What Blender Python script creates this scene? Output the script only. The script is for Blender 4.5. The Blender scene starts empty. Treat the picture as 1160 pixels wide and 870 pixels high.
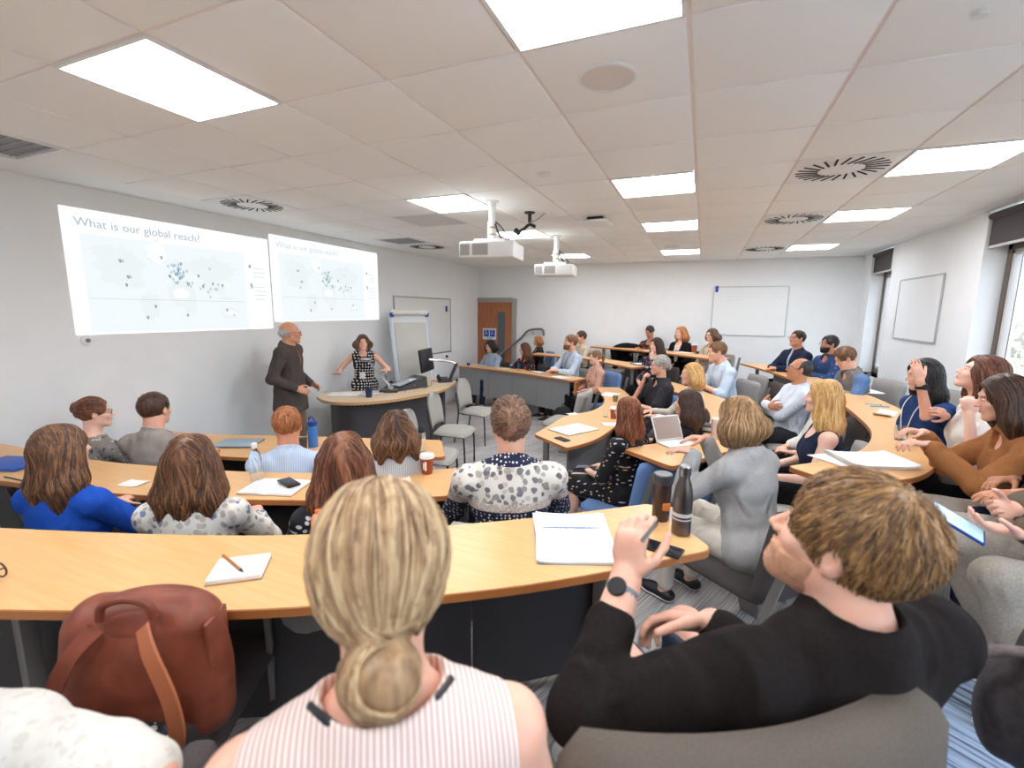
import bpy, bmesh, math, random
import numpy as np
from mathutils import Vector, Matrix, Euler
random.seed(7); np.random.seed(7)
SC = bpy.context.scene
COL = SC.collection
PI = math.pi
CAMZ = 1.88
CEIL = 2.846

# ---------------------------------------------------------------- camera
cam_d = bpy.data.cameras.new('camera'); cam = bpy.data.objects.new('camera', cam_d); COL.objects.link(cam)
F_PX, PITCH, YAW, ROLL = 520.0, .158, .390, .010
cam_d.sensor_width = 36.0; cam_d.lens = 36.0 * F_PX / 1160.0; cam_d.clip_start = .02
cp, sp, cyw, syw = math.cos(PITCH), math.sin(PITCH), math.cos(YAW), math.sin(YAW)
_fw = Vector((-syw * cp, cyw * cp, -sp)); _rt = Vector((cyw, syw, 0)); _up = _rt.cross(_fw)
_r = _rt * math.cos(ROLL) + _up * math.sin(ROLL); _u = -_rt * math.sin(ROLL) + _up * math.cos(ROLL)
cam.matrix_world = Matrix(((_r.x, _u.x, -_fw.x, 0), (_r.y, _u.y, -_fw.y, 0), (_r.z, _u.z, -_fw.z, CAMZ), (0, 0, 0, 1)))
SC.camera = cam
cam_d.dof.use_dof = True; cam_d.dof.focus_distance = 3.6; cam_d.dof.aperture_fstop = 2.6

# ---------------------------------------------------------------- view, world, light levels
SC.view_settings.view_transform = 'Standard'; SC.view_settings.look = 'None'
SC.view_settings.gamma = 1.0; SC.view_settings.use_curve_mapping = False
SC.view_settings.exposure = EXPO = 1.2
SC.cycles.use_denoising = True
SC.cycles.max_bounces = 9; SC.cycles.diffuse_bounces = 7; SC.cycles.glossy_bounces = 3
SC.cycles.transmission_bounces = 6; SC.cycles.transparent_max_bounces = 12
SC.cycles.sample_clamp_indirect = 6.0
PANEL_STRENGTH = 8.5
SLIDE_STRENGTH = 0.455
W = bpy.data.worlds.new('world'); SC.world = W; W.use_nodes = True
nt = W.node_tree; bg = nt.nodes['Background']
sky = nt.nodes.new('ShaderNodeTexSky'); sky.sky_type = 'NISHITA'; sky.sun_elevation = math.radians(48); sky.sun_rotation = math.radians(200)
sky.sun_disc = False; sky.dust_density = 3.0
nt.links.new(sky.outputs[0], bg.inputs[0]); bg.inputs[1].default_value = .55

# ---------------------------------------------------------------- materials
def s2l(c):
    if isinstance(c, str): c = tuple(int(c[i:i+2], 16) / 255 for i in (0, 2, 4))
    return tuple((v / 12.92 if v <= .04045 else ((v + .055) / 1.055) ** 2.4) for v in c[:3]) + (1,)
MATS = {}
class NT:
    """small helper that adds nodes to a material"""
    def __init__(s, m): s.m = m; s.t = m.node_tree; s.b = s.t.nodes['Principled BSDF']
    def n(s, typ, **kw):
        x = s.t.nodes.new(typ)
        for k, v in kw.items():
            if k.startswith('i_'):
                x.inputs[k[2:].replace('_', ' ')].default_value = v
            else: setattr(x, k, v)
        return x
    def l(s, a, b): s.t.links.new(a, b)
    def coord(s, which='Object', scale=(1, 1, 1)):
        c = s.n('ShaderNodeTexCoord'); mp = s.n('ShaderNodeMapping'); mp.inputs['Scale'].default_value = scale
        s.l(c.outputs[which], mp.inputs['Vector']); return mp.outputs[0]
    def ramp(s, fac, stops, interp='LINEAR'):
        r = s.n('ShaderNodeValToRGB'); r.color_ramp.interpolation = interp
        e = r.color_ramp.elements
        while len(e) < len(stops): e.new(.5)
        for k, (p, c) in enumerate(stops): e[k].position = p; e[k].color = s2l(c) if not (isinstance(c, tuple) and len(c) == 4) else c
        s.l(fac, r.inputs[0]); return r.outputs[0]
    def mix(s, fac, a, b, mode='MIX'):
        x = s.n('ShaderNodeMix', data_type='RGBA', blend_type=mode)
        for sock, v in ((x.inputs[0], fac), (x.inputs[6], a), (x.inputs[7], b)):
            if hasattr(v, 'links') or hasattr(v, 'is_linked'): s.l(v, sock)
            elif isinstance(v, (int, float)): sock.default_value = v
            else: sock.default_value = s2l(v)
        return x.outputs[2]
    def bump(s, h, strength=.3, dist=.01):
        b = s.n('ShaderNodeBump'); b.inputs['Strength'].default_value = strength; b.inputs['Distance'].default_value = dist
        s.l(h, b.inputs['Height']); s.l(b.outputs[0], s.b.inputs['Normal'])
def mat(name, color, rough=.6, metal=0, **kw):
    if name in MATS: return MATS[name]
    m = bpy.data.materials.new(name); m.use_nodes = True; b = m.node_tree.nodes['Principled BSDF']
    b.inputs['Base Color'].default_value = s2l(color); b.inputs['Roughness'].default_value = rough; b.inputs['Metallic'].default_value = metal
    m.diffuse_color = s2l(color)
    for k, v in kw.items(): b.inputs[k.replace('_', ' ')].default_value = v
    MATS[name] = m; return m
def m_noisy(name, c1, c2, scale=200, rough=.8, bump=.2, dist=.002, stretch=(1, 1, 1), detail=3):
    if name in MATS: return MATS[name]
    m = mat(name, c1, rough); h = NT(m); v = h.coord('Object', stretch)
    t = h.n('ShaderNodeTexNoise', i_Scale=float(scale), i_Detail=float(detail)); h.l(v, t.inputs['Vector'])
    h.l(h.ramp(t.outputs[0], [(.35, c1), (.65, c2)]), h.b.inputs['Base Color'])
    if bump: h.bump(t.outputs[0], bump, dist)
    return m
def m_emit(name, color, strength):
    if name in MATS: return MATS[name]
    m = mat(name, color if not name.startswith('projected') else '0c0c0c', .5); b = m.node_tree.nodes['Principled BSDF']
    b.inputs['Emission Color'].default_value = s2l(color); b.inputs['Emission Strength'].default_value = strength; return m
def m_stripe(name, c1, c2, period, duty=.5, axis=0, rough=.85, wob=.0):
    if name in MATS: return MATS[name]
    m = mat(name, c1, rough); h = NT(m); c = h.n('ShaderNodeTexCoord'); sx = h.n('ShaderNodeSeparateXYZ'); vec = c.outputs['Object']
    if wob:
        t = h.n('ShaderNodeTexNoise', i_Scale=7.0); h.l(vec, t.inputs['Vector'])
        mv = h.n('ShaderNodeVectorMath', operation='MULTIPLY_ADD'); h.l(t.outputs[1], mv.inputs[0]); mv.inputs[1].default_value = (wob,) * 3; h.l(vec, mv.inputs[2]); vec = mv.outputs[0]
    h.l(vec, sx.inputs[0])
    a = h.n('ShaderNodeMath', operation='DIVIDE'); h.l(sx.outputs[axis], a.inputs[0]); a.inputs[1].default_value = period
    f = h.n('ShaderNodeMath', operation='FRACT'); h.l(a.outputs[0], f.inputs[0])
    h.l(h.ramp(f.outputs[0], [(0, c1), (duty - .1, c1), (duty + .05, c2), (.95, c2), (1, c1)]), h.b.inputs['Base Color'])
    return m
def m_dots(name, base, dots, scale=22, size=.28, rand=.4, rough=.85, second=None):
    """cloth with spots; a second colour turns part of them another colour"""
    if name in MATS: return MATS[name]
    m = mat(name, base, rough); h = NT(m); v0 = h.coord('Object'); sx = h.n('ShaderNodeSeparateXYZ'); h.l(v0, sx.inputs[0])
    ma = h.n('ShaderNodeMath', operation='MULTIPLY_ADD'); h.l(sx.outputs[1], ma.inputs[0]); ma.inputs[1].default_value = .7; h.l(sx.outputs[0], ma.inputs[2])
    cb = h.n('ShaderNodeCombineXYZ'); h.l(ma.outputs[0], cb.inputs[0]); h.l(sx.outputs[2], cb.inputs[1]); v = cb.outputs[0]
    t = h.n('ShaderNodeTexVoronoi', i_Scale=float(scale), i_Randomness=float(rand)); t.voronoi_dimensions = '2D'; h.l(v, t.inputs['Vector'])
    col = h.ramp(t.outputs['Distance'], [(0, (1, 1, 1)), (size, (1, 1, 1)), (size + .05, (0, 0, 0))])
    dc = dots
    if second:
        sp_ = h.n('ShaderNodeSeparateColor'); h.l(t.outputs['Color'], sp_.inputs[0])
        dc = h.ramp(sp_.outputs[0], [(0, dots), (.5, dots), (.51, second)], 'CONSTANT')
    h.l(h.mix(col, base, dc), h.b.inputs['Base Color']); return m
def m_print(name, base, cols, scale=30, rough=.85, wide=.5):
    """cloth with an irregular floral print"""
    if name in MATS: return MATS[name]
    m = mat(name, base, rough); h = NT(m); v = h.coord('Object')
    n0 = h.n('ShaderNodeTexNoise', i_Scale=scale * .8, i_Detail=3.0); h.l(v, n0.inputs['Vector'])
    mv = h.n('ShaderNodeVectorMath', operation='MULTIPLY_ADD'); h.l(n0.outputs[1], mv.inputs[0]); mv.inputs[1].default_value = (.03,) * 3; h.l(v, mv.inputs[2])
    t = h.n('ShaderNodeTexVoronoi', i_Scale=float(scale)); h.l(mv.outputs[0], t.inputs['Vector'])
    s_ = h.n('ShaderNodeSeparateColor'); h.l(t.outputs['Color'], s_.inputs[0])
    stops = [(0, base)]; k = len(cols)
    for i, c in enumerate(cols): stops.append((1 - wide + wide * i / k, c))
    c1 = h.ramp(s_.outputs[0], stops, 'CONSTANT')
    c2 = h.ramp(t.outputs['Distance'], [(0, (1, 1, 1)), (.42, (1, 1, 1)), (.5, (0, 0, 0))])
    h.l(h.mix(c2, base, c1), h.b.inputs['Base Color']); return m
def creases(m, strength=.9, dist=.03, scale=(7, 7, 4)):
    """soft creases on cloth"""
    h = NT(m); v = h.coord('Object', scale); t = h.n('ShaderNodeTexNoise', i_Scale=1.0, i_Detail=3.5, i_Distortion=1.6); h.l(v, t.inputs[0])
    try: t.noise_type = 'RIDGED_MULTIFRACTAL'
    except Exception: pass
    h.bump(t.outputs[0], strength, dist); return m
def m_cloth(name, c, c2=None, rough=.9):
    if name in MATS: return MATS[name]
    m = creases(m_noisy(name, c, c2 or c, 160, rough, 0, .001)); m.node_tree.nodes['Principled BSDF'].inputs['Specular IOR Level'].default_value = .15; return m

# ---------------------------------------------------------------- object helpers
def link(o, parent=None):
    COL.objects.link(o)
    if parent is not None: o.parent = parent
    return o
def tag(o, label=None, cat=None, group=None, kind=None):
    if label: o['label'] = label
    if cat: o['category'] = cat
    if group: o['group'] = group
    if kind: o['kind'] = kind
    return o
def thing(name, label, cat, loc=(0, 0, 0), rz=0, group=None):
    o = bpy.data.objects.new(name, None); link(o); o.location = loc; o.rotation_euler = (0, 0, rz); o.empty_display_size = .1
    return tag(o, label, cat, group)
def copy_tree(o, parent=None):
    c = o.copy(); COL.objects.link(c); c.parent = parent
    for ch in list(o.children): copy_tree(ch, c)
    return c
class MB:
    """collects shapes into one mesh"""
    def __init__(s): s.v = []; s.f = []; s.mi = []; s.sm = []
    def add(s, vs, fs, mi=0, M=None, smooth=False):
        b = len(s.v)
        for p in vs:
            p = Vector(p)
            if M is not None: p = M @ p
            s.v.append(tuple(p))
        for f in fs: s.f.append([b + i for i in f]); s.mi.append(mi); s.sm.append(smooth)
        return s
    def box(s, c, d, mi=0, M=None, bev=0, taper=None):
        x, y, z = c; a, b_, h = d[0] / 2, d[1] / 2, d[2] / 2
        if bev:
            bm = bmesh.new(); bmesh.ops.create_cube(bm, size=1)
            for v in bm.verts: v.co = Vector((v.co.x * 2 * a, v.co.y * 2 * b_, v.co.z * 2 * h))
            bmesh.ops.bevel(bm, geom=list(bm.edges), offset=min(bev, .49 * min(d)), segments=2 if bev < .02 else 3, profile=.5, affect='EDGES')
            vs = [(v.co.x + x, v.co.y + y, v.co.z + z) for v in bm.verts]; bm.verts.index_update()
            fs = [[v.index for v in f.verts] for f in bm.faces]; bm.free()
            return s.add(vs, fs, mi, M, True)
        vs = [(x + i * a, y + j * b_, z + k * h) for k in (-1, 1) for j in (-1, 1) for i in (-1, 1)]
        return s.add(vs, [(0, 2, 3, 1), (4, 5, 7, 6), (0, 1, 5, 4), (2, 6, 7, 3), (0, 4, 6, 2), (1, 3, 7, 5)], mi, M)
    def tube(s, pts, r, n=10, mi=0, M=None, caps=True):
        pts = [Vector(p) for p in pts]; rr = r if isinstance(r, (list, tuple)) else [r] * len(pts)
        vs = []; fs = []; up = None
        for i, p in enumerate(pts):
            d = (pts[min(i + 1, len(pts) - 1)] - pts[max(i - 1, 0)]).normalized()
            if up is None: up = Vector((0, 0, 1)) if abs(d.z) < .9 else Vector((1, 0, 0))
            a = d.cross(up).normalized(); b_ = a.cross(d).normalized(); up = b_
            for k in range(n):
                t = 2 * PI * k / n; vs.append(p + (a * math.cos(t) + b_ * math.sin(t)) * rr[i])
        for i in range(len(pts) - 1):
            for k in range(n): fs.append((i * n + k, i * n + (k + 1) % n, (i + 1) * n + (k + 1) % n, (i + 1) * n + k))
        if caps: fs.append(tuple(range(n))[::-1]); fs.append(tuple(range((len(pts) - 1) * n, len(pts) * n)))
        return s.add(vs, fs, mi, M, True)
    def lathe(s, prof, c=(0, 0, 0), n=24, mi=0, M=None):
        vs = []; fs = []
        for r, z in prof:
            for k in range(n): t = 2 * PI * k / n; vs.append((c[0] + r * math.cos(t), c[1] + r * math.sin(t), c[2] + z))
        m_ = len(prof)
        for i in range(m_ - 1):
            for k in range(n): fs.append((i * n + k, i * n + (k + 1) % n, (i + 1) * n + (k + 1) % n, (i + 1) * n + k))
        if prof[0][0] > 1e-4: fs.append(tuple(range(n))[::-1])
        if prof[-1][0] > 1e-4: fs.append(tuple(range((m_ - 1) * n, m_ * n)))
        return s.add(vs, fs, mi, M, True)
    def prism(s, poly, z0, z1, mi=0, M=None, mi_side=None):
        n = len(poly); vs = [(x, y, z0) for x, y in poly] + [(x, y, z1) for x, y in poly]
        s.add(vs, [tuple(range(n))[::-1], tuple(range(n, 2 * n))], mi, M)
        return s.add(vs, [(i, (i + 1) % n, n + (i + 1) % n, n + i) for i in range(n)], mi if mi_side is None else mi_side, M)
    def build(s, name, mats, parent=None, auto=35):
        me = bpy.data.meshes.new(name); me.from_pydata(s.v, [], s.f)
        if not isinstance(mats, (list, tuple)): mats = [mats]
        for m in mats: me.materials.append(m)
        me.polygons.foreach_set('material_index', s.mi); me.polygons.foreach_set('use_smooth', s.sm)
        me.update()
        if any(s.sm):
            try: me.set_sharp_from_angle(angle=math.radians(auto))
            except Exception: pass
        return link(bpy.data.objects.new(name, me), parent)
def R3(x=0, y=0, z=0): return Euler((x, y, z)).to_matrix().to_4x4()
def T3(*p): return Matrix.Translation(p)
def bez(p0, p1, p2, n=12):
    p0, p1, p2 = Vector(p0), Vector(p1), Vector(p2)
    return [(1 - t) ** 2 * p0 + 2 * t * (1 - t) * p1 + t * t * p2 for t in [i / n for i in range(n + 1)]]
def spline(pts, n=8):
    """Catmull-Rom through the points"""
    P = [Vector(p) for p in pts]; out = []
    for i in range(len(P) - 1):
        a, b, c, d = P[max(i - 1, 0)], P[i], P[i + 1], P[min(i + 2, len(P) - 1)]
        for k in range(n):
            t = k / n
            out.append(.5 * ((2 * b) + (c - a) * t + (2 * a - 5 * b + 4 * c - d) * t * t + (3 * b - a - 3 * c + d) * t ** 3))
    out.append(P[-1]); return out
def text(name, body, size, m, loc, rot, parent=None, extrude=.001, align='LEFT'):
    cu = bpy.data.curves.new(name, 'FONT'); cu.body = body; cu.size = size; cu.extrude = extrude; cu.align_x = align; cu.resolution_u = 3
    cu.materials.append(m); tmp = bpy.data.objects.new(name, cu); me = bpy.data.meshes.new_from_object(tmp); bpy.data.objects.remove(tmp)
    o = link(bpy.data.objects.new(name, me), parent); o.location = loc; o.rotation_euler = rot; return o
# ================================================================ the room
XL, XR, YB, YF = -4.75, 2.42, 9.5, -2.2
GX0, GY0, TS = -.714, 1.7685, .6
m_wall = m_noisy('wall_paint', 'f0f1f1', 'edefef', 6, .75, .05, .001)
m_ceil = m_noisy('ceiling_tile_white', 'f8f8f5', 'f3f3ef', 700, .9, .25, .0006, detail=2)
m_grid = mat('ceiling_grid_metal', 'efe4de', .5)
m_gridw = mat('ceiling_margin_plaster', 'eef1f1', .8)
m_white = mat('white_plastic', 'e9e9e6', .4)
m_black = mat('black_plastic', '17171a', .45)
m_dark = mat('dark_grey_metal', '3c3a3c', .5, .3)
m_steel = mat('brushed_steel', '8d8d8f', .28, 1)
m_chrome = mat('chrome', 'c9cacc', .12, 1)
m_panel = m_emit('light_panel', 'f4f8ff', PANEL_STRENGTH)

# carpet in planks, streaked
m_carpet = mat('carpet_planks', '8d8987', .95); h = NT(m_carpet)
v = h.coord('Object', (1, 1, 1))
br = h.n('ShaderNodeTexBrick', i_Scale=1.0); br.offset = .5; br.inputs['Brick Width'].default_value = 1.0; br.inputs['Row Height'].default_value = .25
br.inputs['Mortar Size'].default_value = .003; br.inputs['Mortar Smooth'].default_value = .2
br.inputs['Color1'].default_value = s2l('aeaaa7'); br.inputs['Color2'].default_value = s2l('96928f'); br.inputs['Mortar'].default_value = s2l('6a6664')
rot = h.n('ShaderNodeMapping'); rot.inputs['Rotation'].default_value = (0, 0, math.radians(112)); h.l(v, rot.inputs[0]); h.l(rot.outputs[0], br.inputs[0])
st = h.n('ShaderNodeMapping'); st.inputs['Scale'].default_value = (2.2, 150, 1); h.l(rot.outputs[0], st.inputs[0])
ns = h.n('ShaderNodeTexNoise', i_Scale=1.0, i_Detail=2.0); h.l(st.outputs[0], ns.inputs[0])
c_ = h.ramp(ns.outputs[0], [(.36, '6c6664'), (.5, 'b4b0ad'), (.64, 'd0ccc8')])
h.l(h.mix(.62, br.outputs[0], c_), h.b.inputs['Base Color']); h.bump(ns.outputs[0], .3, .002)
m_carpet2 = mat('blue_grey_carpet', '7f93ab', .95); h = NT(m_carpet2); v = h.coord('Object')
rot = h.n('ShaderNodeMapping'); rot.inputs['Rotation'].default_value = (0, 0, math.radians(35)); h.l(v, rot.inputs[0])
st = h.n('ShaderNodeMapping'); st.inputs['Scale'].default_value = (4, 60, 1); h.l(rot.outputs[0], st.inputs[0])
ns = h.n('ShaderNodeTexNoise', i_Scale=1.0, i_Detail=4.0); h.l(st.outputs[0], ns.inputs[0])
h.l(h.ramp(ns.outputs[0], [(.36, '4a5160'), (.46, '8697ad'), (.62, 'a9bbd2')]), h.b.inputs['Base Color']); h.bump(ns.outputs[0], .3, .002)

def struct(o): o['kind'] = 'structure'; return o
mb = MB(); mb.box(((XL + XR) / 2, (YB + YF) / 2, -.05), (XR - XL + .4, YB - YF + .4, .1)); struct(mb.build('floor', m_carpet))
mb = MB(); mb.box((XL - .1, (YB + YF) / 2, CEIL / 2), (.2, YB - YF + .4, CEIL + .2)); struct(mb.build('wall_left', m_wall))
mb = MB(); mb.box(((XL + XR) / 2, YB + .1, CEIL / 2), (XR - XL + .4, .2, CEIL + .2)); struct(mb.build('wall_back', m_wall))
mb = MB(); mb.box(((XL + XR) / 2, YF - .1, CEIL / 2), (XR - XL + .4, .2, CEIL + .2)); struct(mb.build('wall_rear', m_wall))
# right wall with two window openings, the last one added unseen for more daylight (Y ranges), sill 1.0, head at ceiling box
WINS = [(3.6, 5.88), (8.22, 9.12), (-1.7, 2.6)]
SILL, HEAD, WT = .95, CEIL, .32
mb = MB()
ys = [YF] + [y for w in sorted(WINS) for y in w] + [YB]
for k in range(0, len(ys), 2): mb.box((XR + WT / 2, (ys[k] + ys[k + 1]) / 2, CEIL / 2), (WT, ys[k + 1] - ys[k], CEIL + .2))
for a, b in WINS: mb.box((XR + WT / 2, (a + b) / 2, SILL / 2), (WT, b - a, SILL))
struct(mb.build('wall_right', m_wall))
m_frame = mat('window_frame_bronze', '6f6359', .4, .4); m_inner = mat('window_frame_pale', 'c8c6c2', .4)
m_glass = mat('window_glass', 'ffffff', .02); m_glass.node_tree.nodes['Principled BSDF'].inputs['Transmission Weight'].default_value = 1
m_glass.node_tree.nodes['Principled BSDF'].inputs['IOR'].default_value = 1.05
m_blind = m_noisy('blind_fabric', '4b4547', '544d4f', 300, .8)
for k, (a, b) in enumerate(WINS):
    w = thing('window_%d' % (k + 1), None, None, (XR + .22, (a + b) / 2, SILL)); struct(w)
    hw = (b - a) / 2; hh = CEIL - .02 - SILL
    mb = MB()
    for s_ in (-1, 1): mb.box((0, s_ * (hw - .035), hh / 2), (.09, .07, hh), bev=.004)
    mb.box((0, 0, .035), (.09, b - a, .07), bev=.004); mb.box((0, 0, hh - .17), (.09, b - a, .34), bev=.004)
    if k == 0: mb.box((0, .1, hh / 2), (.08, .07, hh), bev=.004)
    mb.build('window_frame', m_frame, w)
    mb = MB()
    spans = [(-hw + .07, .065), (.135, hw - .07)] if k == 0 else [(-hw + .07, hw - .07)]
    for y0, y1 in spans:
        for yy in (y0 + .02, y1 - .02): mb.box((-.01, yy, (hh - .34) / 2 + .03), (.05, .04, hh - .42), bev=.003)
        mb.box((-.01, (y0 + y1) / 2, .09), (.05, y1 - y0, .04), bev=.003); mb.box((-.01, (y0 + y1) / 2, hh - .36), (.05, y1 - y0, .04), bev=.003)
    mb.build('window_sash', m_inner, w)
    mb = MB()
    for y0, y1 in spans: mb.box((.01, (y0 + y1) / 2, hh / 2 - .1), (.008, y1 - y0 - .07, hh - .5))
    mb.build('window_pane', m_glass, w)
    mb = MB(); mb.box((-.13, 0, -.012), (.22, b - a, .024), bev=.004); mb.build('window_sill', m_white, w)
    bl = thing('roller_blind', 'dark grey roller blind raised above the %s window of the right wall' % ('near wide', 'far narrow', 'added unseen')[k], 'blind', (XR + .03, (a + b) / 2, CEIL - .30), 0, None)
    mb = MB(); mb.box((.0, 0, .13), (.012, b - a - .03, .30)); mb.build('blind_fabric', m_blind, bl)
    mb = MB(); mb.tube([(-.01, -hw + .012, .25), (-.01, hw - .012, .25)], .032, 14); mb.build('roller', m_blind, bl)
    mb = MB(); mb.box((0, 0, -.03), (.02, b - a - .03, .025), bev=.004); mb.build('bottom_bar', m_inner, bl)
    mb = MB(); mb.box((-.022, 0, .14), (.01, .02, .38)); 
    for s_ in (-1, 1):
        mb2 = MB(); mb2.box((-.02, s_ * (hw - .005), .14), (.035, .03, .36), bev=.005); mb2.build('side_channel', m_white, bl)

# foliage outside
m_leaf = m_noisy('garden_leaves', 'aebf9a', 'd9e2cc', 8, .7, 0)
def bush(x, y, h_, r, lab, n=900):
    t = thing('garden_shrub', lab, 'shrub', (x, y, 0), 0, None); rs = np.random.RandomState(int(x * 10 + y))
    mb = MB()
    for i in range(n):
        d = rs.normal(size=3); d /= np.linalg.norm(d); q = Vector(d * r * rs.uniform(.75, 1.05)); q.z = q.z * h_ / (2 * r) + h_ / 2
        a, b = Vector(rs.normal(size=3)).normalized() * .13, Vector(rs.normal(size=3)).normalized() * .1
        mb.add([q - a, q + b, q + a, q - b], [(0, 1, 2, 3)])
    mb.build('foliage', m_leaf, t)
    mb = MB(); mb.tube([(0, 0, 0), (0, 0, h_ * .6)], .08, 8); mb.build('stem', mat('bark', '6b5c4c', .9), t)
bush(6.2, 9.0, 4.4, 1.7, 'pale green leafy tree seen through the near wide window, far one'); bush(5.6, 5.2, 4.6, 1.6, 'pale green leafy tree seen through the near wide window, nearer one')
bush(6.5, 15.5, 4.5, 2.0, 'leafy tree glimpsed through the far narrow window')
mb = MB(); mb.box((12, 8, -.6), (18, 30, .1)); struct(mb.build('ground', m_noisy('outside_paving', 'a5a39c', '8f9488', 3, .9)))

# raised tiers (top heights .165 and .33)
def tier(name, pts, z0, z1, m=m_carpet, nose=True):
    mb = MB(); mb.prism(pts, z0, z1); o = struct(mb.build(name, m)); return o
T1P = [(XL, 1.70), (-3.65, 1.62), (-3.1, 1.70), (-2.35, 1.93), (-1.62, 2.27), (-1.08, 2.72), (-.72, 3.05), (-.50, 3.5), (-.40, 4.2), (-.35, 5.0), (-.45, 6.0), (-.75, 6.9), (-1.1, 7.05), (-1.9, 7.5), (-2.7, 7.85), (-3.3, 8.15), (-3.75, 8.5), (-4.0, 9.49)]
T2P = [(XL, .72), (-2.36, .73), (-1.41, 1.08), (-.7, 1.51), (-.12, 1.96), (.42, 2.72), (.85, 3.45), (1.08, 4.4), (1.14, 5.5), (1.0, 6.55), (.78, 7.4), (.5, 8.0), (-.1, 8.0), (-.9, 8.6), (-2.0, 9.05), (-3.0, 9.2), (-3.6, 9.49)]
tier('floor_tier_1', T1P + [(XR, 9.49), (XR, YF), (XL, YF)], 0, .165)
tier('floor_tier_2', T2P + [(XR, 9.49), (XR, YF), (XL, YF)], .165, .33)
mb = MB(); mb.prism([(.50, 1.2), (.78, 1.95), (1.25, 2.6), (2.0, 3.2), (2.4, 3.2), (2.4, -.5), (.50, -.5)], .33, .336); struct(mb.build('floor_aisle', m_carpet2))

# skirting
for nm, c, d in (('baseboard_left', (XL + .01, (YB + YF) / 2, .05), (.02, YB - YF, .1)), ('baseboard_back', ((-3.6 + XR) / 2, YB - .01, .38), (XR + 3.6, .02, .1))):
    mb = MB(); mb.box(c, d, bev=.003); struct(mb.build(nm, m_white))

# ceiling: tiles hung in a metal grid
LIGHTS = [(-3, -1), (0, -1), (3, 3), (0, 3), (-3, 3), (0, 6), (-3, 6), (3, 6), (3, 10), (-3, 10), (0, 10), (3, -1), (-3, -4), (0, -4), (3, -4)]
SWIRLS = [(2, 3), (2, 6), (2, 10), (-6, 2), (-6, 7)]
GRILLE = [(-6, -1), (-6, 6)]
mb = MB(); mb.box(((XL + XR) / 2, (YB + YF) / 2, CEIL + .11), (XR - XL + .4, YB - YF + .4, .1)); struct(mb.build('ceiling_slab', m_gridw))
mb = MB()
jmin, jmax = -6, 12
gx = lambda i: GX0 + TS * i
gy = lambda j: GY0 + TS * j
for i in range(-6, 5):
    for j in range(jmin, jmax + 1):
        if (i, j) in LIGHTS or (i, j) in SWIRLS or (i, j) in GRILLE: continue
        y1 = min(gy(j + 1), YB); y0 = max(gy(j), YF)
        if y1 - y0 < .1: continue
        mb.box((gx(i) + .3, (y0 + y1) / 2, CEIL + .004), (TS - .017, y1 - y0 - .017, .014), bev=.004)
struct(mb.build('ceiling', m_ceil))
mb = MB()
for i in range(-6, 6): mb.box((gx(i), (gy(jmin) + YB) / 2, CEIL + .015), (.024, YB - gy(jmin), .02))
for j in range(jmin, jmax + 1): mb.box(((gx(-6) + gx(5)) / 2, gy(j), CEIL + .0145), (gx(5) - gx(-6), .024, .02))
struct(mb.build('ceiling_grid', m_grid))
mb = MB()
mb.box(((XL + gx(-6)) / 2, (YB + YF) / 2, CEIL + .02), (gx(-6) - XL, YB - YF, .04)); mb.box(((XR + gx(5)) / 2, (YB + YF) / 2, CEIL + .02), (XR - gx(5), YB - YF, .04))
mb.box(((XL + XR) / 2, (gy(jmin) + YF) / 2, CEIL + .03), (XR - XL, gy(jmin) - YF, .04))
struct(mb.build('ceiling_margin', m_gridw))
RN = {-1: 'front row above the nearest desks', 3: 'second row', 6: 'third row', 10: 'farthest row by the back wall', -4: 'row behind the camera'}
CN = {-3: 'screen-wall side', 0: 'middle line', 3: 'window side'}
L0 = None
for (i, j) in LIGHTS:
    lab = 'square white ceiling light panel, %s, %s' % (CN[i], RN[j])
    if L0 is None:
        L0 = t = thing('ceiling_light', lab, 'ceiling light', (gx(i) + .3, gy(j) + .3, CEIL), 0, 'ceiling light panels')
        mb = MB()
        for s_ in (-1, 1): mb.box((s_ * .288, 0, .0), (.014, .59, .02)); mb.box((0, s_ * .288, 0), (.56, .014, .02))
        mb.box((0, 0, .03), (.59, .59, .02)); mb.build('frame', m_white, t)
        for y0, y1 in ((-.28, -.062), (-.06, .06), (.062, .28)):
            mb = MB(); mb.box((0, (y0 + y1) / 2, .006), (.56, y1 - y0, .012)); mb.build('diffuser', m_panel, t)
    else:
        t = copy_tree(L0); t.location = (gx(i) + .3, gy(j) + .3, CEIL); t['label'] = lab
m_slot = mat('vent_slot_dark', '0c0c0d', .8)
SW = None
SL = {(2, 3): 'nearest of the three on the window side', (2, 6): 'middle of the three on the window side', (2, 10): 'farthest one on the window side, by the back wall', (-6, 2): 'above the projected slides', (-6, 7): 'over the lectern end of the screen wall'}
for (i, j) in SWIRLS:
    lab = 'square swirl air diffuser, ' + SL[(i, j)]
    if SW is None:
        SW = t = thing('swirl_diffuser', lab, 'air vent', (gx(i) + .3, gy(j) + .3, CEIL), 0, 'swirl air diffusers')
        mb = MB(); mb.box((0, 0, .0), (.585, .585, .012), bev=.003); mb.build('face_plate', m_white, t)
        for k in range(24):
            a = 2 * PI * k / 24
            mb = MB(); M = R3(0, 0, a) @ T3(.195, .035, -.0075) @ R3(0, 0, .42)
            mb.box((0, 0, 0), (.135, .012, .004), 0, M); mb.build('slot', m_slot, t)
    else:
        t = copy_tree(SW); t.location = (gx(i) + .3, gy(j) + .3, CEIL); t['label'] = lab
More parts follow.
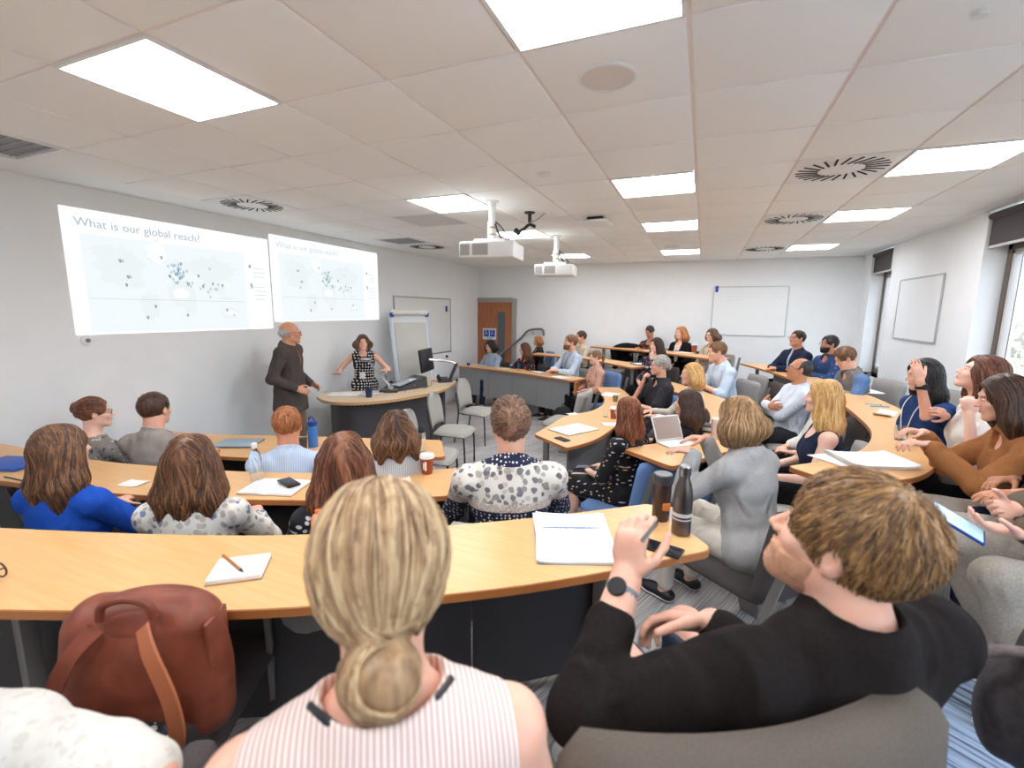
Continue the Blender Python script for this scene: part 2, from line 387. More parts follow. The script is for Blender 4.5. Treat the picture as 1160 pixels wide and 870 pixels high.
for (i, j), lab in zip(GRILLE, ('grey perforated return air grille in the ceiling above the near end of the screen wall', 'grey louvred grille in the ceiling beside the far swirl diffuser')):
    t = thing('return_grille', lab, 'air vent', (gx(i) + .3, gy(j) + .3, CEIL))
    mb = MB()
    for s_ in (-1, 1): mb.box((s_ * .28, 0, 0), (.03, .59, .018)); mb.box((0, s_ * .28, 0), (.53, .03, .018))
    mb.build('frame', m_white, t)
    mb = MB(); mb.box((0, 0, .012), (.55, .55, .006)); mb.build('perforated_sheet', m_noisy('perforated_sheet', '9c9ca1', '8a8a90', 150, .7, .3, .003), t)
    for k in range(9):
        mb = MB(); mb.box((0, -.24 + .06 * k, .006), (.53, .008, .006)); mb.build('blade', mat('grille_grey', 'a2a2a7', .6), t)
t = thing('access_panel', 'smooth grey flat ceiling panel between the tiles left of the projectors', 'ceiling panel', (gx(-4) + .3, gy(4) + .3, CEIL - .006))
mb = MB(); mb.box((0, 0, 0), (.57, .57, .008), bev=.002); mb.build('panel', mat('flat_grey_panel', 'd2d3d1', .5), t)
mb = MB()
for a in (-1, 1):
    for b in (-1, 1): mb.lathe([(0, -.008), (.008, -.006), (.008, 0)], (a * .265, b * .265, 0), 10)
mb.build('stud', m_white, t)
def disc(name, lab, cat, x, y, r, drop, m, ring=None, dark=False):
    t = thing(name, lab, cat, (x, y, CEIL - .003))
    mb = MB(); mb.lathe([(0, -drop), (r * .8, -drop), (r * .93, -drop * .8), (r, -drop * .3), (r, .004)], n=32); mb.build('body', m, t)
    if ring: mb = MB(); mb.lathe([(r * .93, 0), (r * .95, -drop - .003), (r * 1.02, -drop - .002), (r * 1.05, .002)], n=32); mb.build('rim', ring, t)
    return t
m_spk = m_noisy('speaker_mesh', 'e9e1d8', 'dbd2c9', 400, .7, .3, .001)
disc('ceiling_speaker', 'large round ceiling speaker with a beige mesh beside the nearest middle light', 'speaker', gx(.46), gy(.5), .115, .008, m_spk, m_white)
disc('ceiling_speaker', 'small round ceiling speaker at the far end by the back wall', 'speaker', gx(.35), gy(9.4), .115, .008, m_spk, m_white)
disc('motion_sensor', 'small white round sensor on the ceiling near the large speaker', 'sensor', gx(-.67), gy(2.5), .05, .014, m_white)
disc('smoke_detector', 'tiny white detector on the ceiling at the upper right', 'sensor', gx(2.45), gy(.54), .025, .014, m_white)
disc('smoke_detector', 'small pale detector on the ceiling between the two projectors', 'sensor', gx(-1.0), gy(4.9), .04, .012, m_white)
t = thing('wifi_access_point', 'white rounded wireless access point hanging below the ceiling right of the projectors', 'access point', (gx(-.64), gy(5.24), CEIL - .06))
mb = MB(); mb.box((0, 0, 0), (.30, .26, .045), bev=.022); mb.build('body', m_white, t)
mb = MB(); mb.box((0, 0, .038), (.16, .14, .03), bev=.004); mb.build('bracket', m_black, t)
t = thing('ceiling_camera', 'small black tracking camera on a bent arm under the ceiling', 'camera', (gx(-1.57), gy(4.46), CEIL))
mb = MB(); mb.lathe([(0, -.015), (.05, -.015), (.055, 0)], n=20); mb.tube([(0, 0, -.01), (0, 0, -.10)], .018, 10); mb.build('mount', m_black, t)
mb = MB(); mb.tube(spline([(.05, .03, -.14), (0, 0, -.12), (-.05, -.02, -.16), (-.11, -.03, -.19)], 5), .015, 8); mb.build('arm', m_black, t)
mb = MB(); mb.tube([(-.14, -.04, -.17), (-.09, -.03, -.21)], [.028, .022], 12); mb.build('camera_head', m_black, t)
mb = MB(); mb.tube(spline([(.02, 0, -.10), (.09, .03, -.06), (.14, .05, -.01)], 5), .004, 6); mb.build('cable', m_steel, t)

# projected slides on the screen wall
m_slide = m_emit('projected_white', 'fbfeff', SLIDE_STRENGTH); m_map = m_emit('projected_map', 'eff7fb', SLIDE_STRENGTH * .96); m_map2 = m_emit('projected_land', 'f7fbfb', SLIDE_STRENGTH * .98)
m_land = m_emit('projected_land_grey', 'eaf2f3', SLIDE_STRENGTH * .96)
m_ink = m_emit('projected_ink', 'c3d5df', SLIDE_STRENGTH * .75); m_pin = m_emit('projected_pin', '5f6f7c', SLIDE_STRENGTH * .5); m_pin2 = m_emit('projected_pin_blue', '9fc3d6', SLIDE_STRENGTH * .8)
def blob(cx, cy, rx, ry, seed, n=26):
    rs = random.Random(seed); a = [rs.uniform(.75, 1.2) for _ in range(n)]
    return [(cx + rx * a[k] * math.cos(2 * PI * k / n), cy + ry * a[k] * math.sin(2 * PI * k / n)) for k in range(n)]
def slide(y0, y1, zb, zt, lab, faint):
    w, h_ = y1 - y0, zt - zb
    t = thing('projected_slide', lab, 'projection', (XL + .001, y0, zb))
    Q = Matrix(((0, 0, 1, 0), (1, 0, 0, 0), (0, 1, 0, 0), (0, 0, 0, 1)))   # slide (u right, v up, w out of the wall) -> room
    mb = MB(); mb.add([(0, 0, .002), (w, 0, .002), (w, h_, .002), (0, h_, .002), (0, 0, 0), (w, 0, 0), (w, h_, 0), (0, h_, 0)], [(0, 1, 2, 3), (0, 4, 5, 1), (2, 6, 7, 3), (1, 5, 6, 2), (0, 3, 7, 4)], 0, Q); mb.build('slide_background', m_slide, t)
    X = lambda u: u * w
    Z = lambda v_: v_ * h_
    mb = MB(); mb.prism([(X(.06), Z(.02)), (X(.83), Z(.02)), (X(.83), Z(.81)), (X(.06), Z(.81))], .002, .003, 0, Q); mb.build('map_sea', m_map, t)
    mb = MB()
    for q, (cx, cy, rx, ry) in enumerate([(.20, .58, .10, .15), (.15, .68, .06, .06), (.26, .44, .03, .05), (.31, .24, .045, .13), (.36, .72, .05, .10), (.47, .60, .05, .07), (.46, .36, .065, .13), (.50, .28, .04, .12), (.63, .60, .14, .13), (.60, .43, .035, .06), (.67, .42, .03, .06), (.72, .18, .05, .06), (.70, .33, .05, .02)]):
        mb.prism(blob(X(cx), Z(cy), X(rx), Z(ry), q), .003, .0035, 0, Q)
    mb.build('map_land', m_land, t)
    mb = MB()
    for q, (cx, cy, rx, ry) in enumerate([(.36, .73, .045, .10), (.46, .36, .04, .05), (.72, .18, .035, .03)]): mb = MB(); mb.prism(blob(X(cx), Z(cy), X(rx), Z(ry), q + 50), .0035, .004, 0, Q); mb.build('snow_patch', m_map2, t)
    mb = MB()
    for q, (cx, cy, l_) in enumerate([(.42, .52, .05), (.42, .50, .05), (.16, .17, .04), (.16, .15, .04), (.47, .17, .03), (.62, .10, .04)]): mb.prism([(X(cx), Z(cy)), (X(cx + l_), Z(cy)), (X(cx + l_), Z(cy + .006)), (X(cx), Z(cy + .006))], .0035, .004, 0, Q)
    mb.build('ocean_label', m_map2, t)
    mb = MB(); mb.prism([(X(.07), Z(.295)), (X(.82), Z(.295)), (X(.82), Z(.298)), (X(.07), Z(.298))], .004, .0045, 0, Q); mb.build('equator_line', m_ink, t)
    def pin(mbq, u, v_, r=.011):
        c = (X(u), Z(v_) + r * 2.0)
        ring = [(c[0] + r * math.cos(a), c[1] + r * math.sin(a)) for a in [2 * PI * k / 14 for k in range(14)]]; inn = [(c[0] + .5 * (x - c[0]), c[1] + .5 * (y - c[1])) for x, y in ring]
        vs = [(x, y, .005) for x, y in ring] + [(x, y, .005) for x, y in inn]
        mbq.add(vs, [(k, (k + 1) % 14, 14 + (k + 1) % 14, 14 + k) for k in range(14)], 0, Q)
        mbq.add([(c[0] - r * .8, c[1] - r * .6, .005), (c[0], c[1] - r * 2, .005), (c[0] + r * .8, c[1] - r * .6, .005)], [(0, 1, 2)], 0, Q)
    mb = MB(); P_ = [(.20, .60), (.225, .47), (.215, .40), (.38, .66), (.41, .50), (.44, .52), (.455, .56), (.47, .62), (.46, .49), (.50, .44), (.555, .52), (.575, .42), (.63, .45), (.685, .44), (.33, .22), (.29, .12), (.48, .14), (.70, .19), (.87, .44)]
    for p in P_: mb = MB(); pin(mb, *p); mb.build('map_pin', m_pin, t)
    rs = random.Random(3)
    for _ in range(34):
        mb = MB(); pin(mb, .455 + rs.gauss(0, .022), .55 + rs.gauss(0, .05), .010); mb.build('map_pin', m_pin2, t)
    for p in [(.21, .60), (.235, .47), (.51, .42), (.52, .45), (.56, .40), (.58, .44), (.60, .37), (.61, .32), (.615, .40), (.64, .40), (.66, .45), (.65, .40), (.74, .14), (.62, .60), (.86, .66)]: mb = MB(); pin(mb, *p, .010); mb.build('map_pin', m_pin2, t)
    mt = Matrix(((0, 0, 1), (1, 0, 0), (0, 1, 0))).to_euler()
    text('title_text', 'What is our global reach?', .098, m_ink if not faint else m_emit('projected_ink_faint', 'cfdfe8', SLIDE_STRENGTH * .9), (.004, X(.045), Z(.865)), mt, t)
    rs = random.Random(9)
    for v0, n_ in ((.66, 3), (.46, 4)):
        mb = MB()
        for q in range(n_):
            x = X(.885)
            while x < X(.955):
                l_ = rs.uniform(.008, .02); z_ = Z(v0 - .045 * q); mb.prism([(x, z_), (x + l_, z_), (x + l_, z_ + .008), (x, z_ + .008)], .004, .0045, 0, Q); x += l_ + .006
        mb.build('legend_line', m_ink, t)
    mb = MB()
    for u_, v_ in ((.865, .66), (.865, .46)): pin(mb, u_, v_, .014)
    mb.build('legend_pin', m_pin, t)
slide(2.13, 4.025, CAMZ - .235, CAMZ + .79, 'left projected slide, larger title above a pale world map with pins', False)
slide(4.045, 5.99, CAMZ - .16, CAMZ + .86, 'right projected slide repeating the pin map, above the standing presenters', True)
for i, (y, z, lb) in enumerate([(2.2, CAMZ - .28, 'under the lower left corner of the left slide'), (4.13, CAMZ - .205, 'below the seam between the two slides')]):
    t = thing('wall_sensor', 'small white round wall sensor ' + lb, 'sensor', (XL, y, z))
    mb = MB(); mb.lathe([(0, .022), (.03, .02), (.042, .012), (.045, 0)], n=24, M=R3(0, PI / 2, 0)); mb.build('cap', m_white, t)
    mb = MB(); mb.lathe([(.012, .023), (.016, .024), (.018, .021)], n=16, M=R3(0, PI / 2, 0)); mb.build('lens', m_steel, t)

# whiteboards
m_board = mat('whiteboard_face', 'e6e7e4', .22); m_alu = mat('aluminium_trim', 'a7a4a0', .35, .6); m_blue = mat('blue_plastic', '2347a8', .4)
def board(lab, M, w, h_, eraser=True, marks=False, facem=m_board, trim=m_alu):
    t = thing('whiteboard', lab, 'whiteboard'); t.matrix_world = M
    mb = MB(); mb.box((0, 0, .008), (w - .02, h_ - .02, .012)); mb.build('board_face', facem, t)
    mb = MB()
    for s_ in (-1, 1): mb.box((s_ * w / 2, 0, .01), (.02, h_ + .02, .02), bev=.003); mb.box((0, s_ * h_ / 2, .01), (w, .02, .02), bev=.003)
    mb.build('frame', trim, t)
    if eraser: mb = MB(); mb.box(eraser, (.05, .11, .03), bev=.006); mb.build('eraser', m_blue, t)
    if marks:
        rs = random.Random(5); mb = MB()
        for r_ in range(3):
            x = -w * .42
            while x < (w * .42 if r_ < 2 else -w * .1):
                l_ = rs.uniform(.02, .06); y = h_ * (.36 - .07 * r_) + rs.uniform(-.004, .004)
                mb.tube([(x, y, .0145), (x + l_ * .3, y + .012, .0145), (x + l_ * .6, y - .006, .0145), (x + l_, y + .004, .0145)], .0012, 4); x += l_ + rs.uniform(.012, .03)
        mb.build('handwriting', mat('faded_marker', 'a9b1b8', .5), t)
    return t
Qx = Matrix(((0, 0, 1, 0), (1, 0, 0, 0), (0, 1, 0, 0), (0, 0, 0, 1)))        # on the left wall
Qy = Matrix(((1, 0, 0, 0), (0, 0, -1, 0), (0, 1, 0, 0), (0, 0, 0, 1)))       # on the back wall
Qr = Matrix(((0, 0, -1, 0), (-1, 0, 0, 0), (0, 1, 0, 0), (0, 0, 0, 1)))      # on the right wall
k = 4.75 / 4.45
board('grey framed whiteboard on the screen wall behind the flipchart', T3(XL, 6.83 * k, CAMZ - .285 * k) @ Qx, 1.72 * k, .98 * k, (.75, .33, .02))
k = YB / 9.
board('whiteboard with faint handwriting on the back wall', T3(.715 * k, YB, CAMZ + .035 * k) @ Qy, 1.15 * k, .83 * k, (-.56, .40, .02), True, facem=mat('white_board_face', 'eff1f0', .25), trim=mat('pale_trim', 'c4cccd', .4))
board('blank pale board on the right wall between the two windows', T3(XR, 7.18, CAMZ + .07) @ Qr, 1.22, .76, None, facem=mat('pale_board_face', 'eceeee', .3), trim=mat('pale_trim2', 'b5b8ba', .4))

# door in the back wall
dx0, dx1 = -4.56 * k, -3.7 * k; dzt = CAMZ + .175 * k
t = thing('door_1', None, None, ((dx0 + dx1) / 2, YB, 0)); struct(t); dw = dx1 - dx0
m_door = mat('door_veneer', 'a9683f', .45); h = NT(m_door); v = h.coord('Object', (9, 9, .7)); n_ = h.n('ShaderNodeTexNoise', i_Scale=5.0, i_Detail=5.0); h.l(v, n_.inputs[0]); h.l(h.ramp(n_.outputs[0], [(.3, '9a5c36'), (.7, 'b87750')]), h.b.inputs['Base Color'])
mb = MB(); mb.box((0, -.02, dzt / 2), (dw, .04, dzt), bev=.002); mb.build('door_leaf', m_door, t)
mb = MB()
for s_ in (-1, 1): mb.box((s_ * (dw / 2 + .05), -.03, dzt / 2 + .04), (.1, .06, dzt + .08), bev=.003)
mb.box((0, -.03, dzt + .05), (dw, .06, .1), bev=.003); mb.build('door_frame', mat('frame_grey', 'a5a19c', .5), t)
mb = MB(); mb.box((.20, -.043, 1.28), (.17, .008, 1.15)); mb.build('vision_panel', mat('dark_glass', '5a6168', .08), t)
mb = MB(); mb.box((-.09, -.045, 1.36), (.33, .006, .25)); mb.build('sign_plate', m_white, t)
for s_ in (-1, 1):
    mb = MB(); mb.box((-.09 + s_ * .075, -.05, 1.375), (.125, .004, .155)); sg = mb.build('blue_sign', mat('sign_blue', '0f4fb0', .5), t)
    mb = MB(); mb.tube([(-.09 + s_ * .075 - .03, -.053, 1.34), (-.09 + s_ * .075 - .005, -.053, 1.41), (-.09 + s_ * .075 + .03, -.053, 1.35)], .006, 6)
    mb.lathe([(0, .0), (.014, 0), (.014, .003)], (0, 0, 0), 12, 0, T3(-.09 + s_ * .075 - .005, -.053, 1.43) @ R3(PI / 2, 0, 0)); mb.build('sign_figure', m_white, t)
for y in (1.30,):
    for q in range(3): mb = MB(); mb.box((-.09, -.05, 1.275 - q * .012), (.2 - .05 * q, .003, .004)); mb.build('sign_text_line', m_blue, t)
mb = MB(); mb.tube([(.37, -.05, 1.02), (.37, -.10, 1.02), (.30, -.10, 1.02)], .012, 8); mb.build('door_handle', m_steel, t)

# handrail on the back wall
t = thing('handrail', 'grey metal handrail rising along the back wall beside the door', 'handrail', (0, YB, 0))
mb = MB(); mb.tube(spline([(-4.25, -.42, .78), (-4.06, -.12, .98), (-3.69, -.09, 1.27), (-3.5, -.09, 1.46), (-3.24, -.09, 1.50), (-3.16, -.09, 1.47), (-3.14, -.09, 1.36)], 5), .022, 10); mb.build('rail', mat('rail_grey', '8c8680', .4, .5), t)
for x, z in ((-3.95, 1.04), (-3.4, 1.45)): mb = MB(); mb.tube([(x, 0, z - .07), (x, -.06, z - .07), (x, -.09, z)], .009, 8); mb.build('bracket', m_steel, t)
# wall sockets
for i, (x, y, z, lb) in enumerate([(XL, 8.0, .96, 'beside the whiteboard near the lectern monitor'), (XL, 8.4, .42, 'low near the floor behind the lectern')]):
    t = thing('wall_socket', 'white power socket on the screen wall ' + lb, 'socket', (x, y, z))
    mb = MB(); mb.box((.006, 0, 0), (.012, .15, .09), bev=.003); mb.build('plate', m_white, t)
    mb = MB(); mb.box((.025, .03, 0), (.03, .045, .05), bev=.004); mb.build('plug', m_black, t)
# ================================================================ desks
m_wood = mat('desk_beech', 'e2b173', .34); h = NT(m_wood); v = h.coord('Object', (1, 1, 1))
n_ = h.n('ShaderNodeTexNoise', i_Scale=3.0, i_Detail=3.0); mp = h.n('ShaderNodeMapping'); mp.inputs['Scale'].default_value = (1.5, 22, 6); mp.inputs['Rotation'].default_value = (0, 0, .5)
h.l(v, mp.inputs[0]); h.l(mp.outputs[0], n_.inputs[0]); h.l(h.ramp(n_.outputs[0], [(.3, 'dfab70'), (.5, 'e3b075'), (.7, 'e7b67e')]), h.b.inputs['Base Color'])
m_edge = mat('desk_edge', 'b3713c', .45)
m_lecw = mat('lectern_maple', 'e0c3a0', .35); m_lece = mat('lectern_edge', 'd0a070', .4)
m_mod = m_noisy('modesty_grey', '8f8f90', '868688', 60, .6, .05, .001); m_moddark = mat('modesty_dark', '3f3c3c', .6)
m_leg = mat('leg_metal', '8b8783', .35, .5)
def band_poly(near, far, nseg=8):
    a = spline([(x, y, 0) for x, y in near], nseg); b = spline([(x, y, 0) for x, y in far], nseg)
    return [(p.x, p.y) for p in a] + [(p.x, p.y) for p in reversed(b)]
def desk(lab, near, far, ztop, floor, panel=None, panel_m=None, panel_z=None, joints=(), legs=(), cat='desk', wood=None, edge=None, th=.028, rnd=.04, group='curved lecture desks'):
    cx, cy = near[0]; t = thing('lecture_desk', lab, cat, (0, 0, floor), 0, group)
    poly = band_poly(near, far)
    # round the four corners
    bm = bmesh.new(); vs = [bm.verts.new((x, y, 0)) for x, y in poly]; bm.faces.new(vs)
    corner = [v for k, v in enumerate(bm.verts) if k in (0, len(poly) - 1) or k in ((len(near) - 1) * 8, (len(near) - 1) * 8 + 1)]
    bmesh.ops.bevel(bm, geom=corner, offset=rnd, segments=4, affect='VERTICES', profile=.5)
    f = list(bm.faces)[0]; bm.normal_update()
    if f.normal.z < 0: bmesh.ops.reverse_faces(bm, faces=[f])
    pl = [(v.co.x, v.co.y) for v in f.verts]; bm.free()
    mb = MB(); n = len(pl); z1 = ztop - floor; z0 = z1 - th
    def ins(k):
        p, q, r_ = Vector(pl[k - 1]), Vector(pl[k]), Vector(pl[(k + 1) % n]); d = ((q - p).normalized() + (r_ - q).normalized())
        d = d.normalized() if d.length > 1e-6 else Vector((1, 0)); return (q.x - d.y * .003, q.y + d.x * .003)
    inn = [ins(k) for k in range(n)]
    mb.add([(x, y, z1) for x, y in inn], [tuple(range(n))], 0); mb.add([(x, y, z0) for x, y in pl], [tuple(range(n))[::-1]], 1)
    mb.add([(x, y, z1) for x, y in inn] + [(x, y, z1 - .003) for x, y in pl] + [(x, y, z0) for x, y in pl],
           [(k + n, (k + 1) % n + n, (k + 1) % n, k) for k in range(n)] + [(k + 2 * n, (k + 1) % n + 2 * n, (k + 1) % n + n, k + n) for k in range(n)], 1)
    mb.build('tabletop', [wood or m_wood, edge or m_edge], t)
    if panel:
        pts = spline([(x, y, 0) for x, y in panel], 6); zz = panel_z or (.25, z0 - .002)
        N = len(pts); js = sorted(set([0] + [int(round(j * (N - 1))) for j in joints] + [N - 1]))
        for a, b in zip(js[:-1], js[1:]):
            mb = MB(); seg = pts[a:b + 1]
            vs = []
            for k, p in enumerate(seg):
                d = (seg[min(k + 1, len(seg) - 1)] - seg[max(k - 1, 0)]).normalized(); nrm = Vector((-d.y, d.x, 0)) * .009
                q = p.copy()
                if k == 0: q = q + d * .004
                if k == len(seg) - 1: q = q - d * .004
                for s_ in (-1, 1):
                    for z in zz: vs.append((q.x + nrm.x * s_, q.y + nrm.y * s_, z))
            fs = []
            for k in range(len(seg) - 1):
                o = 4 * k; fs += [(o, o + 4, o + 5, o + 1), (o + 2, o + 3, o + 7, o + 6), (o + 1, o + 5, o + 7, o + 3), (o, o + 2, o + 6, o + 4)]
            fs += [(0, 1, 3, 2), (len(vs) - 4, len(vs) - 2, len(vs) - 1, len(vs) - 3)]
            mb.add(vs, fs, 0); mb.build('modesty_panel', panel_m or m_mod, t)
    for x, y in legs:
        mb = MB(); mb.box((x, y, z0 / 2), (.05, .05, z0), bev=.006); mb.box((x, y, .01), (.16, .08, .02), bev=.005); mb.build('leg', m_leg, t)
    return t
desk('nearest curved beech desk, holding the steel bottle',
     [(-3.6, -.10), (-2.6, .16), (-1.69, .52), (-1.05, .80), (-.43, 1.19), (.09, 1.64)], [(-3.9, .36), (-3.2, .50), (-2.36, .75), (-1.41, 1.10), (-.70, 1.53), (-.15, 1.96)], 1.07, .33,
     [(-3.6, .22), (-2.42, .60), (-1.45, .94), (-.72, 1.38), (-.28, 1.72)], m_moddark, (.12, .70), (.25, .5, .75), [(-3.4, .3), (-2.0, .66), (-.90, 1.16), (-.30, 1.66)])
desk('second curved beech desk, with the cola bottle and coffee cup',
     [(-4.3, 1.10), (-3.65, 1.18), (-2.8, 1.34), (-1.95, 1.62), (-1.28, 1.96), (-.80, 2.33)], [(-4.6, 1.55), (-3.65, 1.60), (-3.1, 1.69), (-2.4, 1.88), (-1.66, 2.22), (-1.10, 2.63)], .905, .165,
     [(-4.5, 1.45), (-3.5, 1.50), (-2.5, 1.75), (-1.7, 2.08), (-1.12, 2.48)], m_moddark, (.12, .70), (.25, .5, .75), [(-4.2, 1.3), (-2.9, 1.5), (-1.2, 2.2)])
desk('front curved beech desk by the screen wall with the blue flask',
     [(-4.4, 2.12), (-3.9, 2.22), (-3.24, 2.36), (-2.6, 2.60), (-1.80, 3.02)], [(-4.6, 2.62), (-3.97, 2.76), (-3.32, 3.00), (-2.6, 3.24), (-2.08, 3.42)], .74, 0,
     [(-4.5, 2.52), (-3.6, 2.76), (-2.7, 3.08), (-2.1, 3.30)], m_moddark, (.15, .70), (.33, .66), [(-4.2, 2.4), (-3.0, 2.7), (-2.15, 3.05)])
desk('front beech desk of the middle block holding the open notebook and the brown paper cup',
     [(-.97, 3.58), (-.80, 3.98), (-.72, 4.7), (-.72, 5.5), (-.86, 6.3), (-1.10, 6.92)], [(-1.37, 3.88), (-1.34, 4.3), (-1.30, 4.75), (-1.10, 5.15), (-1.10, 5.8), (-1.42, 6.80)], .76, 0,
     [(-1.08, 4.0), (-1.0, 4.8), (-.95, 5.6), (-1.15, 6.6)], m_mod, (.15, .70), (.4, .7), [(-1.25, 3.88), (-1.15, 4.9), (-1.2, 6.5)])
desk('beech desk of the middle block with the propped tablet and the translucent tumbler',
     [(-.12, 3.00), (.14, 3.38), (.40, 3.85), (.52, 4.5), (.48, 5.1), (.30, 5.7), (.03, 6.25), (-.35, 6.85)], [(-.50, 3.29), (-.23, 3.55), (.04, 3.9), (.12, 4.5), (.10, 5.0), (-.04, 5.55), (-.30, 6.05), (-.68, 6.6)], .905, .165,
     [(-.28, 3.38), (.12, 3.95), (.22, 4.6), (.1, 5.4), (-.4, 6.4)], m_mod, (.12, .70), (.33, .66), [(-.25, 3.3), (.3, 4.6), (-.25, 6.3)])
desk('wide curved beech desk by the windows with the large white papers',
     [(.60, 2.63), (1.02, 2.80), (1.32, 3.30), (1.50, 3.90), (1.60, 4.4), (1.64, 5.1), (1.58, 6.0), (1.45, 6.8), (1.25, 7.6), (1.02, 8.45)], [(.47, 2.76), (.74, 3.02), (.97, 3.36), (1.14, 3.85), (1.20, 4.4), (1.22, 5.1), (1.16, 6.0), (1.06, 6.7), (.88, 7.5), (.60, 8.40)], 1.07, .33,
     [(.9, 3.0), (1.22, 3.7), (1.32, 4.7), (1.25, 6.0), (1.0, 7.5)], m_mod, (.12, .70), (.25, .5, .75), [(.85, 2.9), (1.35, 4.4), (1.25, 6.3), (.85, 8.2)])
tA = desk('far front beech desk with grey panels by the door, blue pencil case on it',
     [(-4.40, 7.88), (-3.5, 7.66), (-2.71, 7.39), (-1.86, 6.98)], [(-4.40, 8.28), (-3.45, 8.12), (-2.6, 7.82), (-1.66, 7.36)], .80, 0,
     [(-4.38, 7.92), (-3.5, 7.71), (-2.71, 7.44), (-1.90, 7.04)], m_mod, (.26, .77), (.27, .52, .74), [(-3.9, 8.0), (-2.35, 7.5)])
mb = MB(); mb.box((-1.79, 7.10, .39), (.03, .30, .77), 0, None); mb.build('end_panel', m_edge, tA)
desk('beech desk of the second far row with the clear drinking glass at its end',
     [(-3.10, 8.52), (-2.5, 8.35), (-1.9, 8.12), (-.95, 7.15)], [(-3.10, 8.90), (-2.4, 8.72), (-1.75, 8.42), (-.70, 7.58)], 1.04, .165, None, None, None, (), [(-2.8, 8.7), (-1.0, 7.5)])
desk('beech desk of the last far row with the khaki bag and the brown cup',
     [(-2.05, 9.02), (-1.4, 8.70), (-.70, 8.28), (.18, 7.42)], [(-2.0, 9.36), (-1.25, 9.05), (-.50, 8.66), (.45, 7.75)], 1.20, .33, None, None, None, (), [(-1.8, 9.2), (.1, 7.75)])

# ================================================================ upholstered seats
m_fl = m_noisy('fabric_light_grey', '9c9894', '8f8b87', 260, .95, .3, .001)
m_fd = m_noisy('fabric_dark_brown', '4c4442', '433c3a', 260, .95, .3, .001)
m_fb = m_noisy('fabric_blue', '6f8fc0', '6283b4', 260, .95, .3, .001)
m_fn = m_noisy('fabric_taupe', '62584e', '584e45', 260, .95, .3, .001)
m_fg = m_noisy('fabric_oat', 'aca8a0', 'a19d95', 260, .95, .3, .001)
def cushion(pts_fn, name, m, parent):
    """pts_fn(u, v, side) -> point; a padded panel, u, v in 0..1"""
    nu, nv = 14, 12; vs = []; fs = []
    for s_ in (0, 1):
        for i in range(nu + 1):
            for j in range(nv + 1): vs.append(pts_fn(i / nu, j / nv, s_))
    o = (nu + 1) * (nv + 1); I = lambda s_, i, j: s_ * o + i * (nv + 1) + j
    for i in range(nu):
        for j in range(nv):
            fs.append((I(0, i, j), I(0, i, j + 1), I(0, i + 1, j + 1), I(0, i + 1, j))); fs.append((I(1, i, j), I(1, i + 1, j), I(1, i + 1, j + 1), I(1, i, j + 1)))
    for i in range(nu): fs.append((I(0, i, 0), I(0, i + 1, 0), I(1, i + 1, 0), I(1, i, 0))); fs.append((I(0, i, nv), I(1, i, nv), I(1, i + 1, nv), I(0, i + 1, nv)))
    for j in range(nv): fs.append((I(0, 0, j), I(1, 0, j), I(1, 0, j + 1), I(0, 0, j + 1))); fs.append((I(0, nu, j), I(0, nu, j + 1), I(1, nu, j + 1), I(1, nu, j)))
    mb = MB(); mb.add(vs, fs, 0, None, True); return mb.build(name, m, parent, 180)
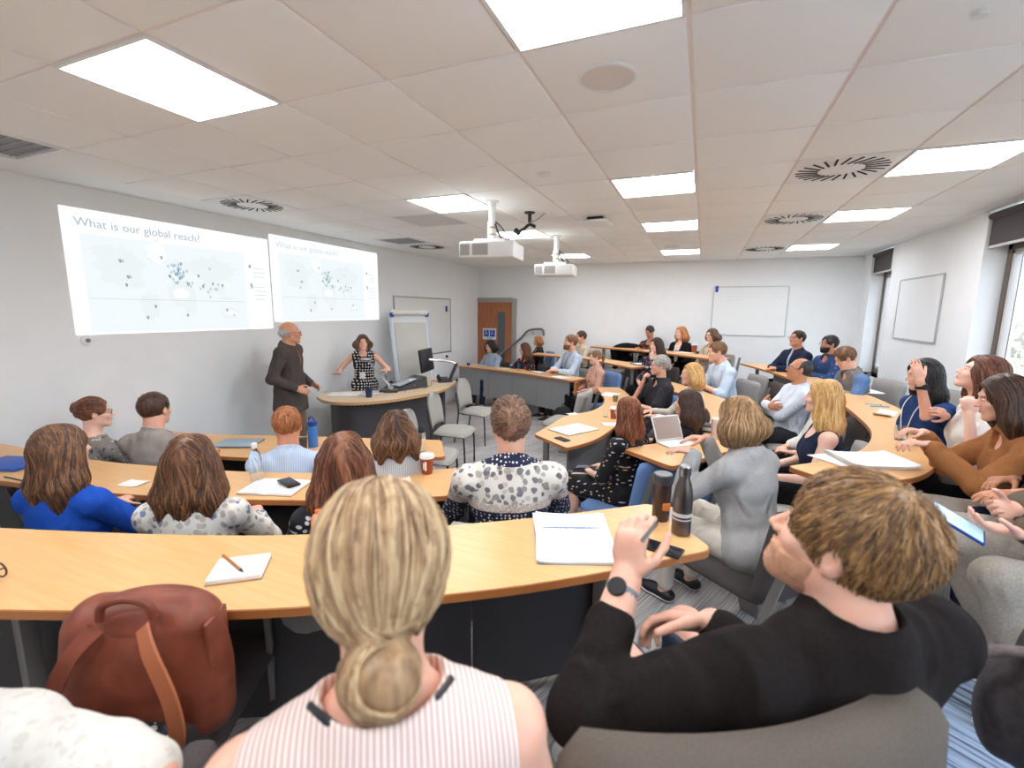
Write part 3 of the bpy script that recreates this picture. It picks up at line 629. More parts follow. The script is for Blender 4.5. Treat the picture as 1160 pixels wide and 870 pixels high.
def lecture_seat(lab, x, y, z, yaw, mback, mseat, mshell=None, wd=.54, top=.86, tilt=.16, arms=False, by=-.235, thk=1.0, group='fixed upholstered lecture seats'):
    """yaw: direction the sitter faces, degrees, 0 = +X"""
    t = thing('lecture_chair', lab, 'chair', (x, y, z), math.radians(yaw - 90), group)
    def rnd(u, k=.06): e = 2 * abs(u - .5); return 1 - k * max(0, (e - .8) / .2) ** 2
    def seat(u, v, s_):
        r_ = math.sqrt(max(0, 1 - (2 * abs(u - .5)) ** 6)) * math.sqrt(max(0, 1 - (2 * abs(v - .5)) ** 6))
        return ((u - .5) * wd * .94 * rnd(v), -.20 + v * .46 * rnd(u), (.395 - .03 * r_) if s_ == 0 else (.41 + .05 * r_))
    def back(u, v, s_):
        zz = .40 + v * (top - .40); r_ = math.sqrt(max(0, 1 - (2 * abs(u - .5)) ** 6)) * math.sqrt(max(0, 1 - (2 * abs(v - .5)) ** 6))
        yy = by - tilt * (zz - .40) + .05 * (2 * u - 1) ** 2
        return ((u - .5) * wd * (1 - .08 * v) * rnd(v, .1), yy + thk * (.02 + .028 * r_ if s_ == 0 else -.02 - .02 * r_), zz)
    cushion(seat, 'seat', mseat, t); cushion(back, 'backrest', mback, t)
    mb = MB(); mb.box((0, -.02, .36), (.10, .40, .05), bev=.008); mb.build('seat_beam', m_leg, t)
    mb = MB(); mb.add([(a * .03, b - .05, 0 if k == 0 else .36) for k in (0, 1) for b in ((-.08, .02) if k == 0 else (.0, .12)) for a in (-1, 1)], [(0, 2, 3, 1), (4, 5, 7, 6), (0, 1, 5, 4), (2, 6, 7, 3), (0, 4, 6, 2), (1, 3, 7, 5)]); mb.box((0, -.06, .008), (.18, .24, .016), bev=.004); mb.build('pedestal', m_leg, t)
    if mshell:
        for s_ in (-1, 1):
            mb = MB(); mb.add([(s_ * wd * .49, -.27, .36), (s_ * wd * .49, -.23, .36), (s_ * wd * .455, -.27 - tilt * (top - .4), top - .04), (s_ * wd * .455, -.31 - tilt * (top - .4), top - .04), (s_ * wd * .52, -.27, .36), (s_ * wd * .52, -.23, .36), (s_ * wd * .485, -.27 - tilt * (top - .4), top - .04), (s_ * wd * .485, -.31 - tilt * (top - .4), top - .04)], [(0, 1, 2, 3), (7, 6, 5, 4), (0, 4, 5, 1), (3, 2, 6, 7), (1, 5, 6, 2), (0, 3, 7, 4)]); mb.build('back_frame', mshell, t)
    if arms:
        for s_ in (-1, 1):
            mb = MB(); mb.box((s_ * (wd / 2 + .03), .02, .62), (.075, .38, .07), bev=.03); mb.box((s_ * (wd / 2 + .03), -.06, .49), (.04, .08, .22), bev=.01); mb.build('armrest', mseat, t)
    return t
# ================================================================ bodies grown from smooth-blended shapes
class Field:
    def __init__(s, lo, hi, vox, rest=.06):
        s.lo = np.array(lo, float); s.vox = vox; s.n = np.maximum(4, np.ceil((np.array(hi) - s.lo) / vox).astype(int) + 1)
        s.f = np.full(tuple(s.n), rest, np.float32); s.rest = rest
        s.ax = [s.lo[k] + vox * np.arange(s.n[k]) for k in range(3)]
    def _sub(s, lo, hi):
        a = np.clip(np.floor((np.array(lo) - s.lo) / s.vox).astype(int), 0, s.n); b = np.clip(np.ceil((np.array(hi) - s.lo) / s.vox).astype(int) + 1, 0, s.n)
        if np.any(b - a < 1): return None
        sl = tuple(slice(a[k], b[k]) for k in range(3))
        X, Y, Z = np.meshgrid(*[s.ax[k][a[k]:b[k]] for k in range(3)], indexing='ij', sparse=True)
        return sl, X, Y, Z
    def _comb(s, sl, d, k, op):
        f = s.f[sl]; d = d.astype(np.float32)
        if op == 'add':
            h_ = np.maximum(k - np.abs(f - d), 0) / k; s.f[sl] = np.minimum(f, d) - h_ * h_ * k * .25
        else:
            d = -d; h_ = np.maximum(k - np.abs(f - d), 0) / k; s.f[sl] = np.maximum(f, d) + h_ * h_ * k * .25
    def cone(s, a, b, r1, r2, k=.015, op='add', flat=None):
        """rounded cone from a to b; flat=(dir, ratio) squeezes it along a direction"""
        a = np.array(a, float); b = np.array(b, float); pad = max(r1, r2) + max(k, s.rest) * 1.0 + s.vox
        g = s._sub(np.minimum(a, b) - pad, np.maximum(a, b) + pad)
        if g is None: return
        sl, X, Y, Z = g; ab = b - a; L2 = ab @ ab + 1e-9
        px, py, pz = X - a[0], Y - a[1], Z - a[2]
        t = np.clip((px * ab[0] + py * ab[1] + pz * ab[2]) / L2, 0, 1)
        qx, qy, qz = px - t * ab[0], py - t * ab[1], pz - t * ab[2]
        if flat is not None:
            u = np.array(flat[0], float); u /= np.linalg.norm(u); m = (qx * u[0] + qy * u[1] + qz * u[2]) * (1 / flat[1] - 1)
            qx, qy, qz = qx + m * u[0], qy + m * u[1], qz + m * u[2]
        d = np.sqrt(qx * qx + qy * qy + qz * qz) - (r1 + (r2 - r1) * t)
        if flat is not None: d = d * (.5 + .5 * flat[1])
        s._comb(sl, d, k, op)
    def ell(s, c, r, M=None, k=.015, op='add', keep=None):
        """ellipsoid with axes M (columns)"""
        c = np.array(c, float); r = np.array(r, float); pad = r.max() + max(k, s.rest) + s.vox
        g = s._sub(c - pad, c + pad)
        if g is None: return
        sl, X, Y, Z = g; X = X - c[0]; Y = Y - c[1]; Z = Z - c[2]
        if M is not None: X, Y, Z = (X * M[0, 0] + Y * M[1, 0] + Z * M[2, 0], X * M[0, 1] + Y * M[1, 1] + Z * M[2, 1], X * M[0, 2] + Y * M[1, 2] + Z * M[2, 2])
        k0 = np.sqrt((X / r[0]) ** 2 + (Y / r[1]) ** 2 + (Z / r[2]) ** 2); k1 = np.sqrt((X / r[0] ** 2) ** 2 + (Y / r[1] ** 2) ** 2 + (Z / r[2] ** 2) ** 2) + 1e-9
        s._comb(sl, k0 * (k0 - 1) / k1, k, op)
    def half(s, p, n, k=.006):
        """cut away the side the normal n points to"""
        p = np.array(p, float); n = np.array(n, float); n /= np.linalg.norm(n)
        X, Y, Z = np.meshgrid(*s.ax, indexing='ij', sparse=True)
        d = -((X - p[0]) * n[0] + (Y - p[1]) * n[1] + (Z - p[2]) * n[2]); s._comb((slice(None),) * 3, d, k, 'sub')
    def ripple(s, amp, freq, seed=0, aniso=(1, 1, 1)):
        rs = np.random.RandomState(seed); X, Y, Z = np.meshgrid(*s.ax, indexing='ij', sparse=True); w = 0
        for q in range(5):
            v = rs.normal(size=3); v = v / np.linalg.norm(v) * freq * (.6 + .35 * q) * np.array(aniso); w = w + np.sin(X * v[0] + Y * v[1] + Z * v[2] + rs.uniform(0, 6)) / (1 + .4 * q)
        s.f += (amp * w / 2.2).astype(np.float32)
    def sample(s, p):
        q = (p - s.lo) / s.vox; i = np.clip(q.astype(int), 0, s.n - 2); f = np.clip(q - i, 0, 1); r_ = 0
        for dx in (0, 1):
            for dy in (0, 1):
                for dz in (0, 1):
                    w = (f[:, 0] if dx else 1 - f[:, 0]) * (f[:, 1] if dy else 1 - f[:, 1]) * (f[:, 2] if dz else 1 - f[:, 2])
                    r_ = r_ + w * s.f[i[:, 0] + dx, i[:, 1] + dy, i[:, 2] + dz]
        return r_
    def grad(s, p):
        e = s.vox; g = np.stack([s.sample(p + np.eye(3)[k] * e) - s.sample(p - np.eye(3)[k] * e) for k in range(3)], 1)
        return g / (np.linalg.norm(g, axis=1, keepdims=True) + 1e-9)
    def mesh(s):
        """surface nets"""
        f = s.f.copy(); f[0], f[-1], f[:, 0], f[:, -1], f[:, :, 0], f[:, :, -1] = (np.maximum(f[0], .001), np.maximum(f[-1], .001), np.maximum(f[:, 0], .001), np.maximum(f[:, -1], .001), np.maximum(f[:, :, 0], .001), np.maximum(f[:, :, -1], .001))
        b = f < 0; n = s.n
        c = np.zeros(tuple(n - 1), np.int8)
        for dx in (0, 1):
            for dy in (0, 1):
                for dz in (0, 1): c += b[dx:n[0] - 1 + dx, dy:n[1] - 1 + dy, dz:n[2] - 1 + dz]
        act = (c > 0) & (c < 8); idx = np.argwhere(act)
        if len(idx) == 0: return np.zeros((0, 3)), np.zeros((0, 4), int)
        vid = np.full(tuple(n - 1), -1, np.int32); vid[act] = np.arange(len(idx))
        acc = np.zeros((len(idx), 3)); cnt = np.zeros(len(idx))
        for ax in range(3):
            o = [k for k in range(3) if k != ax]
            for u in (0, 1):
                for w in (0, 1):
                    A = idx.copy(); A[:, o[0]] += u; A[:, o[1]] += w; B = A.copy(); B[:, ax] += 1
                    fa = f[A[:, 0], A[:, 1], A[:, 2]]; fb = f[B[:, 0], B[:, 1], B[:, 2]]; m = (fa < 0) != (fb < 0)
                    t = np.where(m, fa / np.where(m, fa - fb, 1), 0); P_ = A.astype(float); P_[:, ax] += t
                    acc[m] += P_[m]; cnt[m] += 1
        V = s.lo + s.vox * acc / cnt[:, None]
        Q = []
        for ax in range(3):
            o = [k for k in range(3) if k != ax]; sl0 = [slice(None)] * 3; sl1 = [slice(None)] * 3; sl0[ax] = slice(0, -1); sl1[ax] = slice(1, None)
            fa = b[tuple(sl0)]; fb = b[tuple(sl1)]; e = np.argwhere(fa != fb)
            e = e[(e[:, o[0]] > 0) & (e[:, o[1]] > 0) & (e[:, o[0]] < n[o[0]] - 1) & (e[:, o[1]] < n[o[1]] - 1) & (e[:, ax] < n[ax] - 1)]
            ins = b[e[:, 0], e[:, 1], e[:, 2]]
            def vv(du, dw): q = e.copy(); q[:, o[0]] -= du; q[:, o[1]] -= dw; return vid[q[:, 0], q[:, 1], q[:, 2]]
            quad = np.stack([vv(1, 1), vv(0, 1), vv(0, 0), vv(1, 0)], 1)
            flip = ins if ax != 1 else ~ins
            quad[~flip] = quad[~flip][:, ::-1]; Q.append(quad)
        Q = np.concatenate(Q); Q = Q[(Q >= 0).all(1)]
        return V, Q
def np_obj(name, V, Q, m, parent=None, smooth=True, mi=None):
    me = bpy.data.meshes.new(name); nv, nf = len(V), len(Q); k = Q.shape[1] if nf else 4
    me.vertices.add(nv); me.vertices.foreach_set('co', np.asarray(V, np.float32).ravel())
    me.loops.add(nf * k); me.loops.foreach_set('vertex_index', Q.astype(np.int32).ravel())
    me.polygons.add(nf); me.polygons.foreach_set('loop_start', np.arange(0, nf * k, k, dtype=np.int32))
    try: me.polygons.foreach_set('loop_total', np.full(nf, k, np.int32))
    except Exception: pass
    if smooth: me.polygons.foreach_set('use_smooth', np.ones(nf, bool))
    for q in (m if isinstance(m, (list, tuple)) else [m]): me.materials.append(q)
    if mi is not None: me.polygons.foreach_set('material_index', mi.astype(np.int32))
    me.update(calc_edges=True); me.validate()
    return link(bpy.data.objects.new(name, me), parent)
def relax(V, Q, it=1, w=.5):
    for _ in range(it):
        acc = np.zeros_like(V); cnt = np.zeros(len(V))
        for a in range(4):
            for b in ((a + 1) % 4, (a + 3) % 4): np.add.at(acc, Q[:, a], V[Q[:, b]]); np.add.at(cnt, Q[:, a], 1)
        V = V * (1 - w) + w * acc / np.maximum(cnt, 1)[:, None]
    return V
def tubes(paths, rad, nrm, sides=4):
    """paths (N, M, 3), rad (N, M), nrm (N, M, 3) -> joined thin tubes"""
    N, M, _ = paths.shape; d = np.gradient(paths, axis=1); d /= np.linalg.norm(d, axis=2, keepdims=True) + 1e-9
    b = np.cross(d, nrm); b /= np.linalg.norm(b, axis=2, keepdims=True) + 1e-9; a = np.cross(b, d)
    rings = []
    for k in range(sides):
        t = 2 * PI * (k + .5) / sides; rings.append(paths + rad[..., None] * (1.5 * b * math.cos(t) + .75 * a * math.sin(t)))
    V = np.stack(rings, 2).reshape(-1, 3); base = (np.arange(N)[:, None] * M + np.arange(M - 1)[None, :]) * sides; Q = []
    for k in range(sides): k2 = (k + 1) % sides; Q.append(np.stack([base + k, base + k2, base + sides + k2, base + sides + k], -1).reshape(-1, 4))
    return V, np.concatenate(Q)
# ================================================================ people
def m_skin(name, c, sub=.08):
    if name in MATS: return MATS[name]
    m = mat(name, c, .5); h = NT(m); v = h.coord('Object'); t = h.n('ShaderNodeTexNoise', i_Scale=35.0, i_Detail=3.0); h.l(v, t.inputs[0])
    r, g, b = [int(c[i:i+2], 16) for i in (0, 2, 4)]; c2 = '%02x%02x%02x' % (min(255, r + 4), max(0, g - 12), max(0, b - 12))
    h.l(h.ramp(t.outputs[0], [(.35, c), (.7, c2)]), h.b.inputs['Base Color'])
    h.b.inputs['Subsurface Weight'].default_value = sub; h.b.inputs['Subsurface Radius'].default_value = (.01, .004, .002); h.b.inputs['Subsurface Scale'].default_value = 1.0
    return m
def m_hair(name, c1, c2, c3=None):
    if name in MATS: return MATS[name]
    m = mat(name, c1, .42); h = NT(m)
    g = h.n('ShaderNodeNewGeometry')
    t = h.n('ShaderNodeTexNoise', i_Scale=1.0, i_Detail=4.0); v = h.coord('Object', (70, 70, 9)); h.l(v, t.inputs[0])
    ri = h.n('ShaderNodeMath', operation='MULTIPLY_ADD'); h.l(g.outputs['Random Per Island'], ri.inputs[0]); ri.inputs[1].default_value = .5; h.l(t.outputs[0], ri.inputs[2])
    h.l(h.ramp(ri.outputs[0], [(.35, c1), (.7, c2), (.98, c3 or c2)]), h.b.inputs['Base Color'])
    h.bump(t.outputs[0], .5, .003)
    h.b.inputs['Specular IOR Level'].default_value = .45
    return m
m_shoe = mat('shoe_dark', '26221f', .5)
SK = {'fair': m_skin('skin_fair', 'e3b49b'), 'pale': m_skin('skin_pale', 'ecc5b0'), 'ruddy': m_skin('skin_ruddy', 'd99f81'), 'tan': m_skin('skin_tan', 'c08a68'), 'brown': m_skin('skin_brown', '9a6a4c')}
m_eye = mat('eye_white', 'e9e4de', .2); m_iris = mat('iris_dark', '2f2620', .2); m_lens = mat('spectacle_lens', 'ffffff', .05); m_lens.node_tree.nodes['Principled BSDF'].inputs['Transmission Weight'].default_value = .95
m_lens.node_tree.nodes['Principled BSDF'].inputs['IOR'].default_value = 1.1
LIPS = {k: m_skin('lips_' + k, c) for k, c in {'fair': 'c98072', 'pale': 'd08a80', 'ruddy': 'b9705c', 'tan': '9d5f4c', 'brown': '7c4a3a'}.items()}
def nrm(v): v = np.array(v, float); return v / (np.linalg.norm(v) + 1e-12)
def rotm(yaw=0, pitch=0, roll=0):
    """yaw about z (+ = left), pitch about x (+ = up), roll about y; degrees; columns are the axes right, forward, up"""
    return np.array((Euler((math.radians(pitch), math.radians(roll), 0)).to_matrix())) if False else np.array(Matrix.Rotation(math.radians(yaw), 3, 'Z') @ Matrix.Rotation(math.radians(pitch), 3, 'X') @ Matrix.Rotation(math.radians(roll), 3, 'Y'))
def ik(a, c, l1, l2, pole):
    a, c = np.array(a, float), np.array(c, float); d = c - a; L = np.linalg.norm(d)
    if L > .985 * (l1 + l2): c = a + d / L * .985 * (l1 + l2); d = c - a; L = np.linalg.norm(d)
    if L < abs(l1 - l2) + .02: L = abs(l1 - l2) + .02; c = a + nrm(d) * L; d = c - a
    u = d / L; x = (l1 * l1 - l2 * l2 + L * L) / (2 * L); h_ = math.sqrt(max(0, l1 * l1 - x * x)); p = np.array(pole, float) - a; p = p - (p @ u) * u; return a + u * x + nrm(p) * h_, c
class Rig: pass
SEATED = []
ARMS = {  # wrist (x mirrored per side), pole, hand direction, palm normal, curl
    'lap': ((.09, .30, .66), (.45, -.1, .5), (-.75, .65, -.1), (0, .1, -1), .5),
    'thigh': ((.15, .30, .66), (.5, -.1, .5), (-.15, .98, -.12), (0, 0, -1), .35),
    'desk': ((.13, .37, .80), (.6, .0, .4), (-.45, .9, -.05), (0, 0, -1), .45),
    'deskfold': ((.03, .34, .80), (.6, .05, .4), (-.95, .25, 0), (0, 0, -1), .35),
    'cross': ((-.08, .225, .84), (.42, .16, .45), (-.92, -.30, .12), (.2, -1, 0), .9),
    'down': ((.24, .02, .50), (.5, -.4, .7), (0, .1, -1), (-1, 0, 0), .5),
    'chin': ((.05, .19, 1.02), (.3, .4, .5), (-.25, -.15, .95), (-.3, -1, 0), 1.5),
}
def person(name_label, head, yaw, floor, sex='m', skin='fair', hair=None, top=None, bottom=None, lean=(0, 0), turn=0, hyaw=0, hpitch=0, hroll=0,
           arms=('lap', 'lap'), legs=None, vox=.0085, sh=1.0, glasses=None, beard=None, stand=False, shoes=None, extras=None, eyes=True, scale=None, group=None, strands=True, ar=1.0, tlen=None, hipz=None):
    """head = world position of the head's centre. yaw = direction faced in plan, degrees (0 = +X, 90 = +Y)."""
    P_ = Rig(); hz = head[2] - floor; base = 1.215 if not stand else 1.62
    fwd_pitch = math.radians(lean[0]); side = math.radians(lean[1])
    tl = tlen or (.685 if not stand else .64)                                  # hip joint to head centre
    hip_z = hipz or (.53 if not stand else .93)
    if scale is None:
        scale = hz / (hip_z + tl * math.cos(fwd_pitch) * math.cos(side)); scale = min(1.12, max(.9, scale))
    s = scale
    T = rotm(0, -lean[0], lean[1]) ; TT = rotm(turn, 0, 0) @ T        # torso axes in local frame (x right, y forward, z up)
    hip = np.array([0, 0, hip_z])
    def tp(x, y, z): return hip + TT @ np.array([x, y, z])            # torso-local -> local
    hc = hip + TT @ np.array([0, .03, tl]); H = rotm(turn * .5, -lean[0] * .4, lean[1] * .5) @ rotm(hyaw, hpitch, hroll)
    a = math.radians(yaw - 90); Rz = np.array([[math.cos(a), -math.sin(a), 0], [math.sin(a), math.cos(a), 0], [0, 0, 1]])
    root = np.array([head[0], head[1], 0]) - s * (Rz @ np.array([hc[0], hc[1], 0])); root[2] = head[2] - s * hc[2]
    if abs(root[2] - floor) < .12: root[2] = floor
    t = thing('person', name_label, 'person', tuple(root), a, group); t.scale = (s, s, s)
    W2L = lambda p: Rz.T @ ((np.array(p, float) - root) / s)          # world -> local
    fem = sex == 'f'; sw = (.165 if fem else .19) * sh; b = .92 if fem else 1.0
    vx = vox / s
    # ---- joints
    sho = [tp(-sw, -.005, .435), tp(sw, -.005, .435)]; nb = tp(0, -.005, .49); nt_ = hc + H @ np.array([0, -.025, -.06])
    el, wr, hd, pn, cu = [], [], [], [], []
    for k, sgn in ((0, -1), (1, 1)):
        A = arms[k]
        if isinstance(A, str):
            w, pl, d, n_, c = ARMS[A]; f = np.array([sgn, 1, 1]); w, pl, d, n_ = np.array(w) * f, np.array(pl) * f, np.array(d) * f, np.array(n_) * f
            if stand: w = w + [0, 0, .40]; pl = pl + [0, 0, .40]
        else:
            w, pl, d, n_, c = A[:5]; w = W2L(w) if A[5:] != ('local',) else np.array(w, float); 
            if A[5:] != ('local',): pl = W2L(pl); d = Rz.T @ np.array(d, float); n_ = Rz.T @ np.array(n_, float)
        e, w = ik(sho[k], w, .285, .25, pl); el.append(e); wr.append(w); d = nrm(d); n_ = np.array(n_, float); n_ = nrm(n_ - (n_ @ d) * d); hd.append(d); pn.append(n_); cu.append(c)
    hj = [hip + np.array([-.09, 0, 0]), hip + np.array([.09, 0, 0])]
    if legs is None: legs = [(-.13, .43, .54, -.12, .46, .07), (.13, .43, .54, .12, .46, .07)] if not stand else [(-.10, .03, .50, -.11, 0, .07), (.10, .03, .50, .12, 0, .07)]
    kn = [np.array(l[:3], float) for l in legs]; an = [np.array(l[3:6], float) for l in legs]
    hs = b; P_.__dict__.update(locals())
    # ---- body
    pts = np.array([tp(-.2, -.14, 0), tp(.2, .16, 0), hc + .15, hc - .15, *sho, *el, *wr, *kn, *an] + [w + d * .2 for w, d in zip(wr, hd)])
    lo, hi = pts.min(0) - .13, pts.max(0) + .13; lo[2] = max(lo[2], -.01)
    def torso(F, inf=0, k=.04):
        F.ell(tp(0, 0, .02), (.165 + inf, .125 + inf, .12 + inf), TT, k); F.ell(tp(0, .005, .17), ((.135 if fem else .15) + inf, .105 + inf, .15 + inf), TT, k)
        F.ell(tp(0, 0, .34), ((.145 if fem else .165) * sh + inf, .108 + inf, .15 + inf), TT, k)
        F.cone(tp(-sw * .85, -.005, .430), tp(sw * .85, -.005, .430), .052 + inf, .052 + inf, k)
        F.cone(tp(-sw * .5, -.01, .47), nb, .04 + inf, .045 + inf, k); F.cone(tp(sw * .5, -.01, .47), nb, .04 + inf, .045 + inf, k)
        if fem:
            for q in (-1, 1): F.ell(tp(q * .068, .068, .30), (.058 + inf, .052 + inf, .060 + inf), TT, .045)
    def arm(F, k_, inf=0, end=1.0, start=0, k=.02):
        A, E_, Wr = sho[k_], el[k_], wr[k_]; g = (.88 if fem else 1) * ar
        F.ell(A, (.052 * g + inf,) * 3, None, .03)
        F.cone(A, E_ if end > .5 else A + (E_ - A) * (end * 2), .05 * g + inf, ((.038 if end > .5 else .043) * g) + inf, k)
        if end > .5: F.cone(E_, E_ + (Wr - E_) * min(1, (end - .5) * 2), .039 * g + inf, (.039 + (.025 - .039) * min(1, (end - .5) * 2)) * g + inf, k)
    def legf(F, k_, inf=0, end=1.0, k=.03):
        g = .98 if fem else 1; 
        if end > .5:
            F.cone(hj[k_], kn[k_], .088 * g + inf, .057 * g + inf, k); e = min(1, (end - .5) * 2); F.cone(kn[k_], kn[k_] + (an[k_] - kn[k_]) * e, .055 * g + inf, (.055 + (.036 - .055) * e) * g + inf, .02)
            if end > .7: F.ell(kn[k_] + (an[k_] - kn[k_]) * .3 + np.array([0, -.015, 0]), (.05 * g + inf, .052 * g + inf, .11), None, .02)
        else: F.cone(hj[k_], hj[k_] + (kn[k_] - hj[k_]) * end * 2, .088 * g + inf, .06 * g + inf, k)
    def headf(F):
        S = hs; c = lambda x, y, z: hc + H @ (np.array([x, y, z]) * S)
        F.ell(c(0, -.016, .030), np.array((.075, .094, .086)) * S, H, .01)
        F.ell(c(0, .030, -.030), np.array((.060, .062, .078)) * S, H, .03)
        F.cone(c(-.045, .0, -.055), c(-.018, .062, -.093), .020 * S, .016 * S, .03); F.cone(c(.045, .0, -.055), c(.018, .062, -.093), .020 * S, .016 * S, .03)
        F.ell(c(0, .074, -.098), np.array((.020, .016, .015)) * S, H, .018)
        F.cone(c(-.034, .076, .028), c(.034, .076, .028), .010 * S, .010 * S, .014)
        for q in (-1, 1):
            F.ell(c(q * .031, .096, .004), np.array((.017, .014, .012)) * S, H, .012, 'sub')
            F.ell(c(q * .040, .062, -.024), np.array((.022, .020, .018)) * S, H, .02)
            F.ell(c(q * .031, .0755, .004), np.array((.0145, .0125, .0105)) * S, H, .003)
        F.cone(c(0, .084, .012), c(0, .108, -.026), .0065 * S, .0105 * S, .009)
        for q in (-1, 1): F.ell(c(q * .011, .097, -.030), np.array((.0085, .0105, .0075)) * S, H, .006)
        F.ell(c(0, .083, -.058), np.array((.024, .013, .012)) * S, H, .010)
        F.cone(c(-.020, .086, -.0575), c(.020, .086, -.0575), .0014, .0014, .003, 'sub')
        for q in (-1, 1):
            Hq = H @ rotm(q * -18, 0, 0)
            F.ell(c(q * .079, -.006, -.004), np.array((.008, .020, .031)) * S, Hq, .006)
            F.ell(c(q * .088, .002, -.002), np.array((.006, .010, .017)) * S, Hq, .004, 'sub')
            F.ell(c(q * .076, .0, -.030), np.array((.007, .010, .010)) * S, Hq, .005)
        F.cone(nt_, nb, (.050 if fem else .060), (.055 if fem else .067), .03)
    fingers = []
    def hand(F, k_, inf=0):
        sg = -1 if k_ == 0 else 1; W_, d, n_, c = wr[k_], hd[k_], pn[k_], cu[k_]; side_ = np.cross(d, n_) * 1.0   # towards thumb for right hand with palm down (n=-z): d x n
        th = side_ * sg
        g = .92 if fem else 1.0
        pc = W_ + d * .048 * g
        F.cone(W_ - d * .01, pc + d * .02, .024 * g, .031 * g, .015, 'add', (n_, .55))
        F.cone(pc + th * .022 - d * .005, pc + th * .012 + d * .035, .016 * g, .016 * g, .012, 'add', (n_, .7)); F.cone(pc - th * .020, pc - th * .018 + d * .034, .016 * g, .014 * g, .012, 'add', (n_, .7))
        for q, (off, L, r_) in enumerate(((.027, .072, .0088), (.009, .080, .0090), (-.009, .074, .0086), (-.026, .058, .0078))):
            p0 = W_ + d * (.088 - (.004 if q in (0, 3) else 0)) * g + th * off * g; dd = nrm(d + th * off * 2.2); ang = c * (.8 + .12 * q)
            seg = [.46, .30, .24]; a_ = 0
            for j in range(3):
                a_ += ang * (.55, .75, .5)[j]; v = dd * math.cos(a_) + n_ * math.sin(a_); p1 = p0 + v * L * seg[j] * g
                F.cone(p0, p1, (r_ - .0007 * j) * g, (r_ - .0007 * (j + 1)) * g, .0035 if j else .006); p0 = p1
        p0 = W_ + d * .025 * g + th * .026 * g; v = nrm(d * .75 + th * .75 + n_ * .35 * (1 + .3 * c))
        for j, (L, r_) in enumerate(((.040, .0125), (.032, .0102), (.026, .0092))):
            p1 = p0 + v * L * g; F.cone(p0, p1, r_ * g, (r_ - .001) * g, .008 if j == 0 else .003); p0 = p1; v = nrm(v - th * .28 * c + d * .25 + n_ * .15 * c)
    def foot(F, k_, inf=0):
        A = an[k_]; L = kn[k_] - A; f = np.array([.12 * (-1 if k_ == 0 else 1), 1, 0]); f = nrm(f)
        F.cone([A[0], A[1] - .03, A[2] - .028], A + f * .10 + [0, 0, -.035], .036 + inf, .034 + inf, .02, 'add', ((0, 0, 1), .8)); F.cone(A + f * .09 + [0, 0, -.038], A + f * .165 + [0, 0, -.042], .036 + inf, .026 + inf, .02, 'add', ((0, 0, 1), .7))
    F = Field(lo, hi, vx); torso(F); headf(F)
    for k in (0, 1): arm(F, k); hand(F, k); legf(F, k); foot(F, k)
    V, Q = F.mesh(); np_obj('body', V, Q, SK[skin], t)
    # ---- eyes, brows, lips
    c = lambda x, y, z: hc + H @ (np.array([x, y, z]) * hs)
    Hm = Matrix([list(r_) for r_ in H])
    if eyes:
        for q in (-1, 1):
            mb = MB(); M4 = Matrix.Translation(c(q * .031, .0782, .004)) @ Hm.to_4x4()
            prof = [(.0100 * math.sin(PI * j / 8), -.0100 * math.cos(PI * j / 8)) for j in range(9)]
            mb.lathe([(r_ * hs, z * hs) for r_, z in prof], (0, 0, 0), 12, 0, M4 @ R3(-PI / 2, 0, 0)); mb.lathe([(.0058 * hs, .0084 * hs), (.0045 * hs, .0099 * hs), (0, .0104 * hs)], (0, 0, 0), 10, 1, M4 @ R3(-PI / 2, 0, 0))
            mb.build('eye', [m_eye, m_iris], t)
            hm = hair['m'] if hair and 'm' in hair else m_iris
            mb = MB(); mb.tube([c(q * .014, .0885, .021), c(q * .030, .0875, .027), c(q * .046, .0765, .021)], [.0022 * (1.3 if not fem else .9)] * 3, 6); mb.build('eyebrow', hair.get('brow', hm) if hair else m_iris, t)
        mb = MB(); mb.tube([c(-.022, .0845, -.0565), c(-.010, .0925, -.0535), c(0, .0935, -.0550), c(.010, .0925, -.0535), c(.022, .0845, -.0565)], [.001, .0040, .0036, .0040, .001], 8); mb.tube([c(-.019, .0845, -.0600), c(0, .0935, -.0635), c(.019, .0845, -.0600)], [.001, .0050, .001], 8); mb.build('lips', LIPS[skin], t)
    if glasses:
        gm = glasses; mb = MB()
        for q in (-1, 1):
            ring = [c(q * .032 + .023 * math.cos(2 * PI * j / 16), .102 - .004 * abs(math.cos(2 * PI * j / 16)), .002 + .017 * math.sin(2 * PI * j / 16)) for j in range(17)]
            mb.tube(ring, .0018, 6, caps=False); mb.tube([c(q * .054, .099, .007), c(q * .078, .06, .008), c(q * .082, -.01, .006)], .0018, 6)
        mb.tube([c(-.009, .104, .006), c(0, .106, .009), c(.009, .104, .006)], .0018, 6); g_ = mb.build('spectacles', gm, t)
        for q in (-1, 1):
            mb = MB(); vs = [c(q * .032, .1015, .002)] + [c(q * .032 + .0225 * math.cos(2 * PI * j / 16), .1015 - .004 * abs(math.cos(2 * PI * j / 16)), .002 + .0165 * math.sin(2 * PI * j / 16)) for j in range(16)]
            mb.add(vs, [(0, j + 1, (j + 1) % 16 + 1) for j in range(16)]); mb.build('lens', m_lens, g_)
    # ---- hair
    if hair: make_hair(P_, t, hair, F, vx)
    if beard:
        FB = Field(hc - .13, hc + .14, vx * .8)
        FB.ell(c(0, .033, -.042), np.array((.068, .071, .086)) * hs, H, .01); FB.ell(c(0, .074, -.098), np.array((.034, .030, .030)) * hs, H, .02); FB.cone(c(-.024, .088, -.044), c(.024, .088, -.044), .010, .010, .01)
        FB.half(c(0, .02, -.036), H @ np.array([0, .15, 1.0])); FB.ell(c(0, .105, -.057), np.array((.019, .02, .008)) * hs, H, .004, 'sub'); FB.half(c(0, .0, 0), H @ np.array([0, -1, .0])); FB.ripple(.0015, 500, 3)
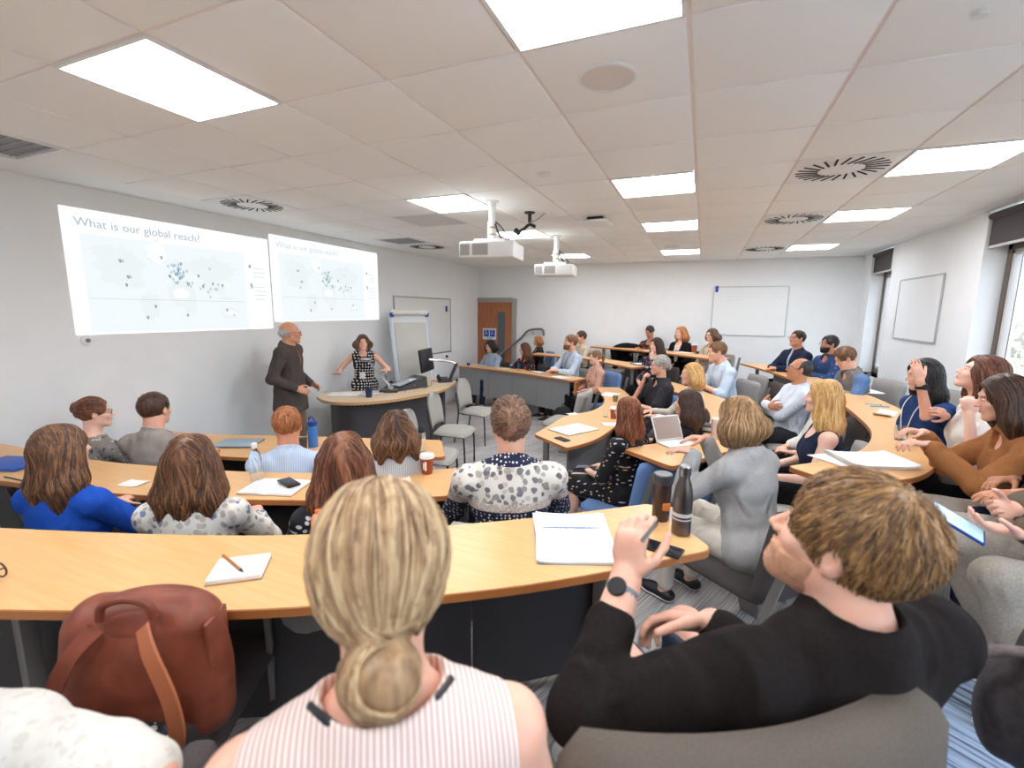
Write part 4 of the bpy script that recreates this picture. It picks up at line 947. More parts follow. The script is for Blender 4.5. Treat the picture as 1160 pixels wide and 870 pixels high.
        V, Q = FB.mesh(); np_obj('beard', V, Q, beard, t)
    # ---- clothes
    def garment(nm, spec, kind):
        inf = spec.get('inf', .012); F2 = Field(lo - .03, hi + .03, vx * spec.get('vs', 1.0))
        if kind == 'top':
            torso(F2, inf); end = spec.get('sleeve', .95)
            e2 = end if isinstance(end, tuple) else (end, end)
            if e2[0] > 0:
                for k in (0, 1): arm(F2, k, inf * (.85 if e2[k] > .5 else 1.1), e2[k])
            else:
                for k, q in ((0, -1), (1, 1)): F2.ell(tp(q * (sw + .052), 0, .42), (.062, .12, .12), TT, .01, 'sub')
            F2.ripple(spec.get('fold', .0035), spec.get('ff', 42), int(abs(head[0]) * 100) + 5, (1, 1, .55))
            if spec.get('drop'): F2.cone(tp(0, -.01, .0), tp(0, -.015, -spec['drop']), .178 + inf, .195 + inf, .04, 'add', (TT @ np.array([0, 1., 0]), .8))
            if spec.get('long'): F2.ell(tp(0, -.02, .0), (.195, .17, .15), TT, .04)
            F2.cone(tp(0, -.012, .42), tp(0, -.012, .492), .085 + inf, .070 + inf, .03)
            if spec.get('collar', 0):
                F2.cone(tp(0, -.005, .49), nb + (nt_ - nb) * .55, .066 + inf * .6, .062 + inf * .6, .008)
                F2.cone(tp(0, -.005, .50), nt_, .050, .052, .004, 'sub')
                F2.half(nb + (nt_ - nb) * (.42 + .05 * spec['collar']), TT @ np.array([0, .45, 1.0]), .003)
            else:
                r_ = spec.get('neck', .07); F2.cone(tp(0, -.01, .50), tp(0, -.01, .70), r_, r_, .01, 'sub'); F2.ell(tp(0, .07, .48), (r_ * .9, .08, spec.get('scoop', .05)), TT, .012, 'sub')
            if spec.get('open'):      # open front showing what is worn under it
                w = spec['open']; F2.cone(tp(0, .16, .50), tp(0, .16, .12), w, w * .35, .01, 'sub', (TT @ np.array([0, 1, 0]), 3.0))
            F2.half(tp(0, 0, -.035 - spec.get('hem', 0) - spec.get('drop', 0)), TT @ np.array([0, 0, -1.]), .006)
        elif kind == 'bottom':
            F2.ell(tp(0, 0, .03), (.17 + inf, .13 + inf, .11 + inf), TT, .04); end = spec.get('len', .95)
            if spec.get('skirt'):
                L = spec['skirt']; m1 = (kn[0] + kn[1]) / 2; m0 = hip
                F2.cone(m0, m0 + (m1 - m0) * min(1, L), .15, .13, .05, 'add', ((0, 0, 1), .75)); F2.cone(hj[0], hj[0] + (kn[0] - hj[0]) * min(1, L), .10, .085, .06); F2.cone(hj[1], hj[1] + (kn[1] - hj[1]) * min(1, L), .10, .085, .06)
                if L > 1: F2.cone(m1, m1 + ((an[0] + an[1]) / 2 - m1) * (L - 1), .12, .14, .06)
            else:
                for k in (0, 1): legf(F2, k, inf, end)
            F2.half(tp(0, 0, .13), np.array([0, 0, 1.]), .006); F2.ripple(.003, 45, 9, (1, 1, .6))
        V, Q = F2.mesh(); return np_obj(nm, V, Q, spec['m'], t)
    if bottom: garment(bottom.get('name', 'trousers'), bottom, 'bottom')
    if top:
        if top.get('under'): garment(top['under'].get('name', 'shirt'), top['under'], 'top')
        g_ = garment(top.get('name', 'shirt'), top, 'top')
    shoes = shoes or m_shoe
    if shoes:
        for k in (0, 1):
            FS = Field(an[k] - .18, an[k] + .24, vx); foot(FS, k, .008); FS.half([0, 0, an[k][2] + .01], (0, 0, 1), .004); V, Q = FS.mesh()
            so = np_obj('shoe', V, Q, shoes, t)
            FS = Field(an[k] - .18, an[k] + .24, vx); foot(FS, k, .013); FS.half([0, 0, an[k][2] - .045], (0, 0, 1), .002); V, Q = FS.mesh()
            if len(V): np_obj('sole', V, Q, m_white, so)
    if extras: extras(P_, t)
    SEATED.append((tuple(root), yaw + turn * 0, s))
    return P_, t
def lanyard(m, badge=True):
    def fn(P_, t):
        tp = P_.tp; mb = MB(); pts = spline([tp(-.055, -.03, .545), tp(-.075, .05, .52), tp(-.06, .125, .42), tp(0, .155, .22), tp(.06, .125, .42), tp(.075, .05, .52), tp(.055, -.03, .545), tp(0, -.075, .55), tp(-.055, -.03, .545)], 6)
        mb.tube(pts, .0035, 6, caps=False); l_ = mb.build('lanyard', m, t)
        if badge: mb = MB(); mb.box((0, 0, 0), (.075, .004, .10), 0, Matrix.Translation(tp(0, .165, .16)) @ Matrix([list(r_) for r_ in P_.TT]).to_4x4()); mb.build('badge', m_white, l_)
    return fn
def watch(k, m_strap, m_face=None):
    def fn(P_, t):
        W_, E_ = P_.wr[k], P_.el[k]; d = nrm(E_ - W_); c0 = W_ + d * .035; r_ = .031; n_ = -P_.pn[k]; n_ = nrm(n_ - (n_ @ d) * d); s_ = np.cross(d, n_)
        mb = MB(); ring = [c0 + (n_ * math.cos(a) + s_ * math.sin(a)) * r_ for a in [2 * PI * j / 20 for j in range(21)]]
        vs = []; 
        for p in ring[:-1]: u = nrm(p - c0); vs += [p - d * .010, p + d * .010, p + u * .003 + d * .010, p + u * .003 - d * .010]
        fs = []
        for j in range(20):
            a, b_ = 4 * j, 4 * ((j + 1) % 20)
            for q in range(4): fs.append((a + q, a + (q + 1) % 4, b_ + (q + 1) % 4, b_ + q))
        mb.add(vs, fs, 0, None, True); o = mb.build('watch_strap', m_strap, t)
        Mx = Matrix((( s_[0], d[0], n_[0], 0), (s_[1], d[1], n_[1], 0), (s_[2], d[2], n_[2], 0), (0, 0, 0, 1))); Mx.translation = Vector(c0 + n_ * r_)
        mb = MB(); mb.lathe([(.019, 0), (.020, .006), (.017, .009), (0, .009)], (0, 0, 0), 24, 0, Mx); mb.build('watch_face', m_face or m_black, o)
    return fn
def both(*f):
    def fn(P_, t):
        for g in f: g(P_, t)
    return fn
def make_hair(P_, t, hair, FBody, vx):
    hc, H, hs, tp, fem = P_.hc, P_.H, P_.hs, P_.tp, P_.fem
    c = lambda x, y, z: hc + H @ (np.array([x, y, z]) * hs); hm = hair['m']; st = hair['style']; L = hair.get('len', .2); vol = hair.get('vol', .012)
    down = nrm(np.array([0, 0, -1.]) * .8 + P_.TT @ np.array([0, 0, -1.]) * .4)
    lo, hi = hc - .22, hc + .22
    if st in ('long', 'bob', 'wavy', 'pony'): lo = lo - np.array([0.05, .12, L + .05]); hi = hi + np.array([.05, .0, 0])
    if st == 'bun': lo = lo - .08; hi = hi + .08
    F = Field(lo, hi, vx * .9)
    if st != 'balding':
        F.ell(c(0, -.018, .034), np.array((.076 + vol, .096 + vol, .088 + vol)) * hs, H, .01)
    part = hair.get('part', 0)
    back = H @ np.array([0, -1, 0])
    if st in ('long', 'wavy', 'bob'):
        sb = .062 + vol; n_ = 5
        pts_l = []
        for q, (x, y) in enumerate(((-.062, .005), (-.055, -.05), (0, -.075), (.055, -.05), (.062, .005))):
            a = c(x * (1 + vol * 8), y - vol * .5, -.0); ln = L * (1 if st != 'bob' else .95) * (.9 if abs(x) > .06 else 1)
            b_ = a + down * ln + back * (.03 if st != 'bob' else .0) + H @ np.array([x * hair.get('spread', .35), 0, 0])
            m_ = a + down * ln * .5 + back * (.02) + H @ np.array([x * .45, 0, 0])
            F.cone(a, m_, .036 + vol * .6, .034 + vol, .03); F.cone(m_, b_, .034 + vol, .020 if st != 'bob' else .028, .03)
        F.cone(c(0, -.05, -.02), c(0, -.065, -.02) + down * L * .97, .05 + vol, .04, .04)
    def late():
      if st == 'pony':
        a = c(0, -.105, .045); F.ell(a, (.024,) * 3, None, .02); m_ = a + back * .05 + down * .04; F.cone(a, m_, .022, .028, .02); F.cone(m_, m_ + down * L, .028, .012, .02)
      if st == 'bun':
        bp = hair.get('at', (0, -.10, .06)); br = hair.get('r', .042)
        if bp[2] < -.1: F.cone(c(0, -.055, -.030), c(bp[0], bp[1] + .012, bp[2] + br * .7), .068 * hs, br * .62, .03)
        F.ell(c(*bp), (br * 1.05, br * .95, br), None, .008)
    # open the face
    fl = hair.get('front', .052)       # how far forward the hairline sits at the brow
    if st in ('long', 'wavy', 'bob', 'bun', 'pony', 'curly', 'short', 'crop', 'top'):
        F.ell(c(0, .118, -.030), np.array((.064, .082, .098)) * hs, H, .012, 'sub')
        F.cone(c(0, .10, .03), c(0, .11, -.25), .050 * hs, .055 * hs, .015, 'sub')
    if st in ('short', 'crop', 'top', 'pony', 'bun', 'curly'):
        if st != 'curly': F.half(c(0, -.03, -.088 if not fem or st in ('bun', 'pony') else -.11), H @ np.array([0, .25, -1.]), .012)
        F.ell(c(0, .055, -.06), np.array((.10, .062, .065)) * hs, H, .02, 'sub')
        for q in (-1, 1): F.ell(c(q * .085, .004, -.018), np.array((.022, .026, .038)) * hs, H, .008, 'sub')
    late()
    if st == 'top': F.ell(c(0, .02, .085), np.array((.068, .085, .045)) * hs, H, .03)
    if st == 'curly':
        F.ell(c(0, -.06, -.06), np.array((.095, .075, .085)) * hs * hair.get('big', 1), H, .03); F.ell(c(0, -.03, .03), np.array((.10, .11, .10)) * hs * hair.get('big', 1) * .95, H, .03)
        F.ell(c(0, .11, -.035), np.array((.060, .085, .090)) * hs, H, .012, 'sub'); F.ripple(.006, 120, 4)
    if st == 'balding':
        F.ell(c(0, -.026, .0 if hair.get('crown', .045) < .09 else .022), np.array((.083, .096, .066 if hair.get('crown', .045) < .09 else .092)) * hs, H, .01); F.ell(c(0, .112, .045), np.array((.12, .105, .14)) * hs, H, .012, 'sub'); F.half(c(0, 0, hair.get('crown', .045)), H @ np.array([0, .35, 1.]), .012); F.half(c(0, -.03, -.072), H @ np.array([0, .25, -1.]), .01)
        for q in (-1, 1): F.ell(c(q * .088, .006, -.014), np.array((.022, .026, .036)) * hs, H, .008, 'sub')
    amp = {'short': .0022, 'crop': .001, 'top': .005, 'balding': .001, 'long': .003, 'wavy': .005, 'bob': .002, 'bun': .0015, 'pony': .0015, 'curly': .006}[st]
    F.ripple(amp, {'top': 90, 'wavy': 55, 'long': 60}.get(st, 110), 7, (1, 1, .35 if st in ('long', 'bob', 'pony') else 1))
    V, Q = F.mesh(); 
    if len(V) == 0: return
    ho = np_obj('hair', V, Q, hm, t)
    # ---- combed locks on the surface
    N = hair.get('n', 380); 
    if not N: return
    rs = np.random.RandomState(int(abs(hc[0] * 1000 + P_.head[0] * 517)) % 9999)
    V = V[V[:, 2] > -9]; hl = (V - hc) @ H
    M = hair.get('steps', 18)
    if st in ('short', 'crop', 'top', 'balding', 'curly'):
        ids = rs.choice(len(V), N); p = V[ids]; stp = {'short': .0045, 'crop': .003, 'top': .006, 'balding': .003, 'curly': .008}[st]; M = 8 if st != 'curly' else 14
    else:
        up = hl[:, 2] > (.0 if st in ('long', 'wavy', 'bob') else -.03); cand = V[up] if up.sum() > 50 else V
        ids = rs.choice(len(cand), N); p = cand[ids]; 
        if st in ('long', 'wavy', 'bob'): nlow = N // 3; low = V[~up]; p[:nlow] = low[rs.choice(len(low), nlow)] if len(low) else p[:nlow]
        tot = {'long': L + .16, 'wavy': L + .16, 'bob': L + .12, 'bun': .20, 'pony': .20}[st]; stp = tot / M
    whorl = c(0, -.05, .12); bunp = c(*hair['at']) if st == 'bun' and 'at' in hair else (c(0, -.10, .06) if st == 'bun' else c(0, -.105, .045)) if st in ('bun', 'pony') else None
    path = [p]; nn = [F.grad(p)]; ph = rs.uniform(0, 1.6, N) + ((p - hc) @ H)[:, 0] * 25; wob = {'wavy': .30, 'curly': 1.1, 'top': .8, 'short': .25, 'long': .10}.get(st, .05) * hair.get('wob', 1)
    parted = H @ np.array([1, 0, 0])
    off = rs.uniform(-.001, .004, N)
    for j in range(M):
        g = F.grad(p); x = (p - hc) @ H
        if st in ('long', 'wavy', 'bob'):
            v = np.tile(down, (N, 1)) + parted[None] * (np.sign(x[:, 0] - part) * np.clip(x[:, 2] / .08, 0, 1) * 1.0)[:, None] + back[None] * (np.clip(x[:, 2] / .09, 0, 1) * .4)[:, None]
        elif st in ('bun', 'pony'):
            v = bunp[None] - p; dd = np.linalg.norm(v, axis=1, keepdims=True); v = v / (dd + 1e-6); br = hair.get('r', .042) if st == 'bun' else .02
            near = (dd[:, 0] < br * 1.5); v[near] = np.cross(nrm(H @ np.array([.2, -1, .3])), g[near]) if st == 'bun' else down
        else:
            v = p - whorl[None]; v = v / (np.linalg.norm(v, axis=1, keepdims=True) + 1e-6)
            if st == 'top': v = v * .4 + (H @ np.array([.3, .8, .4]))[None]
            v += rs.normal(size=(N, 3)) * .12
        sd = np.cross(g, v); v = v + sd * (wob * np.sin(ph + j * (.55 if st != 'curly' else 1.5)))[:, None]
        v = v - (v * g).sum(1, keepdims=True) * g; v /= np.linalg.norm(v, axis=1, keepdims=True) + 1e-6
        p = p + v * stp * rs.uniform(.9, 1.1, (N, 1))
        lift = off + (.004 * j / M * (1 if st in ('top', 'short', 'curly') else .4)) * rs.uniform(.3, 2, N)
        p = p - g * (F.sample(p) - lift)[:, None]; path.append(p); nn.append(g)
    path = np.stack(path, 1); nn = np.stack(nn, 1); r0 = hair.get('r_lock', {'short': .0013, 'crop': .001, 'top': .0021, 'balding': .001, 'curly': .0026}.get(st, .0024))
    u = np.linspace(0, 1, path.shape[1]); prof = np.minimum(1, .35 + 4 * u) * np.clip((1 - u) * 2.2 + .12, 0, 1)
    rad = r0 * rs.uniform(.6, 1.35, (N, 1)) * prof[None]
    Vt, Qt = tubes(path, rad, nn); lo_ = np_obj('locks', Vt, Qt, hm, ho)
# ================================================================ hair colours and cloth
H_dkbrown = m_hair('hair_dark_brown', '1f1512', '3a261d', '5a3c2b'); H_brown = m_hair('hair_brown', '2e1d14', '5b3b27', '8a6040'); H_auburn = m_hair('hair_auburn', '3c1d12', '7a4228', 'a3643e')
H_black = m_hair('hair_black', '0d0b0c', '1e1a1b', '393233'); H_blond = m_hair('hair_ash_blonde', '6e5138', 'a88560', 'cdb188'); H_gold = m_hair('hair_golden', 'a67638', 'd3a363', 'ecc98d')
H_ginger = m_hair('hair_ginger', '6e3a1c', 'a8653a', 'd29860'); H_grey = m_hair('hair_grey', '6d655e', '9f9890', 'c9c4bd'); H_dkblond = m_hair('hair_dark_blonde', '5c4026', '94704a', 'bf9a6c'); H_white = m_hair('hair_white', '8d8a88', 'b7b4b1', 'dbd9d6')
H_sandy = m_hair('hair_sandy', '3a291b', '7c5a38', 'b58a58'); H_tb = m_hair('hair_chestnut', '2b1710', '5e3423', '8f5b3e'); H_shirtbr = m_hair('hair_mid_brown', '3b2a20', '6b4c38', '94705a')
c_navy = m_cloth('denim_navy', '1d2436', '262f45'); c_black = m_cloth('cloth_black', '151416', '1d1c1e'); c_blackwarm = m_cloth('cloth_warm_black', '1c1716', '241e1c'); c_jean = m_cloth('jeans_blue_grey', '3c4453', '4d5666')
c_char = m_cloth('cloth_charcoal', '2c2b2f', '37363a'); c_cream = m_cloth('cloth_cream', 'cfc6b8', 'd9d0c3'); c_white = m_cloth('cloth_white', 'e6e4df', 'dedcd7'); c_pblue = m_cloth('cloth_pale_blue', 'b7c7d8', 'c3d1e0')
c_blazer = m_cloth('blazer_brown_grey', '4b423f', '57504c'); c_rust = m_cloth('shirt_rust', 'b0583c', 'bd6b4c'); c_tan = m_cloth('trousers_tan', '7a6552', '85705c'); c_olive = m_cloth('jacket_olive', '5d5245', '6a5f50')
c_cord = m_cloth('corduroy_brown', '97623a', 'a36d43'); c_greymar = m_cloth('cardigan_grey', 'a3a19e', 'b1afac'); c_greyshirt = m_cloth('shirt_stone_grey', '9b928b', 'a59c95'); c_royal = m_cloth('blouse_royal_blue', '1d49a6', '2454b5')
c_denim = m_cloth('shirt_denim_pale', '8fa2b8', 'a4b5c8'); c_suit = m_cloth('suit_navy', '242c40', '2c3449'); c_dknavy = m_cloth('shirt_navy_blue', '243a66', '2d4779'); c_beige = m_cloth('knit_beige', 'c7b69f', 'd2c3ad')
c_white2 = m_stripe('shirt_white_blue_line', 'dfe6ee', 'c4d2e2', .009, .6, 0); creases(c_white2)
c_gingham = m_stripe('shirt_blue_stripe', '9db6d6', 'd0ddec', .010, .5, 0); creases(c_gingham)
c_pstripe = m_stripe('blouse_pink_stripe', 'c79f92', 'e6d9d1', .0072, .45, 0, .9, .006); creases(c_pstripe, .35, .01)
c_grstripe = m_stripe('top_grey_stripe', 'a9adb0', 'c3c6c8', .012, .5, 0)
c_polka = creases(m_dots('top_navy_polka', '15151d', 'e6e3df', 32, .24, .7)); c_dotdress = creases(m_dots('dress_black_small_dots', '121113', 'c8c3d8', 24, .13, .9, .85, 'd9b48a')); c_speaker = creases(m_dots('dress_black_white_dots', '131216', 'e9e6e2', 24, .23, .2))
c_floral = creases(m_print('blouse_cream_floral', 'dcd6cc', ['b8b0a8', '76809c', 'a9a199', 'c0b7ab'], 34, .9, .8)); c_eleph = m_print('shirt_elephant_print', 'd9d3c8', ['8f8a84', 'bdb6ab', '77747a', 'a8a199', '6a676e'], 30, .9, .95)
c_dkflor = creases(m_print('blouse_dark_floral', '17151a', ['8d3a2c', 'c98a5a', '3d4c7d', '7b2f35'], 30, .9, .5)); c_orflor = creases(m_print('blouse_orange_floral', '241a1c', ['b5592f', '8a4a34', 'd18a58'], 26, .9, .55))
c_whflor = creases(m_print('top_white_orange_floral', 'd8cfc2', ['c9702e', '2e2a30', 'd99a4c', '56603c'], 30, .9, .7)); c_leaf = creases(m_print('blouse_leaf_print', '2a2d3e', ['d9c7c0', 'a9625c', 'c7cbd8', '5a6a92'], 24, .9, .75))
c_pinkp = m_stripe('blouse_coral_pattern', 'c98a74', 'e2bba8', .016, .5, 1, .9, .02); creases(c_pinkp); c_lace = creases(m_print('blouse_white_lace', 'd9d4ca', ['cdc7bc', 'd4cec4'], 60, .95, .6), .7, .02); c_bwprint = creases(m_print('skirt_black_white_print', '16151a', ['a9a49c', '5b5852'], 45, .9, .6))
c_shshoe = m_black; JE = dict(m=c_jean); NV = dict(m=c_navy); BK = dict(m=c_black); CH = dict(m=c_char)
# elephant shirt: printed bands across the back, dark starry hem and collar
h = NT(c_eleph); tc = h.n('ShaderNodeTexCoord'); sx = h.n('ShaderNodeSeparateXYZ'); h.l(tc.outputs['Object'], sx.inputs[0])
zh = h.n('ShaderNodeMath', operation='MULTIPLY'); h.l(sx.outputs[2], zh.inputs[0]); zh.inputs[1].default_value = .5
v2 = h.coord('Object'); vd = h.n('ShaderNodeTexVoronoi', i_Scale=55.0, i_Randomness=.35); h.l(v2, vd.inputs['Vector'])
stars = h.ramp(vd.outputs['Distance'], [(0, 'e9e5dc'), (.26, 'e9e5dc'), (.32, '1d2140')]); oldc = h.b.inputs['Base Color'].links[0].from_socket
rp = h.ramp(sx.outputs[2], [(0, (0, 0, 0)), (.73, (0, 0, 0)), (.73, (0, 0, 0)), (.80, (0, 0, 0)), (.84, (0, 0, 0)), (1.0, (0, 0, 0))], 'CONSTANT')
m1_ = h.mix(rp, oldc, stars); n3 = h.n('ShaderNodeTexNoise', i_Scale=70.0); h.l(v2, n3.inputs[0]); band = h.ramp(n3.outputs[0], [(.45, 'dcd4c8'), (.5, 'a9694f'), (.55, 'cfc7bb')])
rp2 = h.ramp(zh.outputs[0], [(0, (0, 0, 0)), (.425, (1, 1, 1)), (.445, (0, 0, 0))], 'CONSTANT'); navy = h.ramp(zh.outputs[0], [(0, (1, 1, 1)), (.425, (0, 0, 0)), (.526, (1, 1, 1))], 'CONSTANT'); m1_ = h.mix(navy, m1_, stars); h.l(h.mix(rp2, m1_, band), h.b.inputs['Base Color'])
creases(c_eleph, .4)

DESKARMS = ('desk', 'desk')
# ---------------------------------------------------------------- nearest row
person('woman from behind, ash blonde hair in a low bun, pink striped sleeveless blouse', (-0.400, 0.490, 1.514), 127, .33, 'f', 'fair',
       dict(style='bun', m=H_blond, at=(0, -.095, -.103), r=.045, vol=.023, n=1300, r_lock=.0017, steps=26), dict(m=c_pstripe, sleeve=0, inf=.012, neck=.075, scoop=.02, name='blouse', fold=.003, vs=1.2), dict(m=c_black),
       arms=('lap', 'lap'), lean=(14, 0), hpitch=-12, vox=.0042, sh=1.0, tlen=.650,
       extras=lambda P_, t: [MB().tube(spline([P_.tp(q * .035, -.075, .505), P_.tp(q * .062, -.060, .520), P_.tp(q * .085, -.03, .525)], 5), .0055, 8).build('halter_strap', m_black, t) for q in (-1, 1)])
person('man in a black jumper with short sandy hair, watch on his raised hand', (0.268, 0.968, 1.457), 128, .33, 'm', 'fair',
       dict(style='short', m=H_sandy, vol=.016, n=2600, r_lock=.0011, wob=1.2), dict(m=c_blackwarm, sleeve=(.80, .95), inf=.014, neck=.064, scoop=.03, name='jumper', fold=.007, vs=1.2), dict(m=c_jean), beard=m_noisy('stubble_sandy', 'bd8c6d', 'cb9b7d', 120, .7, .3, .001),
       arms=(((-0.117, 0.948, 1.307), (-0.152, 0.617, 1.058), (0.034, 0.286, 0.944), (0.215, 0.926, -0.219), 1.0), ((0.063, 0.956, 1.242), (0.342, 0.885, 1.115), (-0.914, -0.012, -0.113), (0.027, -0.704, -0.657), .85)),
       legs=[(-.20, .45, .57, -.22, .50, .07), (.06, .47, .57, .10, .55, .07)], lean=(-3, 0), hyaw=28, hpitch=12, vox=.0042, shoes=m_white, extras=watch(0, mat('watch_strap_grey', '7d7f84', .6)), sh=1.08, ar=1.25, tlen=.640, hipz=.455, scale=1.035)
person('person at the lower left edge in a white lace top and black patterned skirt', (-1.103, 0.237, 1.313), 118, .33, 'f', 'fair', dict(style='long', m=H_brown, len=.15, n=0), dict(m=c_lace, sleeve=.46, inf=.022, name='blouse', fold=.006), dict(m=c_bwprint, skirt=1.0, name='skirt'),
       arms=('thigh', ((-0.862, 0.376, 1.034), (-0.497, 0.344, 1.252), (-0.807, 0.376, 0.295), (-0.266, 0.660, -0.620), .5)), vox=.006)

# ---------------------------------------------------------------- second row
person('woman with long dark brown hair seen from behind in a royal blue blouse', (-2.537, 1.041, 1.269), 108, .165, 'f', 'fair', dict(style='wavy', m=H_brown, len=.34, vol=.016, n=1000, r_lock=.0024, spread=.7), dict(m=c_royal, inf=.02, name='blouse', sleeve=.9), NV, hroll=-8, hyaw=-14, arms=DESKARMS, vox=.0065)
person('woman from behind with wavy brown hair and a cream floral blouse', (-1.912, 1.183, 1.232), 122, .165, 'f', 'fair', dict(style='wavy', m=H_brown, len=.30, vol=.018, n=1000, r_lock=.0024, spread=.7), dict(m=c_floral, inf=.018, name='blouse', sleeve=.9), NV, arms=DESKARMS, vox=.0065, sh=1.08)
person('woman with long auburn brown hair seen from behind in a navy polka dot top', (-1.305, 1.396, 1.280), 133, .165, 'f', 'fair', dict(style='wavy', m=H_tb, len=.34, vol=.020, n=1100, r_lock=.0024, spread=.9), dict(m=c_polka, inf=.016, name='top', sleeve=.6), BK, arms=DESKARMS, hyaw=-5, vox=.0065)
person('man from behind with tousled brown hair and an elephant print shirt', (-0.790, 1.906, 1.357), 118, .165, 'm', 'fair', dict(style='top', m=H_shirtbr, vol=.014, n=1100), dict(m=c_eleph, inf=.022, collar=1, name='shirt', sleeve=.6, hem=.02), NV, arms=DESKARMS, hyaw=4, vox=.006, sh=1.06)

# ---------------------------------------------------------------- front row by the screen wall
person('woman with pinned up brown hair, spectacles and a speckled top by the screen wall', (-3.872, 1.786, 1.147), 100, 0, 'f', 'pale', dict(style='bun', m=H_tb, at=(-.02, -.10, .05), r=.042, vol=.014, n=500, wob=6), dict(m=m_print('top_speckled', '8d8580', ['4a4442', 'c9c2ba'], 55), name='top', sleeve=.5), BK, glasses=m_dark, hyaw=-38, arms=DESKARMS, vox=.0075)
person('man with cropped dark hair seen from behind in a stone grey shirt and orange lanyard', (-3.487, 1.949, 1.176), 108, 0, 'm', 'fair', dict(style='crop', m=H_dkbrown, vol=.009, n=500), dict(m=c_greyshirt, collar=1, inf=.018, sleeve=.9), CH, arms=DESKARMS, vox=.0075,
       extras=lanyard(mat('lanyard_orange', 'b5562a', .6)))
person('man with short ginger brown hair seen from behind in a pale blue striped shirt', (-2.364, 2.057, 1.156), 128, 0, 'm', 'ruddy', dict(style='short', m=H_ginger, vol=.010, n=700), dict(m=c_gingham, collar=1, inf=.018, sleeve=.9), NV, arms=('desk', 'desk'), hpitch=-4, vox=.007)
person('woman with curly light brown hair seen from behind in a grey striped top', (-1.689, 2.247, 1.161), 128, 0, 'f', 'pale', dict(style='wavy', m=H_dkblond if False else H_brown, len=.17, vol=.020, n=800, spread=.9, wob=2.2, r_lock=.0028), dict(m=c_grstripe, sleeve=.5, name='top'), NV, arms=DESKARMS, hyaw=8, vox=.007)

# ---------------------------------------------------------------- presenters
person('standing older balding man in spectacles and a brown grey blazer over a rust shirt', (-4.220, 3.791, 1.616), 26, 0, 'm', 'ruddy', dict(style='balding', m=H_white, vol=.004, n=200, crown=.085), dict(m=c_blazer, inf=.022, name='blazer', collar=1, open=.026, drop=.17, sleeve=.95, under=dict(m=c_rust, collar=1, inf=.014, name='shirt')), dict(m=c_tan, inf=.018), stand=True, hyaw=20, glasses=m_black,
       arms=(((-.20, .15, .98), (-.6, -.6, 1.1), (.3, .8, -.3), (.8, 0, -.4), .8, 'local'), ((.19, .13, .99), (.5, -.7, 1.15), (-.25, .9, -.3), (-.9, 0, -.4), .9, 'local')), shoes=m_black, vox=.008)
person('standing woman with wavy brown hair in a black dress with white dots, arms spread', (-4.280, 5.034, 1.433), 300, 0, 'f', 'fair', dict(style='bob', m=H_shirtbr, len=.09, vol=.014, n=400, wob=6), dict(m=c_speaker, sleeve=0, inf=.013, name='dress', drop=.0), dict(m=c_speaker, skirt=1.0, name='skirt'), stand=True, hyaw=16,
       arms=(((-.30, .26, 1.16), (-.6, -.3, 1.0), (-.5, .8, .25), (.2, .1, -1), .25, 'local'), ((.30, .28, 1.14), (.6, -.3, 1.0), (.55, .8, .15), (-.3, .2, -1), .25, 'local')), shoes=m_black, vox=.007, extras=lanyard(m_black))

# ---------------------------------------------------------------- far block by the door
person('black haired woman in a pale denim shirt writing at the far front desk', (-3.830, 8.161, 1.195), 250, 0, 'f', 'fair', dict(style='bob', m=H_black, len=.12, vol=.020, n=300, wob=3), dict(m=c_denim, collar=1, sleeve=.8, inf=.018), NV, arms=('deskfold', 'desk'), hpitch=-10, lean=(8, 0), vox=.009)
person('woman with long brown hair in a dark floral blouse behind the blue pencil case', (-3.061, 8.037, 1.182), 222, 0, 'f', 'fair', dict(style='long', m=H_tb, len=.28, vol=.014, n=300), dict(m=c_dkflor, name='blouse', sleeve=.9, inf=.018), BK, arms=('desk', 'chin'), hyaw=-12, lean=(10, 0), vox=.009)
person('bearded man in a pale blue shirt and black lanyard at the far front desk', (-2.142, 7.895, 1.339), 228, 0, 'm', 'fair', dict(style='short', m=H_brown, vol=.010, n=300), dict(m=c_pblue, collar=1, sleeve=.85, inf=.018), CH, arms=('desk', 'deskfold'), beard=H_brown, hyaw=-6, hpitch=8, vox=.009, extras=lanyard(m_black))
person('woman with a light brown ponytail in a coral patterned blouse, hands on her lap', (-1.550, 7.231, 1.160), 218, 0, 'f', 'pale', dict(style='pony', m=H_dkblond, len=.10, vol=.010, n=260), dict(m=c_pinkp, collar=1, sleeve=.95, inf=.02, name='blouse'), dict(m=c_black, skirt=None), arms=('lap', 'lap'), hyaw=-4, vox=.0085)
person('woman with ginger bobbed hair in a dark grey jacket in the second far row', (-3.172, 9.101, 1.268), 215, .165, 'f', 'fair', dict(style='bob', m=H_ginger, len=.10, vol=.014, n=260), dict(m=c_char, sleeve=.95, inf=.02, name='jacket', open=.03, under=dict(m=c_dknavy, name='top')), BK, arms=DESKARMS, vox=.0095)
person('dark haired man in a beige patterned shirt behind the bearded man', (-2.231, 9.013, 1.375), 225, .165, 'm', 'fair', dict(style='short', m=H_dkbrown, vol=.009, n=260), dict(m=c_beige, collar=1, sleeve=.6), NV, arms=DESKARMS, hyaw=-6, vox=.0095)
person('woman with long dark hair and a leaf print blouse resting her hand at her chin', (-0.650, 7.420, 1.378), 240, .165, 'f', 'pale', dict(style='long', m=H_dkbrown, len=.26, vol=.012, n=300), dict(m=c_leaf, name='blouse', sleeve=.9, inf=.018), BK, arms=('chin', 'lap'), hyaw=-18, vox=.0085)
